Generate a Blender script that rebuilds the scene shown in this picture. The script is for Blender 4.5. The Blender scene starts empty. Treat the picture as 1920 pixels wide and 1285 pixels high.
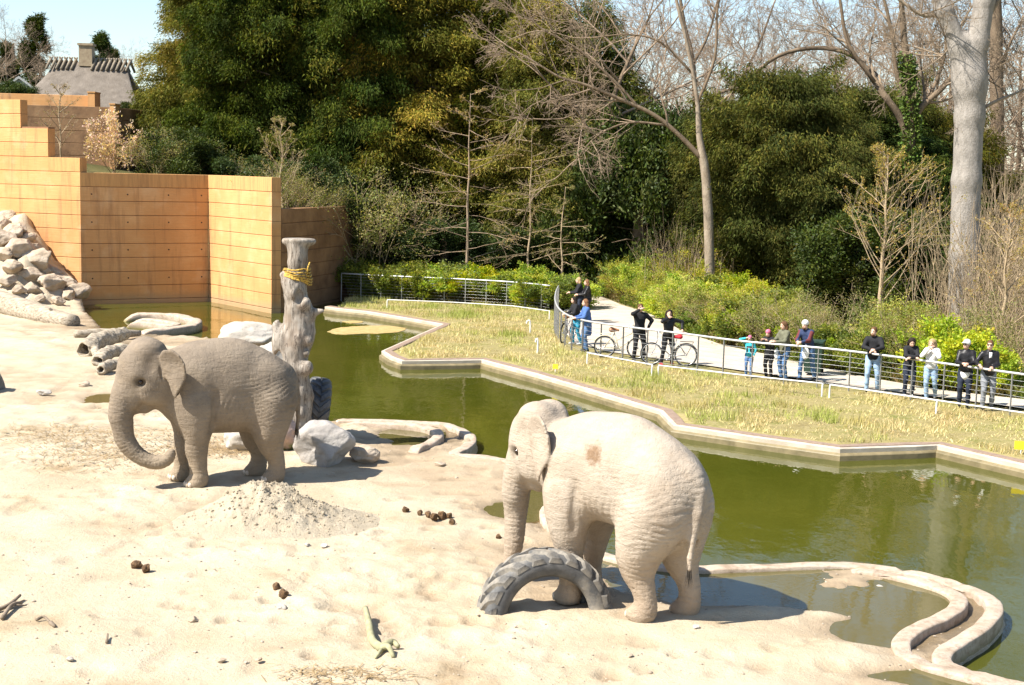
import bpy, math, random
import numpy as np
from mathutils import Matrix, Vector

# ---------------------------------------------------------------- camera, sky, sun, exposure
SC = bpy.context.scene
F = 2600.0; CAMH = 5.9
PITCH = math.atan(320.5 / F); ROLL = math.radians(1.4)
_f = np.array([0, math.cos(PITCH), -math.sin(PITCH)])
_u0 = np.array([0, math.sin(PITCH), math.cos(PITCH)])
_r0 = np.array([1.0, 0, 0])
_r = _r0 * math.cos(ROLL) + _u0 * math.sin(ROLL)
_u = -_r0 * math.sin(ROLL) + _u0 * math.cos(ROLL)
EYE = np.array([0, 0, CAMH])
cam = bpy.data.cameras.new('camera')
cam.sensor_width = 36.0; cam.lens = F / 1920 * 36.0
cam.clip_start = 0.5; cam.clip_end = 3000
cam_o = bpy.data.objects.new('camera', cam)
SC.collection.objects.link(cam_o)
cam_o.matrix_world = Matrix(((_r[0], _u[0], -_f[0], 0), (_r[1], _u[1], -_f[1], 0),
                             (_r[2], _u[2], -_f[2], CAMH), (0, 0, 0, 1)))
SC.camera = cam_o

SUN_DIR = np.array([-0.90, -0.45, 0.0]); SUN_DIR /= np.linalg.norm(SUN_DIR)   # towards the sun, on the ground
SUN_EL = math.radians(49)
world = bpy.data.worlds.new('World'); SC.world = world; world.use_nodes = True
wn = world.node_tree.nodes; wl = world.node_tree.links
for n in list(wn): wn.remove(n)
sky = wn.new('ShaderNodeTexSky'); sky.sky_type = 'NISHITA'; sky.sun_disc = False
sky.sun_elevation = SUN_EL
sky.sun_rotation = math.atan2(SUN_DIR[0], SUN_DIR[1])
sky.air_density = 1.0; sky.dust_density = 0.5; sky.ozone_density = 1.0
bg = wn.new('ShaderNodeBackground'); bg.inputs[1].default_value = 0.092
wo = wn.new('ShaderNodeOutputWorld')
wl.new(sky.outputs[0], bg.inputs[0]); wl.new(bg.outputs[0], wo.inputs[0])
sun = bpy.data.lights.new('sun', 'SUN'); sun.energy = 5.0; sun.angle = math.radians(0.55); sun.color = (1.0, 0.945, 0.86)
sun_o = bpy.data.objects.new('sun', sun); SC.collection.objects.link(sun_o)
sd = Vector((SUN_DIR[0] * math.cos(SUN_EL), SUN_DIR[1] * math.cos(SUN_EL), math.sin(SUN_EL)))
sun_o.rotation_euler = sd.to_track_quat('Z', 'Y').to_euler()
sun_o.location = (-30, -20, 40)
SC.view_settings.view_transform = 'Standard'; SC.view_settings.look = 'None'
SC.view_settings.gamma = 1.0; SC.view_settings.exposure = 1.17
SC.view_settings.use_curve_mapping = False
SC.render.engine = 'CYCLES'
SC.cycles.max_bounces = 8; SC.cycles.diffuse_bounces = 4; SC.cycles.glossy_bounces = 3
SC.cycles.transmission_bounces = 4; SC.cycles.transparent_max_bounces = 6
SC.cycles.use_denoising = True
SC.cycles.caustics_reflective = False; SC.cycles.caustics_refractive = False

# ---------------------------------------------------------------- measuring helpers (photo pixel -> place in the world)
def ray(u, v): return _f * F + _r * (u - 960) - _u * (v - 642.5)
def G(u, v, z=0.0):
    d = ray(u, v); return EYE + d * ((z - CAMH) / d[2])
def D(u, v, y):
    d = ray(u, v); return EYE + d * (y / d[1])
rng = np.random.default_rng(7); random.seed(7)

# ---------------------------------------------------------------- numpy noise
def _hash(ix, iy, iz, seed):
    h = (ix.astype(np.int64) * 374761393 + iy.astype(np.int64) * 668265263 + iz.astype(np.int64) * 2147483647 + seed * 1274126177) & 0xFFFFFFFF
    h = ((h ^ (h >> 13)) * 1274126177) & 0xFFFFFFFF
    h = h ^ (h >> 16)
    return (h & 0xFFFFFF) / float(0xFFFFFF)
def vnoise(x, y, z=None, seed=0):
    x = np.asarray(x, float); y = np.asarray(y, float)
    z = np.zeros_like(x) if z is None else np.asarray(z, float)
    ix, iy, iz = np.floor(x), np.floor(y), np.floor(z)
    fx, fy, fz = x - ix, y - iy, z - iz
    fx = fx * fx * (3 - 2 * fx); fy = fy * fy * (3 - 2 * fy); fz = fz * fz * (3 - 2 * fz)
    r = 0
    for a in (0, 1):
        for b in (0, 1):
            for c in (0, 1):
                w = (fx if a else 1 - fx) * (fy if b else 1 - fy) * (fz if c else 1 - fz)
                r = r + w * _hash(ix + a, iy + b, iz + c, seed)
    return r * 2 - 1
def fbm(x, y, z=None, octv=4, seed=0, gain=0.5):
    r = 0; a = 1.0; s = 1.0
    zz = None if z is None else np.asarray(z, float)
    for o in range(octv):
        r = r + a * vnoise(np.asarray(x) * s, np.asarray(y) * s, None if zz is None else zz * s, seed + o * 17)
        a *= gain; s *= 2.03
    return r
def sstep(a, b, x):
    t = np.clip((np.asarray(x, float) - a) / (b - a), 0, 1); return t * t * (3 - 2 * t)

# ---------------------------------------------------------------- mesh helpers
COL = SC.collection
def link(o, parent=None):
    COL.objects.link(o)
    if parent is not None: o.parent = parent
    return o
def tag(o, label=None, cat=None, group=None, kind=None):
    if label: o['label'] = label
    if cat: o['category'] = cat
    if group: o['group'] = group
    if kind: o['kind'] = kind
    return o
def empty(name, loc=(0, 0, 0), rz=0.0, label=None, cat=None, group=None):
    o = bpy.data.objects.new(name, None); o.empty_display_size = 0.2
    link(o); o.location = loc; o.rotation_euler = (0, 0, rz)
    return tag(o, label, cat, group)
def mesh_np(name, V, T=None, Q=None, smooth=True, col=None, mi=None):
    """mesh from vertex array, triangle array, quad array; col = per-vertex rgb"""
    V = np.asarray(V, np.float32).reshape(-1, 3)
    T = np.zeros((0, 3), np.int32) if T is None or len(T) == 0 else np.asarray(T, np.int32)
    Q = np.zeros((0, 4), np.int32) if Q is None or len(Q) == 0 else np.asarray(Q, np.int32)
    me = bpy.data.meshes.new(name)
    me.vertices.add(len(V)); me.vertices.foreach_set('co', V.ravel())
    nl = T.size + Q.size
    me.loops.add(nl); me.loops.foreach_set('vertex_index', np.concatenate([T.ravel(), Q.ravel()]))
    nf = len(T) + len(Q)
    me.polygons.add(nf)
    ls = np.concatenate([np.arange(len(T)) * 3, len(T) * 3 + np.arange(len(Q)) * 4]).astype(np.int32)
    me.polygons.foreach_set('loop_start', ls)
    me.update(calc_edges=True)
    me.polygons.foreach_set('use_smooth', np.full(nf, bool(smooth)))
    if mi is not None: me.polygons.foreach_set('material_index', np.asarray(mi, np.int32))
    if col is not None:
        a = me.color_attributes.new('Col', 'FLOAT_COLOR', 'POINT')
        c = np.ones((len(V), 4), np.float32); c[:, :3] = col
        a.data.foreach_set('color', c.ravel())
    me.validate()
    return me
def obj(name, me, mat, parent=None):
    if mat is not None:
        for m in (mat if isinstance(mat, (list, tuple)) else [mat]): 
            me.materials.append(m)
    o = bpy.data.objects.new(name, me); link(o, parent); return o
def share(name, o, parent=None, loc=None, rot=None, scale=None):
    c = bpy.data.objects.new(name, o.data if hasattr(o, 'data') else o); link(c, parent)
    if loc is not None: c.location = loc
    if rot is not None: c.rotation_euler = rot
    if scale is not None: c.scale = scale if hasattr(scale, '__len__') else (scale,) * 3
    return c
def copy_tree(o, parent=None):
    c = o.copy(); COL.objects.link(c); c.parent = parent
    for ch in list(o.children): copy_tree(ch, c)
    return c
class MB:
    """collects simple shapes into one mesh"""
    def __init__(s): s.V = []; s.T = []; s.Q = []; s.C = []; s.n = 0
    def add(s, V, T=None, Q=None, col=None):
        V = np.asarray(V, float).reshape(-1, 3)
        if T is not None and len(T): s.T.append(np.asarray(T, int).reshape(-1, 3) + s.n)
        if Q is not None and len(Q): s.Q.append(np.asarray(Q, int).reshape(-1, 4) + s.n)
        s.V.append(V); s.n += len(V)
        if col is not None: s.C.append(np.broadcast_to(np.asarray(col, float), (len(V), 3)))
        return s
    def box(s, c, d, R=None, col=None):
        x, y, z = np.asarray(d, float) / 2
        V = np.array([(-x, -y, -z), (x, -y, -z), (x, y, -z), (-x, y, -z), (-x, -y, z), (x, -y, z), (x, y, z), (-x, y, z)])
        if R is not None: V = V @ np.asarray(R).T
        return s.add(V + np.asarray(c, float), None, [(0, 3, 2, 1), (4, 5, 6, 7), (0, 1, 5, 4), (1, 2, 6, 5), (2, 3, 7, 6), (3, 0, 4, 7)], col)
    def tube(s, P, r, n=6, cap=True, col=None, closed=False):
        P = np.asarray(P, float); m = len(P)
        r = np.broadcast_to(np.asarray(r, float), (m,))
        t = np.gradient(P, axis=0) if not closed else np.roll(P, -1, 0) - np.roll(P, 1, 0)
        t /= np.linalg.norm(t, axis=1, keepdims=True) + 1e-12
        up = np.array([0, 0, 1.0]) if abs(t[0][2]) < 0.9 else np.array([1.0, 0, 0])
        a = np.cross(t[0], up); a /= np.linalg.norm(a)
        A = np.empty((m, 3))
        for i in range(m):
            a = a - t[i] * (a @ t[i]); a /= np.linalg.norm(a) + 1e-12; A[i] = a
        B = np.cross(t, A)
        th = np.arange(n) * 2 * math.pi / n
        ring = A[:, None, :] * np.cos(th)[None, :, None] + B[:, None, :] * np.sin(th)[None, :, None]
        V = (P[:, None, :] + ring * r[:, None, None]).reshape(-1, 3)
        Q = []; mm = m if closed else m - 1
        i = np.arange(mm)[:, None] * n; j = np.arange(n)[None, :]; i2 = ((np.arange(mm) + 1) % m)[:, None] * n
        Q = np.stack([i + j, i2 + j, i2 + (j + 1) % n, i + (j + 1) % n], -1).reshape(-1, 4)[:, ::-1]
        T = None
        if cap and not closed:
            T = [(0, k, k + 1) for k in range(1, n - 1)] + [((m - 1) * n, (m - 1) * n + k + 1, (m - 1) * n + k) for k in range(1, n - 1)]
            T = [(a_, c_, b_) for a_, b_, c_ in T]
        return s.add(V, T, Q, col)
    def ball(s, c, r, nu=10, nv=7, col=None, R=None):
        th = np.linspace(0, math.pi, nv); ph = np.arange(nu) * 2 * math.pi / nu
        V = np.stack([np.sin(th)[:, None] * np.cos(ph), np.sin(th)[:, None] * np.sin(ph), np.cos(th)[:, None] + 0 * ph], -1).reshape(-1, 3) * np.asarray(r, float)
        if R is not None: V = V @ np.asarray(R).T
        i = np.arange(nv - 1)[:, None] * nu; j = np.arange(nu)[None, :]
        Q = np.stack([i + j, i + nu + j, i + nu + (j + 1) % nu, i + (j + 1) % nu], -1).reshape(-1, 4)
        return s.add(V + np.asarray(c, float), None, Q, col)
    def mesh(s, name, smooth=True):
        return mesh_np(name, np.concatenate(s.V), np.concatenate(s.T) if s.T else None, np.concatenate(s.Q) if s.Q else None,
                       smooth, np.concatenate(s.C) if s.C else None)
    def build(s, name, mat, parent=None, smooth=True): return obj(name, s.mesh(name, smooth), mat, parent)
def rotz(a): c, s = math.cos(a), math.sin(a); return np.array([[c, -s, 0], [s, c, 0], [0, 0, 1.0]])
def rotx(a): c, s = math.cos(a), math.sin(a); return np.array([[1, 0, 0], [0, c, -s], [0, s, c.real]])
def roty(a): c, s = math.cos(a), math.sin(a); return np.array([[c, 0, s], [0, 1.0, 0], [-s, 0, c]])
def catmull(P, n=8):
    P = np.asarray(P, float); Q = np.vstack([2 * P[0] - P[1], P, 2 * P[-1] - P[-2]]); out = []
    for i in range(1, len(Q) - 2):
        p0, p1, p2, p3 = Q[i - 1:i + 3]
        for t in np.arange(n) / n:
            out.append(0.5 * (2 * p1 + (p2 - p0) * t + (2 * p0 - 5 * p1 + 4 * p2 - p3) * t ** 2 + (3 * p1 - p0 - 3 * p2 + p3) * t ** 3))
    out.append(P[-1]); return np.array(out)
def sweep(path, prof, closed=False):
    """profile (across, up) swept on a path lying in the ground plane; across = right-hand side of travel"""
    P = np.asarray(path, float); m = len(P); k = len(prof)
    t = np.gradient(P[:, :2], axis=0); t /= np.linalg.norm(t, axis=1, keepdims=True) + 1e-9
    nr = np.stack([t[:, 1], -t[:, 0]], -1)
    prof = np.asarray(prof, float)
    V = np.zeros((m, k, 3))
    V[:, :, 0] = P[:, None, 0] + nr[:, None, 0] * prof[None, :, 0]
    V[:, :, 1] = P[:, None, 1] + nr[:, None, 1] * prof[None, :, 0]
    V[:, :, 2] = P[:, None, 2] + prof[None, :, 1]
    i = np.arange(m - 1)[:, None] * k; j = np.arange(k - 1)[None, :]
    Q = np.stack([i + j, i + j + 1, i + k + j + 1, i + k + j], -1).reshape(-1, 4)
    return V.reshape(-1, 3), Q
def polydist(x, y, poly):
    d = np.full(np.shape(x), 1e9)
    for (x0, y0), (x1, y1) in zip(poly[:-1], poly[1:]):
        dx, dy = x1 - x0, y1 - y0; L = dx * dx + dy * dy + 1e-12
        t = np.clip(((x - x0) * dx + (y - y0) * dy) / L, 0, 1)
        d = np.minimum(d, np.hypot(x - x0 - t * dx, y - y0 - t * dy))
    return d
def inpoly(x, y, poly):
    r = np.zeros(np.shape(x), bool); n = len(poly)
    for i in range(n):
        x0, y0 = poly[i]; x1, y1 = poly[(i + 1) % n]
        if y0 == y1: continue
        c = ((y0 > y) != (y1 > y)) & (x < (x1 - x0) * (y - y0) / (y1 - y0) + x0)
        r ^= c
    return r
def gridmesh(name, xs, ys, zf, **kw):
    X, Y = np.meshgrid(xs, ys); Z = zf(X, Y)
    V = np.stack([X, Y, Z], -1).reshape(-1, 3); nx = len(xs); ny = len(ys)
    i = np.arange(ny - 1)[:, None] * nx; j = np.arange(nx - 1)[None, :]
    Q = np.stack([i + j, i + j + 1, i + nx + j + 1, i + nx + j], -1).reshape(-1, 4)
    return V, Q

# ---------------------------------------------------------------- implicit surfaces (smooth blended shapes -> one continuous mesh)
class SDF:
    def __init__(s, lo, hi, res):
        s.lo = np.asarray(lo, float); s.res = res
        s.n = np.ceil((np.asarray(hi, float) - s.lo) / res).astype(int) + 1
        s.g = np.full(s.n, 9.0, np.float32)
    def block(s, lo, hi):
        a = np.clip(np.floor((np.asarray(lo) - s.lo) / s.res).astype(int), 0, s.n - 1)
        b = np.clip(np.ceil((np.asarray(hi) - s.lo) / s.res).astype(int) + 1, 1, s.n)
        ax = [(s.lo[i] + np.arange(a[i], b[i]) * s.res).astype(np.float32) for i in range(3)]
        return tuple(slice(a[i], b[i]) for i in range(3)), ax[0][:, None, None], ax[1][None, :, None], ax[2][None, None, :]
    def blend(s, sl, d, k, sub=False):
        g = s.g[sl]
        if g.size == 0: return
        if sub:
            h = np.clip(0.5 - 0.5 * (g + d) / k, 0, 1); s.g[sl] = g * (1 - h) + (-d) * h + k * h * (1 - h)
        elif k <= 0: s.g[sl] = np.minimum(g, d)
        else:
            h = np.clip(0.5 + 0.5 * (g - d) / k, 0, 1); s.g[sl] = g * (1 - h) + d * h - k * h * (1 - h)
    def ell(s, c, r, k=0.1, R=None, sub=False):
        c = np.asarray(c, float); r = np.asarray(r, float) * np.ones(3); m = r.max() + k + 2 * s.res
        sl, x, y, z = s.block(c - m, c + m)
        x = x - c[0]; y = y - c[1]; z = z - c[2]
        if R is not None:
            R = np.asarray(R); x, y, z = (R[0, 0] * x + R[1, 0] * y + R[2, 0] * z, R[0, 1] * x + R[1, 1] * y + R[2, 1] * z, R[0, 2] * x + R[1, 2] * y + R[2, 2] * z)
        k0 = np.sqrt((x / r[0]) ** 2 + (y / r[1]) ** 2 + (z / r[2]) ** 2)
        k1 = np.sqrt((x / r[0] ** 2) ** 2 + (y / r[1] ** 2) ** 2 + (z / r[2] ** 2) ** 2) + 1e-6
        s.blend(sl, k0 * (k0 - 1) / k1, k, sub)
    def cone(s, a, b, ra, rb, k=0.05, sub=False):
        a = np.asarray(a, float); b = np.asarray(b, float); m = max(ra, rb) + k + 2 * s.res
        sl, x, y, z = s.block(np.minimum(a, b) - m, np.maximum(a, b) + m)
        e = b - a; L = e @ e + 1e-9
        t = np.clip(((x - a[0]) * e[0] + (y - a[1]) * e[1] + (z - a[2]) * e[2]) / L, 0, 1)
        d = np.sqrt((x - a[0] - t * e[0]) ** 2 + (y - a[1] - t * e[1]) ** 2 + (z - a[2] - t * e[2]) ** 2) - (ra + (rb - ra) * t)
        s.blend(sl, d, k, sub)
    def chain(s, P, r, k=0.05, kin=None):
        """limb: a polyline of tapered capsules, blended to the rest with k"""
        P = np.asarray(P, float); r = np.asarray(r, float) * np.ones(len(P)); m = r.max() + k + 2 * s.res
        sl, x, y, z = s.block(P.min(0) - m, P.max(0) + m); D_ = None
        for i in range(len(P) - 1):
            a, b = P[i], P[i + 1]; e = b - a; L = e @ e + 1e-9
            t = np.clip(((x - a[0]) * e[0] + (y - a[1]) * e[1] + (z - a[2]) * e[2]) / L, 0, 1)
            d = np.sqrt((x - a[0] - t * e[0]) ** 2 + (y - a[1] - t * e[1]) ** 2 + (z - a[2] - t * e[2]) ** 2) - (r[i] + (r[i + 1] - r[i]) * t)
            if D_ is None: D_ = d
            else:
                kk = kin or 0.02; h = np.clip(0.5 + 0.5 * (D_ - d) / kk, 0, 1); D_ = D_ * (1 - h) + d * h - kk * h * (1 - h)
        s.blend(sl, D_, k)
    def cut_below(s, z0):
        z = (s.lo[2] + np.arange(s.n[2]) * s.res)[None, None, :]
        s.g = np.maximum(s.g, (z0 - z).astype(np.float32))
    def cut_above(s, z0):
        z = (s.lo[2] + np.arange(s.n[2]) * s.res)[None, None, :]
        s.g = np.maximum(s.g, (z - z0).astype(np.float32))
    def mesh(s, relax=1):
        g = s.g; g = np.pad(g, 1, constant_values=9.0); lo = s.lo - s.res
        n = np.array(g.shape) - 1
        neg = g < 0
        acc = np.zeros(tuple(n), np.int8)
        for a in (0, 1):
            for b in (0, 1):
                for c in (0, 1): acc += neg[a:n[0] + a, b:n[1] + b, c:n[2] + c]
        act = (acc > 0) & (acc < 8)
        I = np.argwhere(act); idx = np.full(tuple(n), -1, np.int64); idx[act] = np.arange(len(I))
        ps = np.zeros((len(I), 3)); cnt = np.zeros(len(I))
        cor = [(a, b, c) for a in (0, 1) for b in (0, 1) for c in (0, 1)]
        val = {c: g[I[:, 0] + c[0], I[:, 1] + c[1], I[:, 2] + c[2]].astype(float) for c in cor}
        for c0 in cor:
            for ax in range(3):
                if c0[ax]: continue
                c1 = list(c0); c1[ax] = 1; c1 = tuple(c1)
                v0, v1 = val[c0], val[c1]; m = (v0 < 0) != (v1 < 0)
                t = np.where(m, v0 / np.where(m, v0 - v1, 1), 0)
                p = np.array(c0, float)[None, :].repeat(len(I), 0); p[:, ax] = t
                ps += p * m[:, None]; cnt += m
        V = lo + (I + ps / np.maximum(cnt, 1)[:, None]) * s.res
        Q = []
        for ax in range(3):
            o1, o2 = [(1, 2), (2, 0), (0, 1)][ax]
            sl0 = [slice(1, n[0]), slice(1, n[1]), slice(1, n[2])]; sl0[ax] = slice(0, n[ax]); sl1 = list(sl0); sl1[ax] = slice(1, n[ax] + 1)
            a = neg[tuple(sl0)]; b = neg[tuple(sl1)]
            for flip, mk in ((False, a & ~b), (True, ~a & b)):
                E_ = np.argwhere(mk)
                if len(E_) == 0: continue
                off = np.ones(3, int); off[ax] = 0; E_ = E_ + off
                d1 = np.zeros(3, int); d1[o1] = 1; d2 = np.zeros(3, int); d2[o2] = 1
                q = [idx[tuple((E_ - d1 - d2).T)], idx[tuple((E_ - d2).T)], idx[tuple(E_.T)], idx[tuple((E_ - d1).T)]]
                q = np.stack(q, -1); Q.append(q[:, ::-1] if flip else q)
        Q = np.concatenate(Q); Q = Q[(Q >= 0).all(1)]
        for _ in range(relax):                                       # light smoothing
            S = np.zeros_like(V); c = np.zeros(len(V))
            for k in range(4):
                np.add.at(S, Q[:, k], V[Q[:, (k + 1) % 4]]); np.add.at(c, Q[:, k], 1)
            V = 0.5 * V + 0.5 * S / np.maximum(c, 1)[:, None]
        return V, Q

# ---------------------------------------------------------------- materials
class NT:
    def __init__(s, name):
        s.m = bpy.data.materials.new(name); s.m.use_nodes = True; s.t = s.m.node_tree
        s.b = s.t.nodes['Principled BSDF']; s.out = s.t.nodes['Material Output']
    def n(s, typ, ins=None, **props):
        x = s.t.nodes.new(typ)
        for k, v in props.items(): setattr(x, k, v)
        for k, v in (ins or {}).items(): s.set(x.inputs[k], v)
        return x
    def set(s, sock, v):
        if isinstance(v, bpy.types.NodeSocket): s.t.links.new(v, sock)
        elif isinstance(v, (tuple, list)) and len(v) == 3 and sock.type == 'RGBA': sock.default_value = (*v, 1)
        else: sock.default_value = v
    def pos(s, world=False):
        return s.n('ShaderNodeNewGeometry').outputs['Position'] if world else s.n('ShaderNodeTexCoord').outputs['Object']
    def noise(s, scale, detail=4, rough=0.55, vec=None, world=False, dist=0.0):
        return s.n('ShaderNodeTexNoise', {'Vector': vec if vec is not None else s.pos(world), 'Scale': scale, 'Detail': detail, 'Roughness': rough, 'Distortion': dist}).outputs[0]
    def scalevec(s, v, xyz):
        return s.n('ShaderNodeVectorMath', {0: v, 1: xyz}, operation='MULTIPLY').outputs[0]
    def ramp(s, fac, stops):
        r = s.n('ShaderNodeValToRGB', {0: fac}); e = r.color_ramp.elements
        while len(e) < len(stops): e.new(0.5)
        for el, (p, c) in zip(e, stops): el.position = p; el.color = (*c, 1) if len(c) == 3 else c
        return r.outputs[0]
    def mix(s, fac, a, b, typ='MIX'):
        x = s.n('ShaderNodeMix', data_type='RGBA', blend_type=typ)
        s.set(x.inputs[0], fac); s.set(x.inputs[6], a); s.set(x.inputs[7], b); return x.outputs[2]
    def math(s, op, a, b=0.5):
        x = s.n('ShaderNodeMath', operation=op); s.set(x.inputs[0], a); s.set(x.inputs[1], b); return x.outputs[0]
    def maprange(s, v, a, b, c=0.0, d=1.0):
        x = s.n('ShaderNodeMapRange', {0: v, 1: a, 2: b, 3: c, 4: d}); return x.outputs[0]
    def sep(s, v, i): return s.n('ShaderNodeSeparateXYZ', {0: v}).outputs[i]
    def attr(s, name='Col'): return s.n('ShaderNodeAttribute', attribute_name=name).outputs[0]
    def bump(s, h, strength=0.5, dist=0.02, prev=None):
        ins = {'Height': h, 'Strength': strength, 'Distance': dist}
        if prev is not None: ins['Normal'] = prev
        o = s.n('ShaderNodeBump', ins).outputs[0]; s.t.links.new(o, s.b.inputs['Normal']); return o
    def base(s, c): s.set(s.b.inputs['Base Color'], c)
    def rough(s, v): s.set(s.b.inputs['Roughness'], v)
def pm(name, c1, c2, scale=4.0, rough=0.8, bump=0.3, bdist=0.01, bscale=None, metal=0.0, spec=0.5, world=False, detail=5):
    """surface with two-tone mottling and fine relief"""
    t = NT(name); f = t.noise(scale, detail, 0.6, world=world)
    t.base(t.ramp(f, [(0.32, c1), (0.68, c2)])); t.rough(rough)
    t.b.inputs['Metallic'].default_value = metal; t.b.inputs['Specular IOR Level'].default_value = spec
    if bump: t.bump(t.noise(bscale or scale * 6, 4, 0.6, world=world), bump, bdist)
    return t.m
def leafmat(name, rough=0.5, trans=0.35, spec=0.3, tint=(1, 1, 1)):
    t = NT(name); c = t.attr('Col')
    c = t.mix(1.0, c, tint, 'MULTIPLY')
    t.base(c); t.rough(rough); t.b.inputs['Specular IOR Level'].default_value = spec
    tr = t.n('ShaderNodeBsdfTranslucent', {0: t.mix(1.0, c, (1.15, 1.2, 0.55), 'MULTIPLY')})
    mx = t.n('ShaderNodeMixShader', {0: trans, 1: t.b.outputs[0], 2: tr.outputs[0]})
    t.t.links.new(mx.outputs[0], t.out.inputs[0]); return t.m

# ================================================================ THE SETTING
WATER_Z = -0.30
def px(L, z=0.0): return np.array([G(u, v, z) for u, v in L])
# outline of the elephants' sand yard along the pond (near shore), then the planted far shore
shore_nat = [(160, 583), (172, 592), (185, 606), (235, 616), (300, 622), (360, 627), (430, 634), (500, 648), (545, 690), (580, 745), (608, 781)]
rim_far = [(608, 782), (660, 782), (715, 783), (770, 785), (822, 789), (862, 799), (883, 815), (873, 832), (852, 843), (868, 849), (905, 852), (950, 857), (1010, 868), (1064, 884), (1088, 903), (1066, 925), (1030, 944), (1026, 964), (1045, 990), (1078, 1012), (1120, 1029), (1190, 1047), (1290, 1058), (1400, 1056), (1500, 1052), (1600, 1050), (1690, 1062), (1775, 1081), (1835, 1102), (1866, 1130), (1842, 1166), (1795, 1196), (1768, 1216), (1775, 1235), (1830, 1254), (1920, 1277), (2060, 1318)]
SH_NAT = px(shore_nat)[:, :2]
RIM = catmull(px(rim_far), 6)
SHORE = np.vstack([catmull(np.c_[SH_NAT, 0 * SH_NAT[:, 0]], 4)[:, :2], RIM[:, :2]])
YARD = np.vstack([[(-40, 5), (-40, 64), (-26.5, 63.3), (-18.9, 60.2)], SHORE, [(9.5, 13), (9.5, 5)]])
kerb_px = [(612, 574), (632, 577), (690, 583), (775, 597), (833, 607), (776, 632), (720, 657), (735, 667), (757, 675), (830, 674), (905, 673), (1010, 700), (1120, 732), (1242, 768), (1268, 795), (1420, 817), (1575, 838), (1760, 832), (1840, 850), (1920, 868), (2100, 910), (2400, 985)]
KERB = px(kerb_px)
# keep corners but subdivide the straight runs
def subdiv(P, step):
    o = []
    for a, b in zip(P[:-1], P[1:]):
        n = max(1, int(np.linalg.norm(b - a) / step)); o += [a + (b - a) * i / n for i in range(n)]
    o.append(P[-1]); return np.array(o)
KERBS = subdiv(KERB, 0.6)
WALLP = np.array([(-26.5, 63.2), (-18.75, 60.0), (-13.85, 62.8), (-10.2, 58.3), (-7.75, 65.9)])

# bare places of the yard that hold water / wet mud: (pixel, radius x, radius y, depth)
DIPS = [((1560, 1115), 1.9, 1.15, .16), ((1420, 1085), 1.2, .7, .16), ((1680, 1110), .9, 1.0, .16), ((1330, 1080), .9, .6, .10), ((1660, 1180), .5, .3, .09), ((1745, 1252), .8, .2, .12),
        ((775, 806), .8, .8, .17), ((975, 948), .75, .75, .15), ((1010, 930), .5, .8, .14), ((190, 742), .55, .9, .12), ((260, 640), 1.0, 1.0, .1)]
BARS = [((1575, 1092), 1.0, .55, .24), ((1470, 1135), 1.0, .32, .18), ((1600, 1215), 1.2, .45, .12), ((1400, 1150), .8, .2, .1), ((1500, 1098), .5, .3, .10), ((1395, 1112), .5, .2, .08), ((1600, 1140), .35, .12, .1), ((690, 800), 1.0, .6, .16), ((1000, 944), .2, .12, .12)]
_tr = [px([(150, 890), (250, 930), (330, 968), (420, 1012), (530, 1075), (640, 1130), (780, 1190), (960, 1260)])[:, :2], px([(60, 935), (200, 985), (330, 1035), (480, 1105), (640, 1190)])[:, :2]]
_rp = np.random.default_rng(404); PRINTS = []
for (a, b, n) in [((60, 930), (760, 1110), 16), ((560, 1270), (1000, 960), 16), ((1020, 1250), (1560, 1230), 12), ((700, 1010), (980, 900), 9), ((40, 760), (300, 930), 12), ((1000, 1190), (320, 1120), 15), ((700, 900), (640, 1240), 9), ((130, 1270), (420, 1000), 10)]:
    A, B = G(*a), G(*b)
    for i in range(n):
        f = (i + _rp.uniform(-.3, .3)) / (n - 1); p = A + (B - A) * f; e = (B - A)[:2] / np.linalg.norm((B - A)[:2]); sd = .28 * (1 if i % 2 else -1); PRINTS.append((p[0] - e[1] * sd + _rp.normal(0, .08), p[1] + e[0] * sd + _rp.normal(0, .08), _rp.uniform(.15, .20), _rp.uniform(.022, .045)))
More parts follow.
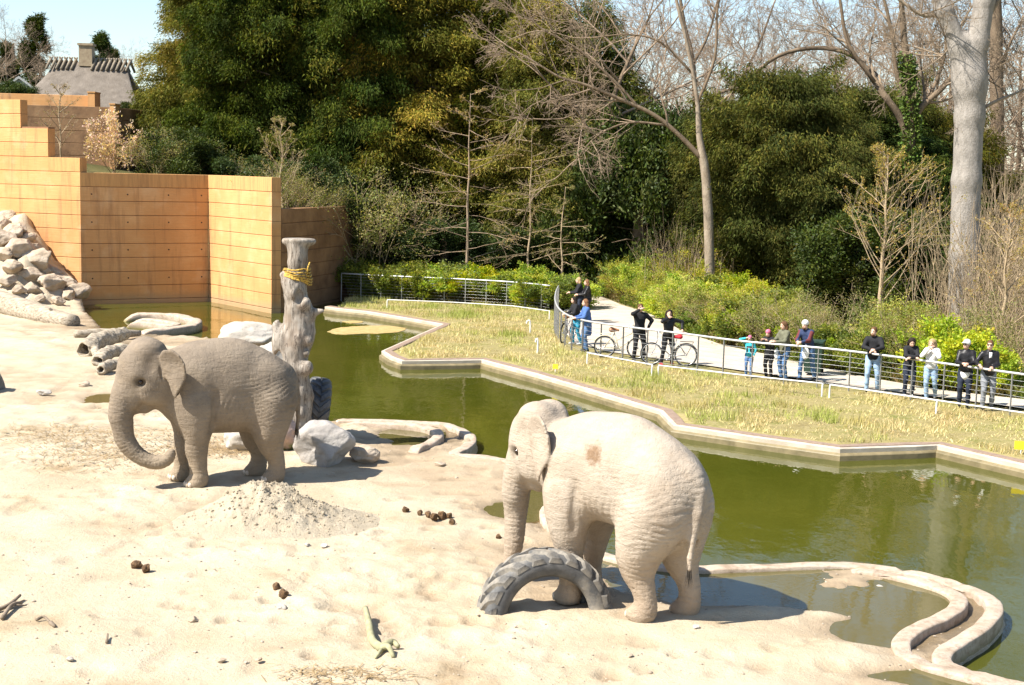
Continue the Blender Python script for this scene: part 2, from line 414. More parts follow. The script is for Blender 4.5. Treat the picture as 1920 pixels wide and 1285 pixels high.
def yard_z(x, y, detail=True):
    x = np.asarray(x, float); y = np.asarray(y, float)
    d = polydist(x, y, SHORE); ins = inpoly(x, y, YARD)
    z = -0.10 * (1 - sstep(0.2, 3.2, d))
    z = z + 0.05 * fbm(x * .35, y * .35, octv=3, seed=3)
    for (p, rx, ry, dp) in DIPS:
        c = G(*p); z = z - dp * np.exp(-(((x - c[0]) / rx) ** 2 + ((y - c[1]) / ry) ** 2) ** 1.3)
    for (p, rx, ry, dp) in BARS:
        c = G(*p); z = z + .85 * dp * np.exp(-(((x - c[0] + .3 * vnoise(x * 1.3, y * 1.3, seed=92)) / rx) ** 2 + ((y - c[1] + .2 * vnoise(x * 1.7, y * 1.7, seed=93)) / ry) ** 2)) * (.9 + .18 * fbm(x * 2.5, y * 2.5, octv=4, seed=91, gain=.6))
    # bank of spoil with boulders under the stepped wall
    e_ = y - (50.9 + (-16.2 - x) * .8)
    hb = np.interp(x, [-34, -21.8, -20.4, -19.6, -18.6, -16.6], [4.6, 3.3, 2.35, 1.2, .4, 0]) * np.clip(e_ / 4.6, 0, 1) ** .85
    z = z + hb * (1 + .14 * fbm(x * .9, y * .9, octv=3, seed=8)) + sstep(0, .5, hb) * .16 * fbm(x * 2.6, y * 2.6, octv=4, seed=88, gain=.6)
    if detail:
        rgh = sstep(-.1, .5, fbm(x * .45, y * .45, octv=3, seed=21))
        far = sstep(24, 34, y)
        z = z + (0.008 + 0.022 * rgh + .02 * far) * fbm(x * 2.2, y * 2.2, octv=4, seed=5, gain=.6)
        # trampled hollows
        q = vnoise(x * 1.7, y * 1.7, seed=33); z = z - 0.03 * sstep(.45, .7, q)
        q = vnoise(x * 4.3 + 9, y * 4.3, seed=34); z = z - 0.012 * sstep(.4, .75, q) * (.4 + rgh)
        for t_ in _tr:                                                # tyre tracks of a machine
            s_ = np.zeros_like(x); dd = polydist(x, y, t_)
            w = np.exp(-(dd / .2) ** 4); ph = (x * .8 + y * .6) * 2 * math.pi / .17
            z = z + w * (-.016 + .017 * np.sin(ph)) * (.5 + .5 * vnoise(x * .9, y * .9, seed=77))
        sh = np.exp(-(d / .9) ** 2); z = z + .018 * sh * fbm(x * 6, y * 6, octv=3, seed=6)
        for (fx, fy, fr, fd) in PRINTS:
            m = (np.abs(x - fx) < fr * 1.8) & (np.abs(y - fy) < fr * 1.8)
            if m.any():
                q = np.hypot(x[m] - fx, y[m] - fy) / fr; z[m] = z[m] - fd * np.exp(-q ** 6) + fd * .55 * np.exp(-((q - 1.18) / .16) ** 2)
    return np.where(ins, z, np.minimum(z, -0.10) - 1.1 * sstep(0.04, .5, d))

# --- sand of the yard
def axis(a, b, d0, grow, c):
    o = [c]; s = d0
    while o[-1] < b: o.append(o[-1] + s); s *= grow
    lo = [c]; s = d0
    while lo[-1] > a: lo.append(lo[-1] - s); s *= grow
    return np.array(lo[::-1][:-1] + o)
xs = np.concatenate([axis(-34, -9, .075, 1.012, -9)[:-1], np.arange(-9, 8.6, .06)])
ys = []; y_ = 10.0
while y_ < 64: ys.append(y_); y_ += .07 * max(1, (y_ / 22) ** 1.3)
ys = np.array(ys)
V, Q = gridmesh('sand', xs, ys, yard_z)
t = NT('dry_sand'); P_ = t.pos(True)
n1 = t.noise(.55, 6, .62, vec=P_); n2 = t.noise(3.2, 6, .7, vec=P_); n3 = t.noise(26, 5, .7, vec=P_)
c = t.ramp(n1, [(.28, (.31, .228, .135)), (.43, (.435, .36, .25)), (.70, (.51, .445, .335))])
c = t.mix(t.maprange(n2, .54, .72), c, (.45, .345, .225)); c = t.mix(t.maprange(n3, .62, .8, 0, .55), c, (.33, .25, .17))
stretch = t.scalevec(P_, (.35, 1.2, 1)); n4 = t.noise(2.3, 5, .65, vec=stretch)
c = t.mix(t.maprange(n4, .58, .70, 0, .6), c, (.58, .42, .27))
n5 = t.noise(1.1, 4, .6, vec=t.scalevec(P_, (1, 1, 1)), dist=1.5); c = t.mix(t.maprange(n5, .66, .74, 0, .35), c, (.36, .36, .13))
zz = t.math('ADD', t.sep(P_, 2), t.math('MULTIPLY', t.math('SUBTRACT', n2, .5), .10))
wet = t.maprange(zz, -.155, -.085, 1, 0)
c = t.mix(t.maprange(zz, -.09, .0, .8, 0), c, t.mix(n1, (.27, .19, .115), (.40, .31, .21)))
c = t.mix(wet, c, t.mix(n2, (.115, .085, .045), (.26, .19, .11))); t.base(c)
t.rough(t.maprange(wet, 0, 1, .95, .32)); t.set(t.b.inputs['Specular IOR Level'], t.maprange(wet, 0, 1, .08, .5))
h = t.math('ADD', t.math('MULTIPLY', n3, .5), t.math('ADD', t.noise(9, 6, .7, vec=P_), t.math('MULTIPLY', t.noise(70, 3, .6, vec=P_), .25)))
t.bump(h, .85, .035); M_SAND = t.m
tag(obj('sand', mesh_np('sand', V, None, Q), M_SAND), kind='structure')

# --- pond
def flat(name, x0, x1, y0, y1, z, mat, nx=2, ny=2):
    V, Q = gridmesh(name, np.linspace(x0, x1, nx), np.linspace(y0, y1, ny), lambda X, Y: X * 0 + z)
    return obj(name, mesh_np(name, V, None, Q), mat)
t = NT('green_pond_water'); P_ = t.pos(True)
n1 = t.noise(.22, 4, .6, vec=P_)
t.base(t.ramp(n1, [(.3, (.046, .052, .005)), (.7, (.070, .070, .008))]))
t.rough(.035); t.b.inputs['IOR'].default_value = 1.33; t.b.inputs['Specular IOR Level'].default_value = .5
w1 = t.noise(2.6, 3, .5, vec=t.scalevec(P_, (1, .55, 1))); w2 = t.noise(7.0, 2, .5, vec=t.scalevec(P_, (1, .5, 1))); w3 = t.noise(.35, 2, .5, vec=P_)
h = t.math('MULTIPLY', t.math('ADD', w1, t.math('MULTIPLY', w2, .25)), t.maprange(w3, .35, .65, .25, 1))
t.bump(h, .16, .06); M_WATER = t.m
tag(flat('pond_water', -30, 34, 9, 67, WATER_Z, M_WATER, 12, 12), kind='structure')
t = NT('shallow_puddle_water'); P_ = t.pos(True)
t.base((.10, .085, .03)); t.rough(.03); t.b.inputs['IOR'].default_value = 1.33
tr_ = t.n('ShaderNodeBsdfTransparent', {0: (.72, .64, .42, 1)}); mx_ = t.n('ShaderNodeMixShader', {0: .42, 1: tr_.outputs[0], 2: t.b.outputs[0]})
fr_ = t.n('ShaderNodeFresnel', {0: 1.33}); t.t.links.new(t.math('ADD', t.math('MULTIPLY', fr_.outputs[0], 1.0), .10), mx_.inputs[0])
t.t.links.new(mx_.outputs[0], t.out.inputs[0]); t.bump(t.noise(5, 2, .5, vec=P_), .04, .03); M_PUDDLE = t.m
def puddle(L, z):
    P = catmull(np.vstack([px(L, z), px(L[:1], z)]), 4)[:-1]; c = P.mean(0)
    from mathutils.geometry import tessellate_polygon
    o = obj('puddle_water', mesh_np('puddle_water', P, [tuple(q) for q in tessellate_polygon([[Vector(v) for v in P]])]), M_PUDDLE); tag(o, kind='structure')
puddle([(1040, 985), (1080, 1014), (1120, 1031), (1190, 1049), (1290, 1060), (1400, 1058), (1500, 1054), (1600, 1053), (1700, 1070), (1775, 1095), (1800, 1114), (1792, 1134), (1757, 1155), (1712, 1176), (1693, 1195), (1699, 1216), (1734, 1237), (1800, 1256), (1880, 1276), (1980, 1304), (1900, 1340), (1700, 1310), (1560, 1260), (1400, 1215), (1250, 1180), (1120, 1120), (1040, 1050)], -.115)
puddle([(625, 785), (760, 788), (815, 796), (836, 812), (826, 830), (790, 838), (700, 838), (640, 815)], -.13)
puddle([(900, 930), (960, 915), (1060, 905), (1070, 925), (1030, 945), (1030, 965), (990, 980), (910, 965)], -.125)
puddle([(140, 725), (230, 720), (260, 740), (220, 770), (150, 765)], -.10)

# --- ground of the park (one sheet to the horizon), sunk where the pond and yard lie
BASIN = np.vstack([[(-60, 2), (-60, 57.2), (-26.5, 63.6)], WALLP[1:] + (0, .35), KERB[1:, :2], [(60, 12), (60, 2)]])
def hill(x, y):
    lw = np.interp(x, WALLP[:, 0], WALLP[:, 1])
    k = sstep(0.3, 3.5, y - lw)
    h = np.interp(x, [-60, -26, -20, -16, -12, -8, -4, 2], [7.0, 6.2, 5.3, 4.7, 3.7, 2.2, .8, 0]) * sstep(.05, .9, y - lw)
    h = h + 2.2 * sstep(64, 95, y) * sstep(-8, -22, x)
    return np.where((y > lw) & (x < 2), h * (.55 + .45 * k), 0.0)
def ground_z(x, y):
    d = polydist(x, y, BASIN[2:-2]); ins = inpoly(x, y, BASIN)
    z = .03 * fbm(x * .3, y * .3, octv=3, seed=44) + .012 * fbm(x * 2, y * 2, octv=2, seed=45) + hill(x, y)
    z = z + 10 * sstep(120, 420, y)
    return np.where(ins, -1.35, z - .05 * (1 - sstep(0, .4, d)))
gx = np.concatenate([-np.geomspace(1, 30, 26)[::-1] * 24 + 0, np.arange(-22.8, 24.5, .3), np.geomspace(1, 30, 26) * 25])
gy = np.concatenate([np.array([4, 12., 20]), np.arange(24, 72, .3), 72 + np.geomspace(.5, 900, 60)])
V, Q = gridmesh('ground', gx, gy, ground_z)
t = NT('park_ground'); P_ = t.pos(True); n1 = t.noise(.8, 6, .6, vec=P_); n2 = t.noise(5, 5, .65, vec=P_)
c = t.ramp(n1, [(.3, (.20, .16, .07)), (.5, (.26, .22, .09)), (.7, (.14, .15, .035))]); c = t.mix(t.maprange(n2, .45, .7, 0, .8), c, (.33, .27, .14))
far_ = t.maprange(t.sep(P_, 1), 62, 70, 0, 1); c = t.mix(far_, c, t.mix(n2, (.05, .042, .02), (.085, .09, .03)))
t.base(c); t.rough(.95); t.b.inputs['Specular IOR Level'].default_value = .1; t.bump(t.noise(9, 5, .7, vec=P_), .8, .05)
tag(obj('ground', mesh_np('ground', V, None, Q), t.m), kind='structure')

# --- visitors' path
FENCE_B = catmull(px([(640, 557), (725, 562), (850, 568), (960, 575), (1030, 583)]), 8)
FENCE_F = catmull(px([(1046, 586), (1041, 600), (1040, 622), (1052, 645), (1085, 663), (1150, 676), (1280, 695), (1400, 713), (1550, 728), (1700, 750), (1920, 786), (2150, 822)]), 8)
path_in = np.vstack([px([(1072, 548), (1064, 570), (1062, 590), (1060, 610), (1064, 630), (1078, 646)]), px([(1150, 664), (1280, 682), (1400, 699), (1550, 720), (1700, 741), (1920, 770), (2150, 800), (2500, 850)])])
path_out = px([(1086, 534), (1111, 551), (1163, 573), (1204, 586), (1236, 599), (1280, 624), (1350, 648), (1437, 667), (1529, 691), (1652, 715), (1768, 736), (1914, 752), (2150, 783), (2500, 820)])
def resample(P, n):
    s = np.r_[0, np.cumsum(np.linalg.norm(np.diff(P, axis=0), axis=1))]; q = np.linspace(0, s[-1], n)
    return np.stack([np.interp(q, s, P[:, k]) for k in range(3)], -1)
A_, B_ = resample(path_in, 90), resample(path_out, 90); k = 8
V = np.stack([A_ + (B_ - A_) * i / (k - 1) for i in range(k)], 1); V[:, :, 2] = .055 + .015 * fbm(V[:, :, 0] * .5, V[:, :, 1] * .5, octv=2)
i = np.arange(89)[:, None] * k; j = np.arange(k - 1)[None]
Q = np.stack([i + j, i + k + j, i + k + j + 1, i + j + 1], -1).reshape(-1, 4)
tag(obj('path', mesh_np('path', V.reshape(-1, 3), None, Q[:, ::-1]), pm('path_gravel', (.42, .36, .285), (.52, .455, .37), 1.5, .95, .5, .02, 30, world=True, spec=.1)), kind='structure')

# --- kerb of the planted shore: pale concrete lip, stained water line, brick strip behind
kz = -.03
M_CONC = pm('pale_concrete', (.40, .34, .26), (.54, .48, .39), 2.2, .85, .4, .01, 22, world=True, spec=.2)
M_STAIN = pm('algae_stained_concrete', (.13, .105, .05), (.24, .19, .10), 3, .6, .3, .01, 20, world=True)
M_BRICK = NT('brick_edging'); t = M_BRICK; P_ = t.pos(True)
t.base(t.ramp(t.noise(6, 4, .7, vec=P_), [(.3, (.18, .12, .085)), (.7, (.30, .215, .155))])); t.rough(.9)
t.bump(t.noise(12, 3, .6, vec=P_), .6, .02); M_BRICK = M_BRICK.m
kp = KERBS + np.array([0, 0, kz])
kr = empty('pond_kerb', kp[len(kp) // 2], label='low kerb of pale concrete and red brick edging along the planted bank', cat='kerb')
kr.location = (0, 0, 0)
V, Q = sweep(kp, [(.08, -.10), (.085, -.005), (.07, .010), (-.02, .012), (-.025, -.05)]); obj('concrete_lip', mesh_np('concrete_lip', V, None, Q, False), M_CONC, kr)
V, Q = sweep(kp, [(.15, -.7), (.155, -.155), (.14, -.135), (.08, -.10)]); obj('stained_base', mesh_np('stained_base', V, None, Q, False), M_STAIN, kr)
V, Q = sweep(kp, [(-.022, -.1), (-.024, .028), (-.05, .03), (-.24, .035), (-.27, .02), (-.29, -.1)]); obj('brick_edging', mesh_np('brick_edging', V, None, Q, False), M_BRICK, kr)

# --- rounded concrete rims of the elephants' basins
t = NT('rim_concrete'); P_ = t.pos(True); n1 = t.noise(2.5, 6, .65, vec=P_)
c = t.ramp(n1, [(.25, (.30, .22, .15)), (.5, (.45, .36, .275)), (.75, (.54, .455, .365))])
c = t.mix(t.maprange(t.noise(5, 4, .7, vec=P_, dist=.6), .60, .68, 0, .6), c, (.52, .30, .22))
c = t.mix(t.maprange(t.sep(P_, 2), -.30, -.16, 1, 0), c, (.20, .17, .06)); t.base(c); c = t.mix(t.maprange(t.noise(9, 6, .75, vec=P_), .48, .66, 0, .6), c, (.20, .14, .09))
t.base(c); t.rough(.85); t.b.inputs['Specular IOR Level'].default_value = .2
t.bump(t.noise(22, 6, .75, vec=P_), .9, .02); M_RIM = t.m
def rim(P, w, h, name, label, sink=True):
    pr = [(-w, -.75)] + [(w * math.copysign(abs(math.cos(a)) ** .55, math.cos(a)) * -1 * -1 * -1, h * math.sin(a) ** .6 if math.sin(a) > 0 else 0) for a in np.linspace(0, math.pi, 11)][::1] + [(w, -.75)]
    pr = [(-w, -.75)] + [(-w * math.copysign(abs(math.cos(a)) ** .5, math.cos(a)), -.12 + (h + .12) * max(math.sin(a), 0) ** .36) for a in np.linspace(0, math.pi, 13)] + [(w, -.75)]
    P = P.copy()
    if sink: P[:4, 2] -= (.5, .22, .08, .02); P[-4:, 2] -= (.02, .08, .22, .5)
    wob = .012 * fbm(P[:, 0] * 1.5, P[:, 1] * 1.5, octv=2, seed=4); P[:, 2] += wob
    V, Q = sweep(P, pr); V = V + (.016 * fbm(V[:, 0] * 3, V[:, 1] * 3, V[:, 2] * 3, 4, 9, .6) - .035 * sstep(.35, .7, fbm(V[:, 0] * 2.1, V[:, 1] * 2.1, V[:, 2] * 5, 3, 19)) * (V[:, 2] > -.3))[:, None] * (.3, .3, 1)
    return tag(obj(name, mesh_np(name, V, None, Q[:, ::-1]), M_RIM), label, 'basin rim')
rim(RIM, .125, -.05, 'basin_rim', 'long winding pale concrete rim between the sand yard and the green pond')
rim(catmull(px([(1560, 1058), (1640, 1064), (1715, 1080), (1772, 1097), (1798, 1114), (1792, 1132), (1757, 1153), (1712, 1174), (1691, 1193), (1697, 1214), (1732, 1234), (1790, 1251), (1850, 1266), (1930, 1288), (2080, 1330)]), 6) + np.array([0, 0, .0]), .125, -.04, 'basin_rim', 'rounded concrete rim swinging in an S below the right puddle, inside the channel')
rim(catmull(px([(620, 789), (700, 791), (765, 795), (805, 801), (822, 812), (812, 825), (790, 834), (768, 842)]), 6) + np.array([0, 0, .01]), .13, .0, 'basin_rim', 'short curved concrete rim beside the boulder behind the left elephant')
rim(catmull(px([(225, 589), (290, 588), (340, 592), (368, 601), (352, 610), (300, 617), (250, 621)]), 6) + np.array([0, 0, .0]), .22, .03, 'basin_rim', 'looped white concrete rim in the inlet under the orange wall')
rim(catmull(px([(232, 600), (275, 602), (318, 607), (330, 603), (290, 597), (240, 594)]), 6) + np.array([0, 0, -.06]), .16, .03, 'basin_rim', 'inner white concrete slab inside the looped rim under the orange wall')

# --- floating mat of dead algae
def slab(name, L, z, th, mat, sub=4):
    P = catmull(np.vstack([px(L, z), px(L[:1], z)]), sub)[:-1]; c = P.mean(0); n = len(P)
    P = P + .1 * np.stack([fbm(P[:, 0] * 3, P[:, 1] * 3, octv=2, seed=2), fbm(P[:, 0] * 3, P[:, 1] * 3, octv=2, seed=12), 0 * P[:, 0]], -1)
    lo = P - (0, 0, th); V = np.vstack([P, lo, c[None] + (0, 0, .004)])
    T = [(i, (i + 1) % n, 2 * n) for i in range(n)]; Q = [(n + i, n + (i + 1) % n, (i + 1) % n, i) for i in range(n)]
    return obj(name, mesh_np(name, V, T, Q, False), mat)
M_ALG = pm('dead_algae', (.30, .20, .06), (.45, .33, .14), 5, .9, .5, .02, 30, world=True)
tag(slab('algae_mat', [(614, 622), (640, 614), (690, 611), (735, 612), (760, 617), (735, 624), (680, 626), (640, 627)], WATER_Z + .012, .02, M_ALG), 'tan mat of dead algae floating near the orange wall', 'algae')
tag(slab('algae_mat', [(640, 603), (660, 601), (682, 603), (662, 606)], WATER_Z + .012, .02, M_ALG), 'small tan scum patch on the water beyond the larger algae mat', 'algae')

# ---------------------------------------------------------------- ochre concrete walls
t = NT('ochre_concrete'); P_ = t.pos(True); n1 = t.noise(.5, 5, .6, vec=P_)
gr = t.noise(1.0, 5, .6, vec=t.scalevec(P_, (1.2, 1.2, 26)))
c = t.ramp(n1, [(.28, (.54, .265, .10)), (.55, (.62, .335, .14)), (.75, (.70, .42, .20))])
c = t.mix(t.maprange(gr, .35, .7, 0, .35), c, (.47, .24, .09))
st_ = t.noise(1.6, 5, .65, vec=t.scalevec(P_, (1.6, 1.6, .16))); c = t.mix(t.maprange(st_, .52, .72, 0, .7), c, (.30, .15, .075)); c = t.mix(t.maprange(t.noise(.9, 4, .6, vec=P_), .55, .75, 0, .4), c, (.70, .48, .28))
c = t.mix(t.maprange(t.math('ADD', t.sep(P_, 2), t.math('MULTIPLY', n1, .5)), .15, .45, .65, 0), c, (.34, .25, .15))
t.base(c); t.rough(.85); t.b.inputs['Specular IOR Level'].default_value = .2
t.bump(t.math('ADD', gr, t.math('MULTIPLY', t.noise(14, 4, .6, vec=P_), .5)), .45, .02); M_OCH = t.m
t = NT('weathered_wall_top'); P_ = t.pos(True)
t.base(t.mix(t.maprange(t.noise(3.2, 6, .7, vec=t.scalevec(P_, (2, 2, .16))), .44, .70, 0, .6), (.56, .30, .11), (.25, .125, .055))); t.rough(.9); t.bump(t.noise(10, 4, .6, vec=P_), .4, .02); M_OCHTOP = t.m
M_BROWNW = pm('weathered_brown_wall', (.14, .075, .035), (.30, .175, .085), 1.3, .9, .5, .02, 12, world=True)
M_SHADEOCH = pm('shaded_ochre', (.20, .10, .045), (.36, .195, .09), 1.1, .9, .5, .02, 12, world=True)  # darker copy of the ochre: the lower wall's shade is put into its colour
M_JOINT = pm('joint_shadow_gap_concrete', (.20, .10, .05), (.28, .14, .07), 5, .9, .2, world=True)
M_HOLE = pm('tie_hole_shade', (.05, .03, .02), (.09, .05, .03), 20, .9, .0)  # near-black for flat discs: the shade inside the tie holes is painted
COURSE = .615
def wall(a, b, z0, tops, label, thick=.45, holes=None, name='ochre_wall', mtop=None, z_anchor=None, mat=None):
    """tops: list of (s0, s1, ztop) along the wall; built course by course with open joints"""
    a = np.array([a[0], a[1], 0.0]); b = np.array([b[0], b[1], 0.0]); L = np.linalg.norm(b - a); ang = math.atan2(b[1] - a[1], b[0] - a[0])
    w = empty(name, a, ang, label, 'wall'); w['kind'] = 'thing'
    za = z_anchor if z_anchor is not None else max(s[2] for s in tops)
    core = MB()
    for (s0, s1, zt) in tops:
        core.box(((s0 + s1) / 2, thick / 2 + .02, (z0 + zt - .03) / 2), (s1 - s0 - .012, thick - .04, zt - z0 - .03))
        k = 0; z = za
        while z > z0 + .02:
            top = z; bot = max(z - COURSE, z0)
            if top <= zt + .02:
                m = MB(); ins = 0.002 * ((k * 7) % 3)
                x0, x1 = s0 + .001, s1 - .001; y0, y1 = ins, thick
                zb, ztp = bot + .014, top - .006
                bev = .012
                V = []
                for (zz_, e) in ((zb, bev), (zb + bev, 0), (ztp - bev, 0), (ztp, bev)):
                    V += [(x0, y0 + e, zz_), (x1, y0 + e, zz_), (x1, y1, zz_), (x0, y1, zz_)]
                Qs = [(0, 3, 2, 1), (12, 13, 14, 15)]
                for r_ in range(3):
                    for j in range(4): Qs.append((r_ * 4 + j, r_ * 4 + (j + 1) % 4, r_ * 4 + 4 + (j + 1) % 4, r_ * 4 + 4 + j))
                m.add(V, None, Qs)
                m.build('wall_course', M_OCHTOP if top > zt - .02 and mtop else (mat or M_OCH), w, False)
            z -= COURSE; k += 1
    core.build('wall_core', M_JOINT, w, False)
    for (sx, sz) in (holes or []):
        MB().tube([(sx, -.004, sz), (sx, .01, sz)], .035, 8).build('tie_hole', M_HOLE, w)
    return w
def along(k): return np.linalg.norm(WALLP[k + 1] - WALLP[k])
L0 = along(0)
xe = [D(41, 300, 61.3)[0], D(91, 300, 60.7)[0], 0]
s_of = lambda x: (x - WALLP[0][0]) / (WALLP[1][0] - WALLP[0][0]) * L0
s1_, s2_ = s_of(xe[0]), s_of(xe[1])
ZT = 5.42
wall(WALLP[0], WALLP[1], -.4, [(0, s1_, ZT + .62 * 5 + .0), (s1_, s2_, ZT + .62 * 3 - .02 + .1), (s2_, L0, ZT + .615)], 'tall stepped ochre concrete wall at the left edge of the yard', z_anchor=ZT + COURSE * 5, mtop=True)
L1 = along(1); hz = [ZT - .62 * 1.5, ZT - .62 * 3.45, ZT - .62 * 5.4, ZT - .62 * 7.4]
wall(WALLP[1], WALLP[2], -.6, [(0, L1, ZT)], 'orange board-marked concrete wall with tie holes, set back beside the stepped wall', holes=[(L1 * f, h) for h in hz for f in (.085, .36, .68, .945)], mtop=True)
L2 = along(2); wall(WALLP[2], WALLP[3], -.6, [(0, L2, ZT)], 'brightly lit ochre concrete wall with rust streaks, right of the orange wall', mtop=True)
L3 = along(3); wall(WALLP[3] + (.36, .34), WALLP[4], -.6, [(0, L3, 4.10)], 'lower shaded brown concrete wall behind the dead tree post', mat=M_SHADEOCH)
# terraces behind
q = lambda u, y: D(u, 300, y)[:2]
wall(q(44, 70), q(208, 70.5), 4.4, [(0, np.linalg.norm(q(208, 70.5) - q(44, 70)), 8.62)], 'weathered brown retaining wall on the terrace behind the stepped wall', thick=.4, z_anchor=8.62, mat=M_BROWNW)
wall(q(-60, 74.5), q(168, 75), 6.0, [(0, np.linalg.norm(q(168, 75) - q(-60, 74.5)), 9.38)], 'upper lit ochre wall just visible above the stepped wall', thick=.4, z_anchor=9.38)
def block(u0, u1, y, z0, z1, label):
    a = q(u0, y); b = q(u1, y); w = empty('ochre_pier', (*a, 0), 0, label, 'wall pier')
    MB().box(((b[0] - a[0]) / 2, .5, (z0 + z1) / 2), (b[0] - a[0], 1.0, z1 - z0)).build('pier_body', M_OCH, w, False)
    MB().box(((b[0] - a[0]) / 2, .5, z1 + .03), (b[0] - a[0] + .06, 1.06, .06)).build('pier_cap', M_OCHTOP, w, False)
block(166, 179, 74.4, 6.0, 9.5, 'square ochre pier ending the upper wall')
block(207, 216, 69.8, 3.8, 8.72, 'slim ochre pier at the corner of the brown terrace wall')
cw = [q(u, y) for u, y in ((216, 70.2), (245, 71.5), (275, 74), (300, 78), (312, 84))]
for i_, (a, b) in enumerate(zip(cw[:-1], cw[1:])):
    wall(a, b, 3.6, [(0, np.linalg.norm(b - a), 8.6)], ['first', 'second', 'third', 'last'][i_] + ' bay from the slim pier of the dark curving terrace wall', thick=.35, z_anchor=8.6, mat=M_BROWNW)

# ================================================================ ELEPHANTS
def skin_material(name, dark, mid, light, dust, eye, scar=None):
    t = NT(name); P_ = t.pos()
    n1 = t.noise(1.3, 5, .6, vec=P_); n2 = t.noise(6, 6, .65, vec=P_)
    c = t.ramp(n1, [(.28, dark), (.5, mid), (.72, light)]); c = t.mix(t.maprange(n2, .5, .75, 0, .5), c, dust)
    # lower legs and belly keep dried mud
    c = t.mix(t.maprange(t.math('ADD', t.sep(P_, 2), t.math('MULTIPLY', n2, .6)), .5, 1.4, .7, 0), c, dust)
    zone = t.maprange(t.noise(1.1, 3, .5, vec=P_), .35, .65)
    wr = t.noise(7.0, 5, .6, vec=t.scalevec(P_, (.7, .7, 2.6)), dist=.25)
    wr2 = t.noise(13.0, 4, .6, vec=t.scalevec(P_, (1.6, .8, .7)), dist=.2)
    vor = t.n('ShaderNodeTexVoronoi', {'Vector': t.scalevec(P_, (1, 1, 1.6)), 'Scale': 27.0, 'Randomness': 1.0}, feature='DISTANCE_TO_EDGE').outputs[0]
    crack = t.math('MULTIPLY', t.maprange(vor, 0, .12, 1, 0), zone)
    c = t.mix(t.math('MULTIPLY', crack, .30), c, tuple(x * .62 for x in dark))
    rid = t.maprange(wr, .40, .56, 1, 0); rid2 = t.maprange(wr2, .38, .55, 1, 0)
    c = t.mix(t.math('MULTIPLY', rid, .10), c, tuple(x * .6 for x in dark))
    e1 = t.n('ShaderNodeVectorMath', {0: t.n('ShaderNodeVectorMath', {0: t.n('ShaderNodeVectorMath', {0: P_}, operation='ABSOLUTE').outputs[0], 1: eye}, operation='SUBTRACT').outputs[0]}, operation='LENGTH').outputs['Value']
    e1 = t.math('ADD', e1, t.math('MULTIPLY', t.math('SUBTRACT', t.noise(14, 3, .6, vec=P_), .5), .06)); c = t.mix(t.maprange(e1, .05, .13, .75, 0), c, tuple(x * .38 for x in dark))
    if scar:
        d_ = t.n('ShaderNodeVectorMath', {0: t.scalevec(t.n('ShaderNodeVectorMath', {0: P_, 1: scar}, operation='SUBTRACT').outputs[0], (1, .6, 1.05))}, operation='LENGTH').outputs['Value']
        d_ = t.math('ADD', d_, t.math('MULTIPLY', t.math('SUBTRACT', t.noise(9, 4, .7, vec=P_), .5), .42))
        c = t.mix(t.maprange(d_, .08, .19, .95, 0), c, t.mix(t.noise(20, 4, .7, vec=P_), (.10, .055, .03), (.30, .20, .12)))
    t.base(c); t.rough(.88); t.b.inputs['Specular IOR Level'].default_value = .18
    h = t.math('SUBTRACT', t.math('MULTIPLY', t.noise(34, 4, .6, vec=P_), .35), t.math('ADD', t.math('MULTIPLY', crack, .35), t.math('ADD', t.math('MULTIPLY', rid, .35), t.math('MULTIPLY', rid2, .25))))
    t.bump(h, .65, .02); return t.m
M_NAIL = pm('toenail_horn', (.46, .38, .29), (.58, .49, .39), 8, .6, .2)
M_EYE = pm('elephant_eye', (.02, .012, .008), (.045, .025, .012), 10, .12, 0)
M_TAILHAIR = pm('tail_hair', (.05, .04, .03), (.10, .08, .06), 30, .8, .3)
M_MOUTH = pm('mouth_skin', (.42, .28, .22), (.52, .36, .29), 8, .7, .2)

def ear_block(s, side, base, yaw, tilt, poly, th=.022, k=.03, cup=.10, fold=0.0):
    """thin cupped ear: outline in (backwards, up) seen from the side"""
    base = np.asarray(base, float)
    sl, x, y, z = s.block(base - (1.0, .75, 1.0), base + (.4, .75, .75))
    x = x - base[0]; y = (y - base[1]) * side; z = z - base[2]
    ca, sa = math.cos(yaw), math.sin(yaw)
    b = -x * ca + y * sa; n = x * sa + y * ca                    # backwards along the ear, outwards from it
    ct, st = math.cos(tilt), math.sin(tilt); zz = z * ct - n * st; n = z * st + n * ct
    b, zz, n = np.broadcast_arrays(b, zz, n)
    n = n + cup * np.clip(b / .5, 0, 2) ** 2 * .3 - .035 * np.sin(b * 11 + zz * 6) * np.clip(b * 2, 0, 1) - fold * np.clip(zz - .18, 0, 1) * 2.5
    P = np.asarray(poly, float); d2 = polydist(b, zz, np.vstack([P, P[:1]])); ins = inpoly(b, zz, P)
    d2 = np.where(ins, -d2, d2)
    tt = th * (1.25 - .5 * np.clip(b / .5, 0, 1))
    q0 = np.maximum(d2 + .02, 0); q1 = np.maximum(np.abs(n) - tt * .4, 0)
    d = np.sqrt(q0 ** 2 + q1 ** 2) - tt * .6 - .004
    s.blend(sl, d.astype(np.float32), k)

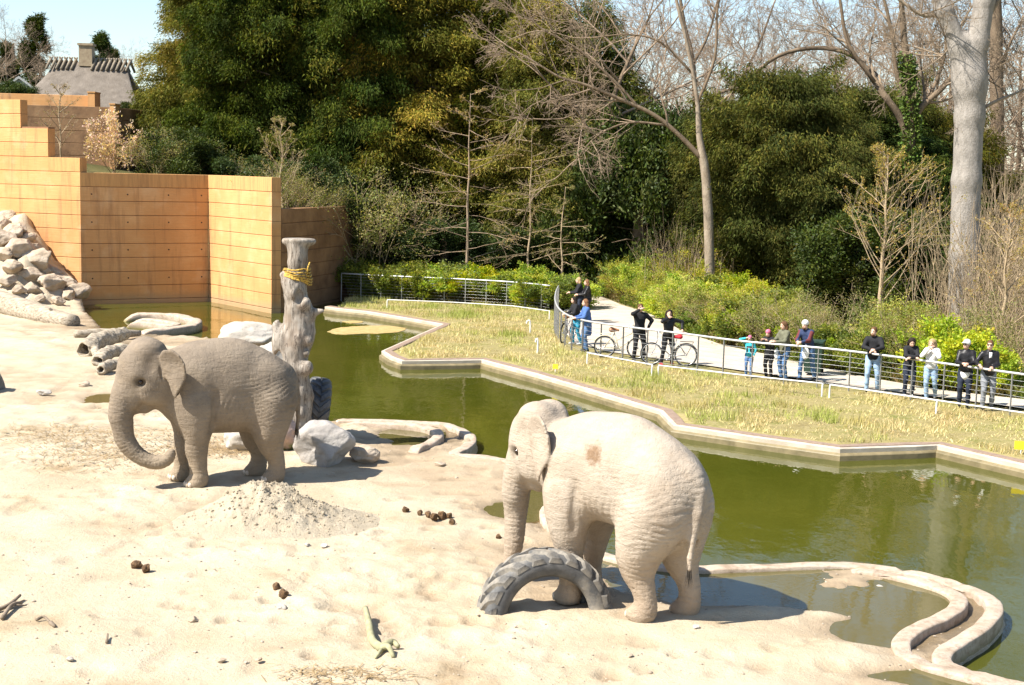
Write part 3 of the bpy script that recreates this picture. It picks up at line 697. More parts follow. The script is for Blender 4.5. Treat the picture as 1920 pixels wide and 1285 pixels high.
def elephant(name, label, loc, rz, scale, mat, P, res=.024):
    s = SDF((-1.9, -1.05, -.02), (2.9, 1.05, 3.05), res)
    # trunk of the body: deep barrel, arched back, sloping rump
    bl = P.get('belly', 0.0)
    s.ell((.0, 0, 1.86 + bl * .5), (1.05, .66, .80 - bl * .5), .2)
    s.ell((.06, 0, 2.24), (.78, .40, .48), .25)
    s.ell((.62, 0, 1.80 + bl * .45), (.56, .56, .80 - bl * .45), .25)
    s.ell((-.72, 0, 1.70), (.60, .57, .74), .25)
    s.ell((-1.00, 0, 1.58), (.34, .42, .50), .25)
    s.ell((-.05, 0, 1.42 + bl), (.88, .56, .46), .25)
    for sd in (-1, 1):
        s.ell((-.78, sd * .34, 1.62), (.46, .26, .62), .2)
        s.ell((.66, sd * .36, 1.62), (.34, .22, .58), .2)
    s.ell((-1.08, 0, 1.96), (.26, .2, .24), .22)                 # root of tail
    # neck and head (head turned by P['turn'], nodded by P['nod'])
    hp = np.array([1.12, 0, 2.13]); HR = rotz(P['turn']) @ roty(P['nod'])
    hs = P.get('hs', 1.0); hd = lambda q: hp + HR @ ((np.asarray(q, float) - hp) * hs)
    s.cone((.55, 0, 2.02), hd((1.28, 0, 2.12)), .54, .36 * hs, .22)
    s.cone((.7, 0, 1.6), hd((1.30, 0, 1.82)), .42, .26, .22)
    s.ell(hd((1.44, 0, 2.24)), np.array((.40, .37, .44)) * hs, .15, HR)
    for sd in (-1, 1):
        s.ell(hd((1.38, sd * .155, 2.54)), np.array((.25, .19, .19)) * hs, .14, HR)       # twin domes
        s.ell(hd((1.58, sd * .26, 2.16)), np.array((.17, .10, .12)) * hs, .10, HR)        # brow
        s.ell(hd((1.38, sd * .25, 1.92)), np.array((.27, .17, .28)) * hs, .14, HR)        # cheek
        s.ell(hd((1.24, sd * .30, 2.20)), np.array((.16, .12, .26)) * hs, .12, HR)        # temple behind the eye
        s.ell(hd((1.66, sd * .17, 1.78)), np.array((.10, .09, .17)) * hs, .10, HR)        # tusk sheath
        s.ell(hd((1.615, sd * .345, 2.05)), np.array((.085, .055, .07)) * hs, .03, HR, sub=True)
        s.ell(hd((1.60, sd * .285, 2.09)), np.array((.075, .05, .03)) * hs, .03, HR)       # lid
        s.ell(hd((1.50, sd * .43, 2.34)), np.array((.10, .06, .13)) * hs, .08, HR, sub=True)  # temple hollow
    s.ell(hd((1.66, 0, 2.20)), np.array((.20, .27, .30)) * hs, .16, HR)                   # forehead
    s.chain([hd((1.38, 0, 1.78)), hd((1.47, 0, 1.63)), hd((1.58, 0, 1.53))], [.25, .19, .07], .10)   # lower jaw
    # proboscis
    T = [hd(q) for q in P['trunk0']] + [np.asarray(q, float) for q in P['trunk']]
    T = catmull(np.array(T), 5); r = np.interp(np.linspace(0, 1, len(T)), [0, .12, .3, .6, .85, 1], [.27, .235, .185, .135, .098, .075])
    s.chain(T, r, .12, .05)
    e_ = T[-1] - T[-2]; e_ /= np.linalg.norm(e_); s.cone(T[-1], T[-1] + e_ * .05 + np.array([0, 0, .02]), .05, .025, .03)
    # legs
    for (kind, L) in P['legs']:
        L = np.asarray(L, float)
        rr = [.36, .285, .20, .165, .150, .160, .18] if kind == 'f' else [.42, .35, .24, .172, .145, .155, .175]
        Lc = catmull(L, 3); rc = np.interp(np.linspace(0, 1, len(Lc)), np.linspace(0, 1, len(rr)), rr) * np.interp(np.linspace(0, 1, len(Lc)), [0, .3, .6, 1], [1, 1, P.get('leg', .95), P.get('leg', .95)])
        s.chain(Lc, rc, .13, .06)
        fx = L[-1]; s.ell((fx[0] + .045, fx[1], fx[2] - .02), (.195, .175, .12), .06)
        k_ = L[2]; s.ell((k_[0] + (.03 if kind == 'f' else .05), k_[1], k_[2]), (.15, .135, .15), .12)
    for sd in (-1, 1):                                           # creases where the limbs join the body
        s.cone((.28, sd * .66, 1.80), (.34, sd * .56, 1.10), .03, .035, .09, sub=True)
        s.cone((-.32, sd * .68, 1.62), (-.34, sd * .58, 1.02), .03, .035, .09, sub=True)
        s.cone((-1.20, sd * .24, 1.80), (-1.12, sd * .20, 1.05), .03, .04, .08, sub=True)
        s.cone((.95, sd * .50, 1.95), (.92, sd * .40, 1.45), .03, .03, .09, sub=True)
    # ears
    for sd in (-1, 1):
        ear_block(s, sd, hd((1.26, sd * P.get('eary', .40), 2.22 + P.get('earz', (0, 0))[0 if sd < 0 else 1])), P['earyaw'][0 if sd < 0 else 1] + sd * P['turn'], P.get('eartilt', .05), P['earpoly'], fold=P.get('fold', 0))
        ey = P.get('eary', .40) + .01
        s.chain([hd((1.31, sd * ey, 2.50)), hd((1.28, sd * (ey + .02), 2.58)), hd((1.16, sd * (ey + .02), 2.60))], [.001, .001, .001], .01) if False else None
        for (a_, b_) in (((1.315, ey, 2.44), (1.285, ey + .01, 2.10)), ((1.25, ey + .02, 2.62), (1.06, ey + .05, 2.63))): s.cone(hd((a_[0], sd * a_[1], a_[2])), hd((b_[0], sd * b_[1], b_[2])), .022, .016, .02, sub=True)
    # tail
    s.chain(P['tail'], np.interp(np.linspace(0, 1, len(P['tail'])), [0, .3, 1], [.085, .055, .034]), .10, .03)
    V, Q = s.mesh(1)
    # folds of loose skin: real relief on flanks, legs and proboscis
    N = np.zeros_like(V); fn = np.cross(V[Q[:, 2]] - V[Q[:, 0]], V[Q[:, 3]] - V[Q[:, 1]])
    for k in range(4): np.add.at(N, Q[:, k], fn)
    N /= np.linalg.norm(N, axis=1, keepdims=True) + 1e-9
    x, y, z = V.T
    w = .003 * fbm(x * 5, y * 5, z * 9, 3, 3) + .010 * fbm(x * 1.6, y * 1.6, z * 1.6, 2, 8)
    rump = sstep(.1, -.6, x) * sstep(2.3, 1.9, z) * sstep(.9, 1.2, z)
    fold = 1 - np.abs(np.sin(z * 42 + 6 * vnoise(x * 2.2, y * 2.2, z * 2.2, 5) + x * 9)); w -= .016 * rump * fold ** 3
    fl = sstep(.5, .2, x) * sstep(-.7, -.3, x) * sstep(1.9, 1.5, z) * sstep(1.0, 1.2, z)
    fold = 1 - np.abs(np.sin(x * 34 + 5 * vnoise(x * 3, y * 3, z * 1.5, 15) + z * 5)); w -= .014 * fl * fold ** 3
    lg = sstep(1.2, .8, z) * sstep(.08, .16, z); fold = 1 - np.abs(np.sin(z * 48 + 5 * vnoise(x * 4, y * 4, z * 3, 6))); w -= .012 * lg * fold ** 3
    d = np.full(len(V), 9.0); tpar = np.zeros(len(V)); acc = 0
    for a, b in zip(T[:-1], T[1:]):
        e = b - a; L_ = np.linalg.norm(e); tt = np.clip((V - a) @ e / (L_ * L_ + 1e-9), 0, 1); dd = np.linalg.norm(V - a - tt[:, None] * e, axis=1)
        m = dd < d; d[m] = dd[m]; tpar[m] = acc + tt[m] * L_; acc += L_
    tr = (d < .26) * sstep(.25, .45, tpar); fold = 1 - np.abs(np.sin(tpar * 52)); w -= .012 * tr * fold ** 2.5
    ck = sstep(.35, .1, np.linalg.norm((V - hd((1.38, 0, 1.88))) * (1, .0, 1), axis=1)); fold = 1 - np.abs(np.sin(x * 60 + 4 * vnoise(x * 4, y * 4, z * 2, 16))); w -= .014 * ck * fold ** 3
    dt = np.full(len(V), 9.0)
    for a, b in zip(P['tail'][:-1], P['tail'][1:]):
        a = np.asarray(a, float); e = np.asarray(b, float) - a; tt = np.clip((V - a) @ e / (e @ e), 0, 1); dt = np.minimum(dt, np.linalg.norm(V - a - tt[:, None] * e, axis=1))
    w = w * np.where(dt < .10, .15, 1)
    V = V + N * w[:, None]
    V[:, 2] = np.maximum(V[:, 2], 0)
    root = empty(name, loc, rz, label, 'elephant', 'elephants in the yard'); root.scale = (scale,) * 3
    obj('body', mesh_np('body', V, None, Q), mat, root)
    for sd in (-1, 1):
        e_ = MB().ball((0, 0, 0), .045, 12, 8).build('eye', M_EYE, root); e_.location = hd((1.605, sd * .315, 2.05))
    for (kind, L) in P['legs']:
        fx = np.asarray(L[-1], float)
        for a in ([-.9, -.45, 0, .45, .9] if kind == 'f' else [-.65, -.22, .22, .65]):
            nn = MB().ball((0, 0, 0), (.026, .045, .05), 8, 6).build('toenail', M_NAIL, root)
            nn.location = (fx[0] + .045 + .185 * math.cos(a), fx[1] + .165 * math.sin(a), max(fx[2] - .03, .055)); nn.rotation_euler = (0, 0, a)
    tp = np.asarray(P['tail'][-1], float); m = MB(); r_ = random.Random(3)
    for i in range(26):
        o = np.array([r_.gauss(0, .02), r_.gauss(0, .014), 0]); L_ = r_.uniform(.12, .26)
        m.tube([tp + o * .5 + (0, 0, .08), tp + o - (0, 0, L_ * .5), tp + o * 1.6 - (0, 0, L_)], [.006, .005, .001], 4, False)
    m.build('tail_tuft', M_TAILHAIR, root)
    return root

EAR = [(-.04, .26), (.10, .40), (.30, .43), (.47, .34), (.55, .16), (.52, -.08), (.42, -.32), (.30, -.50), (.22, -.46), (.14, -.22), (.03, -.10)]
M_SKIN_L = skin_material('left_elephant_skin', (.165, .130, .095), (.238, .190, .140), (.30, .244, .182), (.305, .238, .162), (1.63, .42, 2.03))
M_SKIN_R = skin_material('right_elephant_skin', (.30, .24, .18), (.39, .325, .253), (.44, .375, .30), (.33, .245, .168), (1.63, .36, 2.03), scar=(.02, .50, 2.24))
PL = dict(turn=.14, nod=.02, hs=1.12, earyaw=(.8, .8), eartilt=-.05, fold=.12, earpoly=[(x * 1.0, z) for x, z in EAR],
          trunk0=[(1.66, 0, 2.06), (1.78, 0, 1.80), (1.86, .0, 1.5)],
          trunk=[(1.90, .12, 1.22), (1.86, .14, .95), (1.74, .18, .74), (1.54, .24, .57), (1.32, .32, .50), (1.14, .38, .55), (1.06, .42, .68)],
          legs=[('f', [(.66, -.36, 1.55), (.64, -.36, 1.1), (.68, -.34, .7), (.72, -.34, .42), (.73, -.34, .2), (.76, -.34, .10)]),
                ('f', [(.60, .36, 1.55), (.58, .37, 1.1), (.58, .36, .7), (.56, .36, .42), (.55, .36, .2), (.58, .36, .10)]),
                ('h', [(-.80, -.32, 1.55), (-.66, -.34, 1.0), (-.66, -.34, .7), (-.74, -.34, .42), (-.72, -.34, .2), (-.68, -.34, .10)]),
                ('h', [(-.84, .32, 1.55), (-.78, .34, 1.0), (-.82, .34, .7), (-.92, .34, .42), (-.92, .34, .2), (-.88, .34, .10)])],
          tail=[(-1.22, 0, 2.0), (-1.36, 0, 1.8), (-1.42, .02, 1.55), (-1.42, .03, 1.2), (-1.40, .03, .95)])
PR = dict(turn=.06, nod=.06, hs=1.06, belly=.26, leg=.90, earyaw=(.25, .34), eartilt=.0, fold=.05, eary=.46, earz=(-.22, 0), earpoly=[(x * .98, z * 1.05) for x, z in EAR],
          trunk0=[(1.68, 0, 2.02), (1.82, 0, 1.70), (1.90, 0, 1.4)],
          trunk=[(1.93, .0, 1.1), (1.94, .0, .80), (1.95, .01, .5), (1.98, .02, .28), (2.02, .03, .12)],
          legs=[('f', [(.66, -.36, 1.55), (.66, -.36, 1.1), (.70, -.34, .7), (.74, -.34, .42), (.74, -.34, .2), (.78, -.34, .10)]),
                ('f', [(.62, .36, 1.55), (.60, .37, 1.1), (.58, .36, .7), (.56, .36, .42), (.55, .36, .2), (.57, .36, .10)]),
                ('h', [(-.84, -.32, 1.55), (-.80, -.35, 1.0), (-.86, -.36, .7), (-.98, -.37, .42), (-.98, -.37, .2), (-.94, -.37, .10)]),
                ('h', [(-.80, .32, 1.55), (-.64, .36, 1.0), (-.64, .36, .7), (-.74, .34, .42), (-.76, .33, .22), (-.70, .33, .13)])],
          tail=[(-1.22, 0, 2.02), (-1.36, .03, 1.86), (-1.40, .10, 1.6), (-1.36, .16, 1.25), (-1.34, .18, 1.0), (-1.34, .19, .85)])
def zat(p): return float(yard_z(np.array([p[0]]), np.array([p[1]]), False)[0])
pl = G(421, 899); pl[2] = zat(pl)
elephant('elephant', 'grey-brown elephant facing left with its trunk curled, beside the dead tree post', pl, math.pi + math.radians(23), .99, M_SKIN_L, PL)
pr = G(1155, 1130); pr[2] = zat(pr)
elephant('elephant', 'pale dusty elephant with a brown patch on its flank, behind the half-buried tyre', pr, math.pi - math.radians(42), .985, M_SKIN_R, PR)

# ================================================================ TYRES
t = NT('old_tyre_rubber'); P_ = t.pos(); n1 = t.noise(4, 6, .65, vec=P_)
c = t.ramp(n1, [(.25, (.035, .035, .037)), (.5, (.085, .084, .082)), (.75, (.17, .165, .157))]); c = t.mix(t.maprange(t.noise(1.8, 5, .65, vec=P_), .52, .68, 0, .7), c, (.32, .28, .22))
t.base(c); t.rough(.75); t.bump(t.noise(25, 4, .6, vec=P_), .4, .012); M_TYRE = t.m
t = NT('black_tyre_rubber'); P_ = t.pos()
t.base(t.ramp(t.noise(4, 5, .6, vec=P_), [(.3, (.03, .031, .033)), (.7, (.11, .11, .108))])); t.rough(.6); t.bump(t.noise(25, 4, .6, vec=P_), .3, .01); M_TYREB = t.m
def tyre(name, label, R, W, th, mat, group, a0=0.0, a1=2 * math.pi, lugs=22, rim_r=.58):
    """ring in the local XZ plane, axle along Y; th kept for shape of the wall; lugs are separate chevron bars"""
    root = empty(name, (0, 0, 0), 0, label, 'tyre', group)
    full = a1 - a0 > 6.2; n = 56
    A = np.linspace(a0, a1, n)
    # cross-section (radius, across): tread crown, shoulders, bulging walls, bead, inside
    pr = [(R * rim_r, -W * .36), (R * rim_r + .04, -W * .46), (R * .76, -W * .53), (R * .90, -W * .50), (R * .955, -W * .40), (R * .965, 0),
          (R * .955, W * .40), (R * .90, W * .50), (R * .76, W * .53), (R * rim_r + .04, W * .46), (R * rim_r, W * .36), (R * rim_r + .05, W * .30), (R * .78, W * .44), (R * .90, W * .34), (R * .915, 0), (R * .90, -W * .34), (R * .78, -W * .44), (R * rim_r + .05, -W * .30)]
    k = len(pr); V = np.zeros((n, k, 3))
    for j, (r, y) in enumerate(pr):
        rr = r * (1 + .006 * np.sin(3 * A + j))
        V[:, j, 0] = rr * np.cos(A); V[:, j, 2] = rr * np.sin(A); V[:, j, 1] = y
    i = np.arange(n - 1)[:, None] * k; j = np.arange(k)[None]
    Q = np.stack([i + j, i + (j + 1) % k, i + k + (j + 1) % k, i + k + j], -1).reshape(-1, 4)
    obj('casing', mesh_np('casing', V.reshape(-1, 3), None, Q), mat, root)
    m = None
    for q_ in range(lugs):
        for sd in (-1, 1):
            a = a0 + (q_ + (.25 if sd > 0 else .75)) * (a1 - a0) / lugs
            if m is None or True:
                key = sd
            # a lug: bar bent forward from shoulder to crown
            L = 6; Vb = []
            for s_ in range(L):
                f = s_ / (L - 1); yy = sd * W * (.53 - .50 * f); aa = f * .30 * (1.0)
                rb = R * np.interp(f, [0, .22, .4, 1], [.86, .94, .955, .965]) - .015; rt = rb + .065
                wv = .052 + .018 * (1 - f)
                for (rr, da) in ((rb, -wv * 1.4), (rt, -wv * .8), (rt, wv * .8), (rb, wv * 1.4)):
                    an = aa + da / R * 1.2
                    Vb.append((rr * math.cos(an), yy, rr * math.sin(an)))
            Qb = [(s_ * 4 + j, s_ * 4 + (j + 1) % 4, s_ * 4 + 4 + (j + 1) % 4, s_ * 4 + 4 + j) for s_ in range(L - 1) for j in range(4)] + [(0, 3, 2, 1), (20, 21, 22, 23)]
            if (name, R, sd) not in _lug: _lug[(name, R, sd)] = mesh_np('tread_lug', Vb, None, Qb, False); _lug[(name, R, sd)].materials.append(mat)
            if full or a < a1 - .25: share('tread_lug', _lug[(name, R, sd)], root, rot=(0, -a, 0))
    return root
_lug = {}
# big half-buried one in front of the right elephant
ty = tyre('tractor_tyre', 'large grey tractor tyre half buried in the sand before the right elephant', .93, .50, .3, M_TYRE, 'old tractor tyres', -.25, math.pi + .25, 12, .63)
p = G(1022, 1138); ty.location = (p[0], p[1] + .05, zat(p) - .14); ty.rotation_euler = (math.radians(-6), math.radians(2), math.radians(16))
ty = tyre('tractor_tyre', 'black tractor tyre standing against the dead tree post', .68, .44, .3, M_TYREB, 'old tractor tyres', 0, 2 * math.pi, 18, .55)
p = G(588, 822); ty.location = (p[0] + .02, p[1] + .3, zat(p) + .62); ty.rotation_euler = (math.radians(8), 0, math.radians(102))
ty = tyre('tractor_tyre', 'sunlit half tyre cut off by the left edge of the picture', .80, .45, .3, M_TYRE, 'old tractor tyres', -.1, math.pi + .1, 14, .58)
p = G(-22, 735); ty.location = (p[0] - .25, p[1], zat(p) - .05); ty.rotation_euler = (math.radians(-8), 0, math.radians(70))

# ================================================================ ROCKS
def rock_material(name, a, b, c_, moss=False):
    t = NT(name); P_ = t.pos(); n1 = t.noise(1.8, 6, .65, vec=P_); n2 = t.noise(14, 5, .7, vec=P_)
    c = t.ramp(n1, [(.28, a), (.5, b), (.72, c_)]); c = t.mix(t.maprange(n2, .55, .75, 0, .5), c, tuple(x * .55 for x in a))
    if moss: c = t.mix(t.maprange(t.math('ADD', t.sep(P_, 2), t.noise(3, 4, .6, vec=P_)), .12, .30, .9, 0), c, (.10, .14, .02))
    t.base(c); t.rough(.9); t.b.inputs['Specular IOR Level'].default_value = .2; t.bump(t.math('ADD', n2, t.noise(5, 5, .6, vec=P_)), .6, .03); return t.m
M_ROCK_G = rock_material('grey_granite', (.27, .25, .23), (.36, .33, .30), (.45, .42, .38))
M_ROCK_W = rock_material('pale_limestone', (.30, .265, .215), (.43, .39, .335), (.52, .475, .41))
M_ROCK_P = rock_material('pink_granite', (.32, .22, .18), (.42, .30, .25), (.50, .39, .33), True)
M_ROCK_T = rock_material('tan_boulder_stone', (.27, .205, .14), (.40, .32, .235), (.50, .42, .33))
def rock_mesh(name, dims, seed, cuts=12, sub=3, rough=.10):
    n = 6 * 2 ** sub // 2
    # sphere from a subdivided cube, then planar fracture faces and noise
    u = np.linspace(-1, 1, n + 1); A, B = np.meshgrid(u, u); one = np.ones_like(A); V = []; Q = []; off = 0
    for P in ((A, B, one), (B, A, -one), (one, A, B), (-one, B, A), (B, one, A), (A, -one, B)):
        p = np.stack(P, -1).reshape(-1, 3); V.append(p); i = np.arange(n)[:, None] * (n + 1); j = np.arange(n)[None]
        Q.append(np.stack([i + j, i + j + 1, i + n + 2 + j, i + n + 1 + j], -1).reshape(-1, 4) + off); off += len(p)
    V = np.concatenate(V); Q = np.concatenate(Q); V /= np.linalg.norm(V, axis=1, keepdims=True)
    r = np.random.default_rng(seed); N = r.normal(size=(cuts, 3)); N /= np.linalg.norm(N, axis=1, keepdims=True); d = r.uniform(.55, .88, cuts)
    R_ = np.ones(len(V))
    for k in range(cuts):
        c = V @ N[k]; lim = np.where(c > .05, d[k] / np.maximum(c, .05), 9); h = np.clip(.5 + .5 * (R_ - lim) / .045, 0, 1); R_ = R_ * (1 - h) + lim * h - .045 * h * (1 - h)
    W = V * R_[:, None]; W = W * (1 + rough * fbm(W[:, 0] * 2 + seed, W[:, 1] * 2, W[:, 2] * 2, 4, seed))[:, None]
    W, inv = np.unique(np.round(W * 1e5).astype(np.int64), axis=0, return_inverse=True); inv = inv.ravel()
    return mesh_np(name, W / 1e5 * np.asarray(dims, float), None, inv[Q])
def rock(L_px, depth_v, dims, seed, mat, label, rz=0.0, group=None, cuts=9, sink=.25, tilt=(0, 0), name='boulder', cat='boulder', z=None):
    p = G(L_px, depth_v) if z is None else D(L_px, depth_v, z)
    o = obj(name, rock_mesh(name, dims, seed, cuts), mat)
    zz = zat(p) if z is None else p[2]
    o.location = (p[0], p[1], zz + dims[2] * (1 - sink * 2) if z is None else zz); o.rotation_euler = (tilt[0], tilt[1], rz); tag(o, label, cat, group); return o
gb = 'boulders by the dead tree post'
rock(606, 866, (.60, .55, .50), 17, M_ROCK_G, 'big grey boulder in front of the post, half in the elephant\'s shadow', .3, gb, 8, .16)
rock(684, 858, (.34, .30, .20), 23, M_ROCK_T, 'small flat stone leaning against the right side of the grey boulder', .2, gb, 8, .18)
rock(520, 838, (.50, .45, .48), 31, M_ROCK_P, 'pinkish mossy boulder between the left elephant and the post', .5, gb, 8, .2)
rock(462, 838, (.48, .45, .40), 33, M_ROCK_W, 'pale boulder low behind the left elephant\'s belly', 1.2, gb, 8, .2)
rock(468, 655, (1.15, .75, .62), 41, M_ROCK_W, 'large white boulder behind the left elephant\'s back', .2, gb, 7, .18)
rock(515, 700, (.55, .5, .62), 43, M_ROCK_W, 'upright pale rock touching the left side of the post', .9, gb, 8, .15)
# boulders tipped on the spoil bank under the stepped wall
gs = 'boulders on the spoil bank'
def on_bank(u, v):
    d = ray(u, v); yy = np.arange(44, 61.5, .08); P = EYE + d[None] * (yy / d[1])[:, None]; h = P[:, 2] <= yard_z(P[:, 0], P[:, 1], False); k = int(np.argmax(h)) if h.any() else len(yy) - 1; return P[k]
BL = [(8, 452, 56.3, .75, 'topmost boulder of the spoil bank at the left edge'), (40, 470, 55.6, .85, 'pale angular boulder high on the spoil bank below the topmost one'), (22, 508, 54.6, .62, 'middle boulder of the spoil bank near the picture edge'),
      (72, 492, 55.4, .80, 'big boulder against the foot of the stepped wall, halfway up the bank'), (58, 520, 54.2, .6, 'rounded boulder in the middle of the spoil bank'), (98, 534, 53.6, .66, 'boulder on the lower bank, left of the last two'),
      (88, 508, 54.8, .5, 'small boulder wedged under the halfway boulder by the wall'), (122, 530, 54.0, .55, 'tan boulder by the wall low on the bank'), (148, 553, 53.2, .62, 'lowest boulder of the bank, flat topped with a dark end'),
      (130, 556, 52.6, .42, 'small stone just left of the lowest bank boulder'), (4, 480, 55.4, .5, 'half-seen boulder at the picture edge below the topmost one'), (34, 545, 53.0, .36, 'small stone above the fallen log, near its middle'), (76, 560, 52.2, .3, 'smallest stone above the end of the fallen log'), (2, 424, 57.5, .6, 'boulder at the very top of the bank, cut by the picture edge'), (24, 440, 0, .55, 'boulder on the crest just right of the very top of the bank'), (52, 448, 0, .42, 'small crest boulder leaning on the stepped wall'), (60, 545, 0, .5, 'broad boulder low on the bank above the middle of the log'), (110, 568, 0, .4, 'tan stone near the foot of the bank above the log end'), (14, 530, 0, .5, 'boulder low on the bank near the picture edge'), (165, 565, 0, .34, 'last small stone at the foot of the bank by the water'), (14, 408, 0, .5, 'uppermost small boulder against the wall above the crest'), (36, 428, 0, .45, 'boulder against the wall between the two crest boulders'), (64, 468, 0, .45, 'boulder squeezed between the wall and the halfway boulder'), (84, 478, 0, .4, 'small rock at the wall just above the halfway boulder'), (104, 512, 0, .4, 'rock at the wall above the tan boulder'), (138, 535, 0, .36, 'rock at the wall above the lowest bank boulder')]
for i_, (u, v, y, s_, lb) in enumerate(BL):
    o = rock(u, v, (s_ * 1.0, s_ * .8, s_ * .66), 60 + i_ * 3, M_ROCK_T, lb, i_ * .9, gs, 14, z=y)
    o.location = on_bank(u, v + 4); o.location[2] += s_ * .30
rock(205, 604, (.55, .42, .42), 101, M_ROCK_W, 'pale boulder at the water inlet beyond the left elephant\'s head', .4, 'boulders at the inlet', 8, .12)
rock(222, 588, (.30, .3, .34), 103, M_ROCK_T, 'smaller tan rock perched behind the pale inlet boulder', .1, 'boulders at the inlet', 8, .05)
for i_, (u, v, s_, lb) in enumerate([(82, 737, .16, 'white stone on the sand left of the elephant\'s trunk'), (160, 722, .15, 'white stone just left of the elephant\'s trunk base'), (608, 1026, .06, 'pale pebble at the lower right foot of the sand pile'), (362, 1162, .07, 'white pebble in the middle of the foreground sand'), (575, 1025, .05, 'dark-based pebble below the sand pile'), (415, 1241, .05, 'round grey pebble near the bottom edge, left of centre'),
                                      (530, 1144, .06, 'flat white stone just below the pair of dung balls in the centre'), (485, 1238, .045, 'pale pebble near the bottom edge, left of the green branch'), (130, 1243, .05, 'small dark pebble near the bottom left'), (825, 868, .10, 'stone on the wet sand in front of the short curved rim'), (1305, 1180, .05, 'pebble on the sand just right of the right elephant\'s hind foot'), (1180, 1230, .05, 'pebble near the bottom edge below the right elephant'),
                                      (1650, 1085, .06, 'little stone on the sand bar in the right puddle')]):
    rock(u, v, (s_ * 1.2, s_, s_ * .6), 130 + i_, M_ROCK_W if i_ % 2 == 0 else M_ROCK_T, lb, i_ * .7, 'loose stones', 8, .2, name='stone', cat='stone')

# ================================================================ DEAD TREE POST, LOGS, BRANCHES
t = NT('bleached_wood'); P_ = t.pos(); gr = t.noise(3.0, 6, .65, vec=t.scalevec(P_, (3, 3, .55)), dist=.8)
c = t.ramp(gr, [(.30, (.13, .105, .08)), (.45, (.27, .232, .188)), (.68, (.40, .355, .30))]); c = t.mix(t.maprange(t.noise(2.2, 4, .6, vec=P_), .50, .66, 0, .7), c, (.22, .165, .12)); ck = t.noise(2.4, 5, .6, vec=t.scalevec(P_, (4, 4, .35)), dist=.5); c = t.mix(t.maprange(t.math('ABSOLUTE', t.math('SUBTRACT', ck, .5)), 0, .025, .85, 0), c, (.06, .045, .035)); t.base(c); t.rough(.9); t.b.inputs['Specular IOR Level'].default_value = .15
t.bump(t.math('ADD', gr, t.math('MULTIPLY', t.noise(22, 4, .6, vec=P_), .3)), .6, .02); M_WOOD = t.m
t = NT('bleached_log'); P_ = t.pos(); gr = t.noise(3.0, 6, .65, vec=t.scalevec(P_, (.55, 5, 5)), dist=.4)
c = t.ramp(gr, [(.32, (.12, .095, .065)), (.47, (.32, .265, .195)), (.66, (.46, .40, .315))]); t.base(c); t.rough(.9); t.b.inputs['Specular IOR Level'].default_value = .15
t.bump(gr, .9, .03); M_LOG = t.m
pb = G(562, 830); PY = pb[1] + .1
def PP(u, v, dy=0.0):
    q_ = D(u, v, PY + dy); return q_ - np.array([pb[0], PY, 0])
s = SDF((-1.3, -1.0, -.4), (1.3, 1.0, 4.8), .028)
trunkpts = [PP(546, 850), PP(556, 800), PP(562, 740), PP(556, 690), PP(558, 630), PP(562, 580), PP(556, 530), PP(558, 490), PP(558, 468), PP(558, 450)]
s.chain(trunkpts, [.42, .30, .24, .26, .29, .25, .225, .215, .21, .285], .12, .10)
s.chain([PP(522, 862, -.25), PP(534, 770, -.05), PP(542, 690), PP(528, 640), PP(518, 612)], [.36, .27, .25, .21, .14], .14, .10)   # left bole
s.chain([PP(560, 600), PP(576, 592, -.05), PP(590, 586, -.1), PP(603, 583, -.15)], [.22, .14, .09, .045], .10)        # broken limb right
s.chain([PP(566, 640), PP(578, 620), PP(584, 600, -.05)], [.22, .13, .06], .12)
s.chain([PP(555, 545), PP(541, 525, -.1), PP(530, 515, -.12)], [.24, .16, .08], .10)                                       # stub under the rope
s.ell(PP(572, 452), (.20, .22, .10), .10)                                                                           # flared sawn top
s.ell(PP(534, 452), (.10, .12, .09), .06); s.ell(PP(582, 452), (.10, .12, .08), .06)
for (u, v, r_) in [(574, 570, .12), (556, 552, .10), (578, 640, .08), (576, 690, .14), (541, 715, .12), (575, 662, .07), (565, 775, .13)]: s.ell(PP(u, v, -.2), (r_, r_, r_ * 1.1), .08)
s.ell(PP(560, 556, -.27), (.07, .10, .16), .05, sub=True); s.ell(PP(524, 676, -.1), (.10, .5, .22), .06, sub=True)
s.cut_above(PP(558, 447)[2])
V, Q = s.mesh(1); x, y, z = V.T; nv = fbm(x * 3, y * 3, z * 1.2, 4, 12); nr_ = V - np.c_[np.interp(z, [q_[2] for q_ in trunkpts], [q_[0] for q_ in trunkpts]), 0 * z, z]; nr_ /= np.linalg.norm(nr_, axis=1, keepdims=True) + 1e-6
th_ = np.arctan2(nr_[:, 1], nr_[:, 0]); V = V + nr_ * (.055 * nv + .008 * fbm(x * 9, y * 9, z * 2.5, 3, 13))[:, None]
pr_ = empty('dead_tree_post', (pb[0], PY, 0), 0, 'bleached dead tree trunk standing upright with yellow rope near its top', 'tree post')
obj('trunk', mesh_np('trunk', V, None, Q), M_WOOD, pr_)
t = NT('yellow_rope'); P_ = t.pos(); t.base(t.ramp(t.noise(30, 3, .6, vec=P_), [(.38, (.06, .05, .03)), (.5, (.50, .30, .04)), (.7, (.62, .42, .08))])); t.rough(.8); M_ROPE = t.m
for i_ in range(6):
    c0 = PP(557, 522 - i_ * 4.2 + 4, 0); A = np.linspace(0, 2 * math.pi, 40, endpoint=False)
    rr = .295 + .02 * np.sin(A * 2 + i_)
    Pp = np.c_[c0[0] + rr * np.cos(A), c0[1] + rr * np.sin(A), c0[2] + .10 * np.cos(A + 2.6 + .25 * i_) * (1 - .22 * i_) + .012 * np.sin(A * 5)]
    MB().tube(Pp, .019, 6, closed=True).build('rope_turn', M_ROPE, pr_)
MB().tube([PP(575, 515, -.2), PP(578, 500, -.2), PP(581, 492, -.15)], [.019, .018, .015], 6).build('rope_end', M_ROPE, pr_)

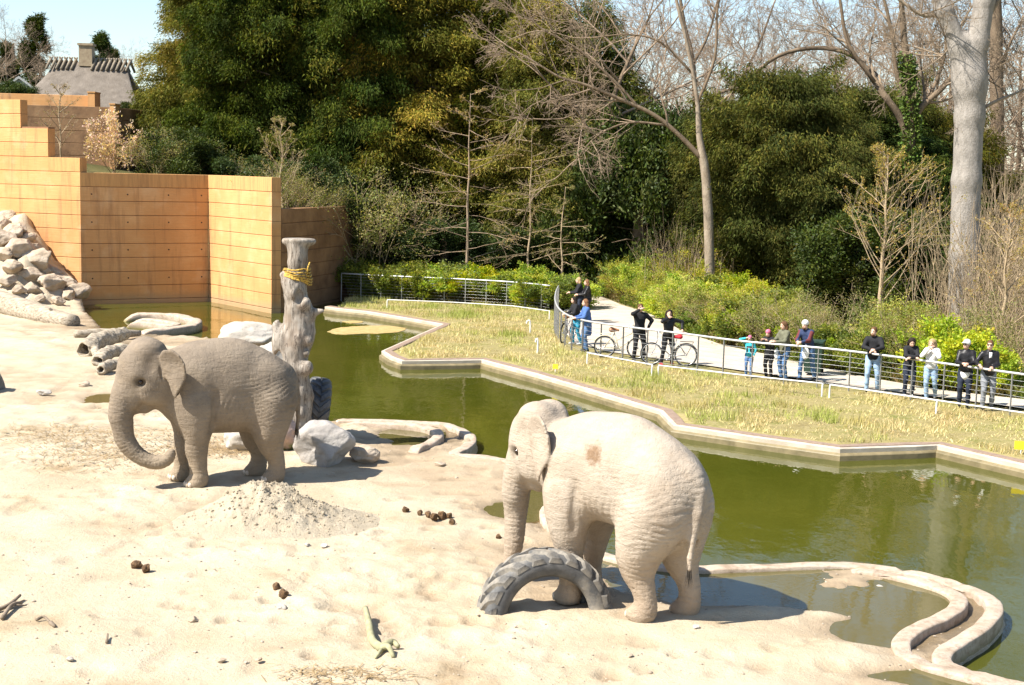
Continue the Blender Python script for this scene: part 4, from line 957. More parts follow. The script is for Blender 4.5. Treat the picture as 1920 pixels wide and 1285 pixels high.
def log(name, pts, rad, label, cat, mat=M_LOG, seed=0, knots=(), group=None, n=14):
    P = catmull(np.asarray(pts, float), 5); r = np.interp(np.linspace(0, 1, len(P)), np.linspace(0, 1, len(rad)), rad)
    o = P[0].copy(); m = MB(); m.tube(P - o, r, n)
    V = np.concatenate(m.V); nn = fbm(V[:, 0] * 2, V[:, 1] * 2, V[:, 2] * 2, 3, seed); V = V + (.07 * np.mean(rad) * nn)[:, None] * np.array([.4, .4, 1]); m.V = [V]
    for (a, b, r0, r1) in knots: m.tube(catmull(np.array([a, (np.asarray(a) + b) / 2 + (0, 0, .03), b]) - o, 3), np.linspace(r0, r1, 7), 8)
    w = obj(name, m.mesh(name), mat); w.location = o; return tag(w, label, cat, group)
gz = lambda u, v, dz=0: (lambda p: np.array([p[0], p[1], zat(p) + dz]))(G(u, v))
log('fallen_log', [D(-40, 556, 54.2), D(20, 574, 52.9), D(80, 592, 51.5), D(138, 606, 50.4)], [.50, .46, .40, .30], 'long bleached log lying at the foot of the spoil bank', 'log', seed=3, knots=[(D(100, 590, 51), D(92, 578, 50.9), .10, .04)])
log('driftwood_log', [gz(140, 634, .14), gz(185, 632, .16), gz(230, 631, .18), gz(262, 628, .16)], [.13, .16, .15, .10], 'straight thin driftwood pole behind the left elephant\'s head', 'log', seed=5, n=10)
def driftwood(parts, holes, label, seed):
    o = gz(*parts[0][0][:2]); W = lambda q: gz(q[0], q[1], q[2]) - o; A = np.array([W(q) for L in parts for q in L[:-1]]); s = SDF(A.min(0) - .45, A.max(0) + .45, .03)
    for L in parts: s.chain(catmull(np.array([W(q) for q in L[:-1]]), 3), np.linspace(L[-1][0], L[-1][1], (len(L) - 2) * 3 + 1), .08, .05)
    for (a, b, r) in holes: s.cone(W(a), W(b), r, r * .6, .04, sub=True)
    V, Q = s.mesh(1); V = V + np.stack([.04 * fbm(V[:, 0] * 3 + k * 5, V[:, 1] * 3, V[:, 2] * 3, 4, seed + k, .6) for k in range(3)], -1); w = obj('driftwood', mesh_np('driftwood', V, None, Q), M_LOG); w.location = o; return tag(w, label, 'driftwood', 'driftwood by the left elephant')
driftwood([[(164, 668, .22), (190, 660, .36), (232, 652, .42), (.30, .22)], [(176, 664, .3), (184, 676, .1), (190, 684, .02), (.14, .08)]], [((150, 671, .2), (192, 661, .34), .20)], 'hollow grey driftwood stump just left of the left elephant\'s forehead', 7)
driftwood([[(184, 684, .16), (205, 678, .28), (235, 672, .26), (.20, .16)]], [((172, 688, .14), (200, 681, .22), .13)], 'hollow driftwood piece in front of the grey stump', 9)
driftwood([[(192, 700, .14), (212, 694, .18), (236, 692, .16), (.17, .13)]], [((182, 703, .12), (200, 698, .15), .09)], 'short dark-ended driftwood piece nearest the elephant\'s eye', 11)
M_TWIG = pm('greenish_branch_bark', (.22, .21, .11), (.36, .34, .20), 8, .85, .4, .01)
M_DARKTWIG = pm('dark_stick_bark', (.12, .09, .06), (.26, .20, .14), 8, .9, .4, .01)
def sticks(name, L, label, mat, cat='branch', seed=0):
    o = gz(*L[0][0][0]); m = MB()
    for (pts, r0, r1) in L:
        P = np.array([gz(q_[0], q_[1], q_[2] if len(q_) > 2 else r0) for q_ in pts]) - o
        P = catmull(P, 4) if len(P) > 2 else P; m.tube(P, np.linspace(r0, r1, len(P)), 7)
    w = obj(name, m.mesh(name), mat); w.location = o; return tag(w, label, cat)
sticks('broken_branch', [([(685, 1152, .10), (692, 1175, .06), (698, 1205, .05), (716, 1222, .05)], .035, .06), ([(712, 1222, .05), (735, 1212, .07), (747, 1217, .04)], .06, .03), ([(716, 1222, .06), (728, 1226, .10), (738, 1235, .02)], .05, .025), ([(716, 1224, .05), (704, 1236, .02)], .03, .015)], 'crooked greenish branch lying near the bottom centre', M_TWIG)
sticks('stick_bundle', [([(-10, 1155, .03), (15, 1147, .05), (38, 1130, .07)], .035, .02), ([(4, 1168, .02), (22, 1148, .06), (40, 1138, .03)], .03, .022), ([(10, 1150, .04), (46, 1136, .05)], .018, .01), ([(24, 1146, .05), (50, 1142, .02)], .014, .008)], 'small heap of grey sticks at the left edge of the foreground', M_DARKTWIG)
sticks('bent_stick', [([(68, 1174, .03), (82, 1171, .05), (93, 1177, .02)], .022, .015), ([(95, 1180, .03), (103, 1186, .02)], .03, .02)], 'short bent stick near the lower left, right of the stick heap', M_DARKTWIG)
sticks('bent_stick', [([(200, 1212, .02), (202, 1200, .04)], .02, .012)], 'tiny dark twig standing up on the lower left sand', M_DARKTWIG, 'twig')

# ================================================================ SAND PILE
c0 = G(528, 975); sx, sy = 1.55, 1.15
def pile_z(x, y):
    a = np.hypot((x - c0[0]) / sx, (y - c0[1]) / sy); pk = G(497, 905)
    b = np.hypot((x - G(492, 955)[0]) / .95, (y - c0[1] - .1) / .85)
    h = .28 * np.exp(-(a * 1.35) ** 2.2) + .33 * np.exp(-(b * 1.15) ** 2)
    n = fbm(x * 3.5, y * 3.5, octv=5, seed=55, gain=.62); h = h * (1 + .13 * n) + .022 * n * sstep(1.15, .6, a)
    return yard_z(x, y, False) + h - .035 * sstep(.7, 1.15, a) - .05 * sstep(1.1, 1.3, a)
V, Q = gridmesh('sand_pile', np.arange(c0[0] - 2.3, c0[0] + 2.3, .03), np.arange(c0[1] - 1.7, c0[1] + 1.7, .035), pile_z)
V[:, :2] -= c0[:2]
t = NT('heaped_grey_sand'); P_ = t.pos(True); n1 = t.noise(2.5, 6, .7, vec=P_); n2 = t.noise(18, 5, .7, vec=P_)
t.base(t.mix(t.maprange(n2, .55, .72, 0, .45), t.ramp(n1, [(.3, (.43, .355, .25)), (.7, (.51, .44, .33))]), (.37, .30, .21))); t.rough(.95); t.b.inputs['Specular IOR Level'].default_value = .08
t.bump(t.math('ADD', n2, t.noise(45, 4, .7, vec=P_)), 1.0, .035); M_PILE = t.m
pil = empty('sand_pile', (c0[0], c0[1], 0), 0, 'low heap of crumbly pale sand in front of the left elephant', 'sand pile')
obj('heap', mesh_np('heap', V, None, Q), M_PILE, pil)
r_ = np.random.default_rng(5); m = MB(); base = rock_mesh('clod_source', (1, 1, .8), 3, 7, 1, .1); bv = np.array([v.co[:] for v in base.vertices]); bq = np.array([p_.vertices[:] for p_ in base.polygons]); bpy.data.meshes.remove(base)
cl_x = r_.normal(0, .75, 900); cl_y = r_.normal(0, .5, 900); cz = pile_z(cl_x + c0[0], cl_y + c0[1])
for i_ in range(900):
    s_ = r_.uniform(.006, .022) * (1 if i_ % 12 else 1.8); R = rotz(r_.uniform(0, 6.28)) @ rotx(r_.uniform(0, 3)); m.add(bv @ R.T * s_ + (cl_x[i_], cl_y[i_], cz[i_] + s_ * .3), None, bq)
o = m.build('sand_clods', M_PILE, pil, False); o['kind'] = 'stuff'
# crumbs and grit scattered over the whole yard
m = MB(); N_ = 5200; gxs = r_.uniform(-9, 6.5, N_); gys = 14.2 + 22 * r_.random(N_) ** 1.6
dens = fbm(gxs * .6, gys * .6, octv=3, seed=71); keep = (dens + r_.normal(0, .35, N_) > .15) & inpoly(gxs, gys, YARD); gxs = gxs[keep]; gys = gys[keep]; gzs = yard_z(gxs, gys)
for x, y, z in zip(gxs, gys, gzs):
    s_ = abs(r_.normal(0, .009)) + .005; R = rotz(r_.uniform(0, 6.28)); m.add(bv[::1] @ R.T * s_ * (1, 1, .7) + (x, y, z + s_ * .2), None, bq)
tag(m.build('sand_grit', pm('grit_stone', (.22, .17, .12), (.46, .39, .30), 3, .9, 0, world=True), None, False), 'scattered crumbs and grit on the sand', 'grit', kind='stuff')
# trampled straw left of the left elephant
def straw(c_px, rx, ry, n, label):
    c = G(*c_px); m = MB(); r_ = np.random.default_rng(int(c_px[0])); a = r_.random(n) * 6.28; q_ = np.sqrt(r_.random(n)) * (1 + .25 * r_.normal(size=n)); X = c[0] + rx * q_ * np.cos(a); Y = c[1] + ry * q_ * np.sin(a); Z = yard_z(X, Y)
    d = r_.random(n) * 6.28; L = r_.uniform(.06, .22, n); dx = np.c_[np.cos(d), np.sin(d), r_.normal(0, .15, n)] * L[:, None] / 2; sd = np.c_[-np.sin(d), np.cos(d), 0 * d] * .006
    P = np.c_[X, Y, Z + .012 + .02 * r_.random(n)]; V = np.stack([P - dx - sd, P + dx - sd, P + dx + sd, P - dx + sd], 1).reshape(-1, 3); V[:, :] -= (c[0], c[1], 0)
    col = np.array([.40, .285, .155]) * r_.uniform(.6, 1.15, n)[:, None]
    o = obj('straw', mesh_np('straw', V, None, np.arange(4 * n).reshape(-1, 4), False, np.repeat(col, 4, 0)), M_STRAW); o.location = (c[0], c[1], 0); tag(o, label, 'straw', kind='stuff')
M_STRAW = leafmat('dry_straw', .8, .15, .1)
straw((215, 840), 1.6, 2.2, 1700, 'scattered straw under the left elephant\'s trunk'); straw((90, 815), 1.2, 1.3, 700, 'thin straw on the sand left of the elephant'); straw((640, 1270), .7, .35, 220, 'reddish straw patch at the bottom edge'); straw((420, 840), .9, 1.0, 900, 'straw under the left elephant\'s belly')

# ================================================================ DUNG
t = NT('dung_fibre'); P_ = t.pos(); n1 = t.noise(22, 5, .7, vec=P_); t.base(t.ramp(n1, [(.3, (.035, .02, .01)), (.55, (.14, .075, .03)), (.75, (.30, .19, .09))])); t.rough(.9); t.bump(t.noise(40, 4, .7, vec=P_), 1.0, .03); M_DUNG = t.m
dm = [rock_mesh('dung_ball', (.085, .075, .07), 200 + i, 5, 2, .16) for i in range(3)]
for d_ in dm: d_.materials.append(M_DUNG)
for i_, (u, v, s_, lb) in enumerate([(256, 1064, 1.0, 'darker left ball of the dung pair on the left foreground sand'), (274, 1072, 1.05, 'browner right ball of the dung pair on the left foreground sand'), (519, 1108, .85, 'upper dark ball of the dung pair in the centre foreground'), (531, 1120, .95, 'lower crusty ball of the dung pair in the centre foreground'),
        (761, 959, .85, 'lone dung ball left of the dung row behind the sand pile'), (788, 964, .7, 'small leftmost ball of the dung row behind the sand pile'), (803, 968, .9, 'second ball from the left in the dung row'), (815, 972, 1.0, 'third ball from the left in the dung row'), (829, 970, 1.05, 'fourth and largest ball in the dung row'), (842, 969, .8, 'fifth ball in the dung row'), (848, 979, .75, 'rightmost ball of the dung row, lying nearest'),
        (935, 1005, .6, 'small dark lump beside the right elephant\'s trunk')]):
    o = share('dung_ball', dm[i_ % 3], None, gz(u, v, .045 * s_), (i_, i_ * 2.1, i_ * .8), s_); tag(o, lb, 'dung', 'elephant dung')

# ================================================================ FENCES
M_RAIL = pm('galvanised_rail', (.42, .42, .41), (.55, .55, .54), 12, .45, .1, .003, metal=.35)
M_POST = pm('grey_steel_post', (.22, .22, .21), (.34, .33, .31), 12, .5, .1, .003, metal=.4)
M_WIRE = pm('steel_wire', (.34, .34, .33), (.46, .46, .45), 12, .4, 0, metal=.5)
M_WHITEPIPE = pm('white_painted_pipe', (.60, .58, .53), (.74, .72, .67), 8, .55, .1, .003)
def arc_s(P): return np.r_[0, np.cumsum(np.linalg.norm(np.diff(P, axis=0), axis=1))]
def at_s(P, s): a = arc_s(P); return np.stack([np.interp(s, a, P[:, k]) for k in range(3)], -1)
def fence(P, label, h=1.12, step=.98, z0=.0, start=0.0, pmat=None):
    L = arc_s(P)[-1]; o = P[0].copy(); f = empty('railing', (o[0], o[1], 0), 0, label, 'railing', 'visitor railings')
    ss = np.arange(start, L, step); pl_ = at_s(P, ss) - (o[0], o[1], 0)
    ps = at_s(P, np.linspace(0, L, max(8, int(L / .5)))) - (o[0], o[1], 0)
    MB().tube(ps + (0, 0, h + z0), .032, 8).build('handrail', M_RAIL, f)
    for k in range(7): MB().tube(ps + (0, 0, z0 + .14 + k * .135), .0052, 4).build('wire', M_WIRE, f)
    d = at_s(P, np.minimum(ss + .1, L)) - at_s(P, np.maximum(ss - .1, 0))
    pm_ = MB().box((0, 0, h / 2 - .1), (.018, .055, h + .2)).mesh('fence_post', False); pm_.materials.append(pmat or M_POST)
    for p_, d_ in zip(pl_, d): share('fence_post', pm_, f, (p_[0], p_[1], z0), (0, 0, math.atan2(d_[1], d_[0])))
    return f
fence(FENCE_B, 'curving railing at the back of the planted bank, right of the brown wall', 1.08, 1.0, pmat=M_RAIL)
fence(FENCE_F, 'long railing of posts and wires along the path, where the visitors lean', 1.13, .98)
def low_rail(pts, feet, label, h=.36):
    P = np.array([G(*q_) for q_ in pts]); P = subdiv(P, .5); o = P[0].copy(); f = empty('low_rail', (o[0], o[1], 0), 0, label, 'low rail', 'low white rails')
    MB().tube(P - o + (0, 0, h), .02, 7).build('rail', M_WHITEPIPE, f)
    for q_ in feet:
        g = G(*q_) - o; MB().tube(catmull(np.array([g + (0, 0, -.1), g + (0, 0, h - .08), g + (.02, 0, h)]), 4), .026, 7).build('post', M_WHITEPIPE, f)
low_rail([(1100, 683), (1222, 707)], [(1101, 683), (1222, 707)], 'short low white rail on the bank below the bicycles')
low_rail([(1234, 708), (1390, 727), (1541, 744)], [(1234, 708), (1541, 744)], 'middle low white rail on the bank below the family')
low_rail([(1555, 746), (1755, 777), (1960, 808)], [(1555, 746), (1755, 777)], 'right low white rail on the bank below the last five visitors')
low_rail([(726, 578), (850, 583), (960, 590), (1030, 600)], [(726, 578), (1030, 600)], 'low white rail at the back of the bank')
def marker(u, v, h, label, bend=.12):
    g = G(u, v); o = MB().tube(catmull(np.array([(0, 0, -.1), (0, 0, h * .7), (-bend * .3, 0, h), (-bend, 0, h * .95), (-bend * 1.2, 0, h * .75)]), 4), .03, 7).build('marker_post', M_WHITEPIPE); o.location = g; tag(o, label, 'marker post', 'bent white posts on the bank')
marker(994, 627, .50, 'farther bent white post standing in the grass of the bank'); marker(1008, 663, .48, 'nearer bent white post standing in the grass of the bank', .06)
M_YEL = pm('yellow_sign_paint', (.78, .58, .02), (.85, .66, .04), 4, .5, .05)
def ysign(u, v, w, h, label):
    g = G(u, v); r = empty('yellow_sign', g, -.1, label, 'sign', 'yellow signs on the bank')
    MB().tube([(0, .012, -.1), (0, .012, .22)], .015, 6).build('stake', M_WHITEPIPE, r); MB().box((0, 0, .20), (w, .014, h)).build('plate', M_YEL, r, False)
ysign(1914, 852, .30, .19, 'yellow sign plate on the bank at the right edge'); ysign(1041, 700, .16, .14, 'small yellow sign plate on the bank above the right elephant\'s head')

# ================================================================ VISITORS
def cloth(name, c, var=.8, rough=.85):
    c = np.asarray(c); return pm(name, tuple(c * var), tuple(np.minimum(c * 1.15, 1)), 9, rough, .5, .012, 16, spec=.25)
def skinm(c): return pm('visitor_skin', tuple(np.array(c) * .92), tuple(np.array(c) * 1.05), 10, .55, .1, .004)
SK = skinm((.62, .38, .27))
_mm = {}
def CM(nm, c, rough=.85):
    if nm not in _mm: _mm[nm] = cloth(nm, c, rough=rough)
    return _mm[nm]
BLACK = CM('black_fabric', (.018, .018, .02)); LEATHER = CM('black_leather', (.016, .015, .016), .4); DARKJ = CM('dark_denim', (.022, .028, .045)); BLUEJ = CM('blue_denim', (.09, .17, .32)); LIGHTJ = CM('light_denim', (.28, .40, .55)); GREYJ = CM('grey_denim', (.22, .23, .25))
WHITEF = CM('white_knit', (.72, .70, .66)); NAVY = CM('navy_quilt', (.03, .045, .10)); MAROON = CM('maroon_knit', (.12, .03, .03)); OLIVE = CM('olive_parka', (.13, .13, .085)); TURQ = CM('turquoise_nylon', (.05, .42, .50)); PINK = CM('pink_wool', (.55, .14, .22)); BLUEC = CM('blue_coat', (.07, .14, .34)); CYANJ = CM('turquoise_denim', (.04, .28, .42)); RED = CM('red_fabric', (.5, .03, .04)); SHOE = CM('dark_shoe', (.02, .018, .016)); WSHOE = CM('white_shoe', (.6, .6, .58)); WPLASTIC = CM('white_plastic_bag', (.78, .78, .76), .4)
HB = CM('brown_hair', (.10, .05, .022)); HD = CM('dark_hair', (.02, .013, .009)); HBL = CM('blond_hair', (.34, .235, .12)); HR_ = CM('reddish_hair', (.17, .085, .04))
EYEM = pm('dark_iris', (.02, .015, .012), (.03, .02, .015), 5, .2, 0); GLASSM = pm('sunglass_lens', (.008, .008, .009), (.012, .012, .012), 5, .1, 0)
def ik(a, b, l1, l2, hint):
    a = np.asarray(a, float); b = np.asarray(b, float); d = b - a; L = np.linalg.norm(d)
    if L > (l1 + l2) * .995: b = a + d / L * (l1 + l2) * .995; d = b - a; L = np.linalg.norm(d)
    x = (l1 * l1 - l2 * l2 + L * L) / (2 * L); h = math.sqrt(max(l1 * l1 - x * x, 0)); n = d / L; q_ = np.asarray(hint, float); q_ = q_ - n * (q_ @ n); q_ /= np.linalg.norm(q_) + 1e-9
    return a + n * x + q_ * h, b
def person(label, loc, face, H, top, legs, shoes=SHOE, hair=HB, hairlen=0, hat=None, lean=.0, hands=((-.2, -.08, .82), (.2, -.08, .82)), feet=((-.10, 0), (.10, 0)), yaw=0, nod=0., extra=None, hem=.86, sleeve=None, hint=None, fem=0, beard=None, glasses=False, inner=None, group='visitors at the railing', knees=None, sit=0.0):
    """local frame: faces -Y, x to its left-hand picture side; built at 1.75 m and scaled"""
    root = empty('person', loc, face, label, 'person', group); root.scale = (H / 1.75,) * 3
    pel = np.array([0, 0, .95 - sit]); RL = rotx(lean)
    up = lambda q_: pel + RL @ (np.asarray(q_, float) - (0, 0, .95))
    sh = .168 - .016 * fem
    S = [up((-sh, 0, 1.43)), up((sh, 0, 1.43))]; neck = up((0, 0, 1.47)); HRot = RL @ rotx(-lean * .7 + nod) @ np.eye(3); HRot = rotz(yaw) @ HRot
    hc = up((0, 0, 1.53)) + HRot @ np.array([0, -.025, .10]); hq = lambda q_: hc + HRot @ np.asarray(q_, float)
    hips = [pel + (-.095, 0, -.03), pel + (.095, 0, -.03)]; arms = []; lg = []
    for i, sd in enumerate((-1, 1)):
        e, w = ik(S[i], hands[i], .30, .27, (hint[i] if hint else (sd * .6, .5, -.6))); arms.append((S[i], e, w))
        ft = np.array([feet[i][0], feet[i][1], feet[i][2] if len(feet[i]) > 2 else .075])
        k, a = ik(hips[i], ft, .44, .43, (knees[i] if knees else (sd * .1, -1, 0))); lg.append((hips[i], k, a))
    # --- body: one continuous figure with head, hands and legs
    bs = SDF((-.62, -.75, -.02), (.62, .55, 1.92), .019)
    bs.ell(up((0, 0, 1.28)), (.135, .085, .20), .05, RL); bs.ell(pel + (0, 0, .03), (.135, .095, .12), .06); bs.cone(pel, up((0, 0, 1.2)), .11, .10, .05)
    bs.cone(neck - RL @ np.array([0, 0, .05]), hc - HRot @ np.array([0, -.01, .06]), .052, .05, .03)
    bs.ell(hc, (.074, .094, .115), .02, HRot); bs.ell(hq((0, -.035, -.065)), (.055, .06, .055), .03, HRot); bs.cone(hq((0, -.093, .0)), hq((0, -.113, -.03)), .010, .016, .012)
    for sd in (-1, 1): bs.ell(hq((sd * .076, .005, -.008)), (.012, .02, .032), .01, HRot); bs.ell(hq((sd * .03, -.092, .022)), (.018, .012, .010), .01, HRot, sub=True)
    bs.ell(hq((0, -.092, -.062)), (.026, .012, .009), .01, HRot)
    for (a, e, w) in arms:
        bs.chain([a, e, w], [.045, .036, .026], .03, .02); d_ = (w - e) / np.linalg.norm(w - e); bs.chain([w, w + d_ * .045, w + d_ * .08], [.024, .036, .03], .02)
    for (h_, k, a) in lg: bs.chain([h_, k, a], [.07, .05, .037], .04, .03); bs.cone(a + (0, .02, -.03), a + (0, -.12, -.045), .035, .028, .02)
    V, Q = bs.mesh(1); Vs = [V]; Qs = [Q]; off = len(V)
    for i, (a, e, w) in enumerate(arms):                                  # five separate fingers on each palm
        d_ = (w - e) / np.linalg.norm(w - e); sd_ = np.cross(d_, (0, 0, 1.0)); sd_ /= np.linalg.norm(sd_) + 1e-9; dn = np.cross(sd_, d_); m = MB()
        for j, (o_, L_) in enumerate([(-.026, .068), (-.009, .08), (.009, .075), (.026, .06)]):
            b0 = w + d_ * .085 + sd_ * o_; m.tube([b0 - d_ * .03, b0 + d_ * L_ * .45 - dn * .006, b0 + d_ * L_ * .8 - dn * .03, b0 + d_ * L_ * .9 - dn * .05], [.010, .0095, .0085, .007], 6)
        s_ = -1 if i == 0 else 1; m.tube([w + d_ * .03 - sd_ * s_ * .02, w + d_ * .06 - sd_ * s_ * .05, w + d_ * .09 - sd_ * s_ * .058 - dn * .012], [.013, .011, .008], 6)
        for v_, q_ in zip(m.V, m.Q): Vs.append(v_); 
        Qs.append(np.concatenate(m.Q) + off); off += sum(len(v_) for v_ in m.V)
    obj('body', mesh_np('body', np.concatenate(Vs), None, np.concatenate(Qs)), SK, root)
    # --- trousers
    ts = SDF((-.55, -.75, -.02), (.55, .55, 1.2), .02); ts.ell(pel + (0, 0, .01), (.165 + .005 * fem, .115, .12), .05)
    for (h_, k, a) in lg: ts.chain([h_, h_ * .45 + k * .55, k, k * .4 + a * .6, a + (0, 0, .0)], [.098, .088, .066, .062, .055], .05, .03)
    V, Q = ts.mesh(1); V = V + .006 * fbm(V[:, 0] * 9, V[:, 1] * 9, V[:, 2] * 14, 2, 3)[:, None]; obj('trousers', mesh_np('trousers', V, None, Q), legs, root)
    # --- shoes
    for (h_, k, a) in lg:
        f_ = SDF(a - (.09, .22, .12), a + (.09, .13, .12), .015); f_.cone(a + (0, .03, -.035), a + (0, -.14, -.045), .044, .036, .02); f_.cone(a + (0, 0, -.03), a + (0, 0, .03), .045, .045, .03); f_.cut_below(a[2] - .073); V, Q = f_.mesh(1); obj('shoe', mesh_np('shoe', V, None, Q), shoes, root)
    # --- jacket with sleeves, ending at the hem and the wrists
    js = SDF((-.62, -.75, .35), (.62, .55, 1.75), .02)
    js.ell(up((0, 0, 1.30)), (.172 - .015 * fem, .122, .20), .06, RL); js.cone(up((0, 0, 1.36)) - RL @ np.array([.09, 0, 0]), up((0, 0, 1.36)) + RL @ np.array([.09, 0, 0]), .10, .10, .06)
    js.chain([up((0, 0, 1.2)), pel + (0, 0, .08), pel + (0, 0, hem - .95 + .10)], [.15, .155 - .0 * fem, .165], .07)
    js.ell(up((0, .01, 1.485)), (.085, .08, .05), .04, RL)
    for (a, e, w) in arms: js.chain([a, e, w - (w - e) * .12], [.066, .058, .046], .06, .03)
    js.cut_below(hem)
    V, Q = js.mesh(1); V = V + .008 * fbm(V[:, 0] * 8, V[:, 1] * 8, V[:, 2] * 11, 3, 5)[:, None]
    if sleeve is None: obj('jacket', mesh_np('jacket', V, None, Q), top, root)
    else:
        dA = np.full(len(V), 9.0)
        for (a, e, w) in arms:
            for p0, p1 in ((a, e), (e, w)): t_ = np.clip((V - p0) @ (p1 - p0) / ((p1 - p0) @ (p1 - p0)), 0, 1); dA = np.minimum(dA, np.linalg.norm(V - p0 - t_[:, None] * (p1 - p0), axis=1) + .06 * (np.abs(V[:, 0]) < .14) + np.where((t_ < .05), .03, 0))
        mi = (dA[Q].mean(1) < .085).astype(int); obj('jacket', mesh_np('jacket', V, None, Q, mi=mi), [top, sleeve], root)
    # --- hair or hat, eyes
    hs_ = SDF(hc - .32, hc + .32, .016); hs_.ell(hq((0, .018, .022)), (.086, .10, .112), .02, HRot)
    if hairlen: 
        for sd in (-1, 0, 1): hs_.chain([hq((sd * .06, .04, .04)), hq((sd * .075, .06, -.06)), hq((sd * .08, .05, -.08 - hairlen * .5)), hq((sd * .07, .04, -.08 - hairlen))], [.05, .05, .045, .03], .04)
    hs_.ell(hq((0, -.085, -.04)), (.062, .07, .085), .015, HRot, sub=True)
    V, Q = hs_.mesh(1); obj('hair', mesh_np('hair', V + .004 * fbm(V[:, 0] * 30, V[:, 1] * 30, V[:, 2] * 30, 2, 7)[:, None], None, Q), hair, root)
    if hat is not None:
        h2 = SDF(hc - .26, hc + .26, .016); h2.ell(hq((0, .01, .05)), (.094, .108, .10), .02, HRot)
        if hat[1] == 'cap': h2.ell(hq((0, -.12, .045)), (.07, .07, .012), .015, HRot)
        h2.ell(hq((0, -.04, -.075)), (.12, .14, .085), .015, HRot, sub=True); V, Q = h2.mesh(1); obj('hat', mesh_np('hat', V, None, Q), hat[0], root)
    if beard is not None:
        b_ = SDF(hc - .2, hc + .2, .014); b_.ell(hq((0, -.055, -.085)), (.056, .05, .05), .02, HRot); b_.ell(hq((0, -.11, -.055)), (.03, .02, .012), .01, HRot, sub=True); V, Q = b_.mesh(1); obj('beard', mesh_np('beard', V, None, Q), beard, root)
    for sd in (-1, 1): MB().ball(hq((sd * .03, -.086, .02)), .011, 8, 6).build('eye', EYEM, root)
    if glasses:
        m = MB(); 
        for sd in (-1, 1): m.ball(hq((sd * .033, -.098, .018)), (.028, .010, .020), 10, 6)
        m.tube([hq((-.075, -.03, .025)), hq((-.05, -.098, .025)), hq((.05, -.098, .025)), hq((.075, -.03, .025))], .005, 5); m.build('sunglasses', GLASSM, root)
    if extra: extra(root, up, arms, hq, pel)
    return root
def at(u, v): p_ = G(u, v, .06); return (p_[0], p_[1], .06)
RAILH = [(-.06, -.40, 1.17), (.06, -.40, 1.17)]
R_ = math.radians
def bag(c, size, mat, nm):
    def f(root, up, arms, hq, pel):
        w = np.asarray(c, float); s_ = SDF(w - .3, w + .3, .02); s_.ell(w, size, .02); s_.cone(w + (0, 0, size[2] * .7), w + (0, 0, size[2] * 1.35), size[0] * .5, .02, .05); V, Q = s_.mesh(1); obj(nm, mesh_np(nm, V + .012 * fbm(V[:, 0] * 8, V[:, 1] * 8, V[:, 2] * 8, 2, 3)[:, None], None, Q), mat, root)
    return f
def scarf(mat):
    def f(root, up, arms, hq, pel): MB().tube(np.array([up((.075 * math.cos(a), .075 * math.sin(a) - .01, 1.50)) for a in np.linspace(0, 6.28, 14, endpoint=False)]), .035, 7, closed=True).build('scarf', mat, root)
    return f
def shirt(mat):
    def f(root, up, arms, hq, pel): MB().box(up((0, -.118, 1.36)), (.07, .03, .2)).build('shirt_front', mat, root)
    return f
def hemband(mat):
    def f(root, up, arms, hq, pel): s_ = SDF((-.3, -.3, .7), (.3, .3, 1.0), .02); s_.cone(pel + (0, 0, -.12), pel + (0, 0, -.06), .158, .16, .02); V, Q = s_.mesh(1); obj('shirt_hem', mesh_np('shirt_hem', V, None, Q), mat, root); 
    return f
def camera_phone(root, up, arms, hq, pel): MB().box(hq((0, -.15, .01)), (.12, .05, .075)).build('camera', SHOE, root, False)
person('man in black jacket and grey jeans, last visitor at the right', at(1849, 767), R_(-8), 1.80, LEATHER, GREYJ, hair=HB, hands=((-.30, -.36, 1.16), (.02, -.30, 1.10)), glasses=True, yaw=R_(-20), extra=shirt(WHITEF), feet=((-.11, -.06), (.13, .08)))
person('man in black leather jacket and pale cap, second visitor from the right', at(1806, 762), R_(-20), 1.76, LEATHER, DARKJ, hair=HD, hat=(WHITEF, 'cap'), hands=RAILH, glasses=True, yaw=R_(-35), nod=-.08, extra=hemband(WHITEF), lean=.06)
person('woman in white jacket and pale jeans with hands at her face', at(1742, 750), R_(-25), 1.66, WHITEF, LIGHTJ, WSHOE, HBL, .12, hands=((-.05, -.20, 1.48), (.05, -.22, 1.46)), feet=((-.08, 0), (.12, .26, .12)), fem=1, yaw=R_(-10), nod=.15, hem=.90, hint=((-.7, -.3, -.8), (.7, -.3, -.8)))
person('woman with long dark hair looking down, arms folded on the railing', at(1702, 744), R_(-5), 1.66, BLACK, DARKJ, WSHOE, HD, .26, hands=((.08, -.40, 1.18), (-.08, -.42, 1.18)), fem=1, nod=.45, lean=.16, hint=((-1, -.1, -.3), (1, -.1, -.3)))
person('bearded man in black jacket and light jeans, hands clasped on the railing', at(1633, 734), R_(-15), 1.82, BLACK, LIGHTJ, SHOE, HB, hands=((-.04, -.42, 1.17), (.03, -.43, 1.17)), lean=.12, beard=HB, yaw=R_(-25), hint=((-1, .1, -.3), (1, .1, -.3)), feet=((-.12, -.05), (.16, .06)))
person('man in white beanie, navy vest and maroon sleeves leaning over the railing', at(1512, 713), R_(-35), 1.82, NAVY, BLUEJ, SHOE, HB, hat=(WHITEF, 'beanie'), sleeve=MAROON, lean=.40, hands=((-.05, -.62, 1.14), (.05, -.62, 1.13)), yaw=R_(-15), beard=HB, feet=((-.16, -.12), (.14, .22)), extra=bag((.02, -.20, .78), (.10, .07, .17), WPLASTIC, 'plastic_bag'))
person('woman in olive parka and jeans with tied brown hair, holding a white bag', at(1469, 712), R_(-60), 1.72, OLIVE, BLUEJ, SHOE, HB, .06, fem=1, lean=.10, hands=((-.10, -.42, 1.16), (.05, -.42, 1.16)), hem=.76, extra=bag((-.25, -.10, .72), (.11, .08, .15), WPLASTIC, 'plastic_bag'), nod=.12)
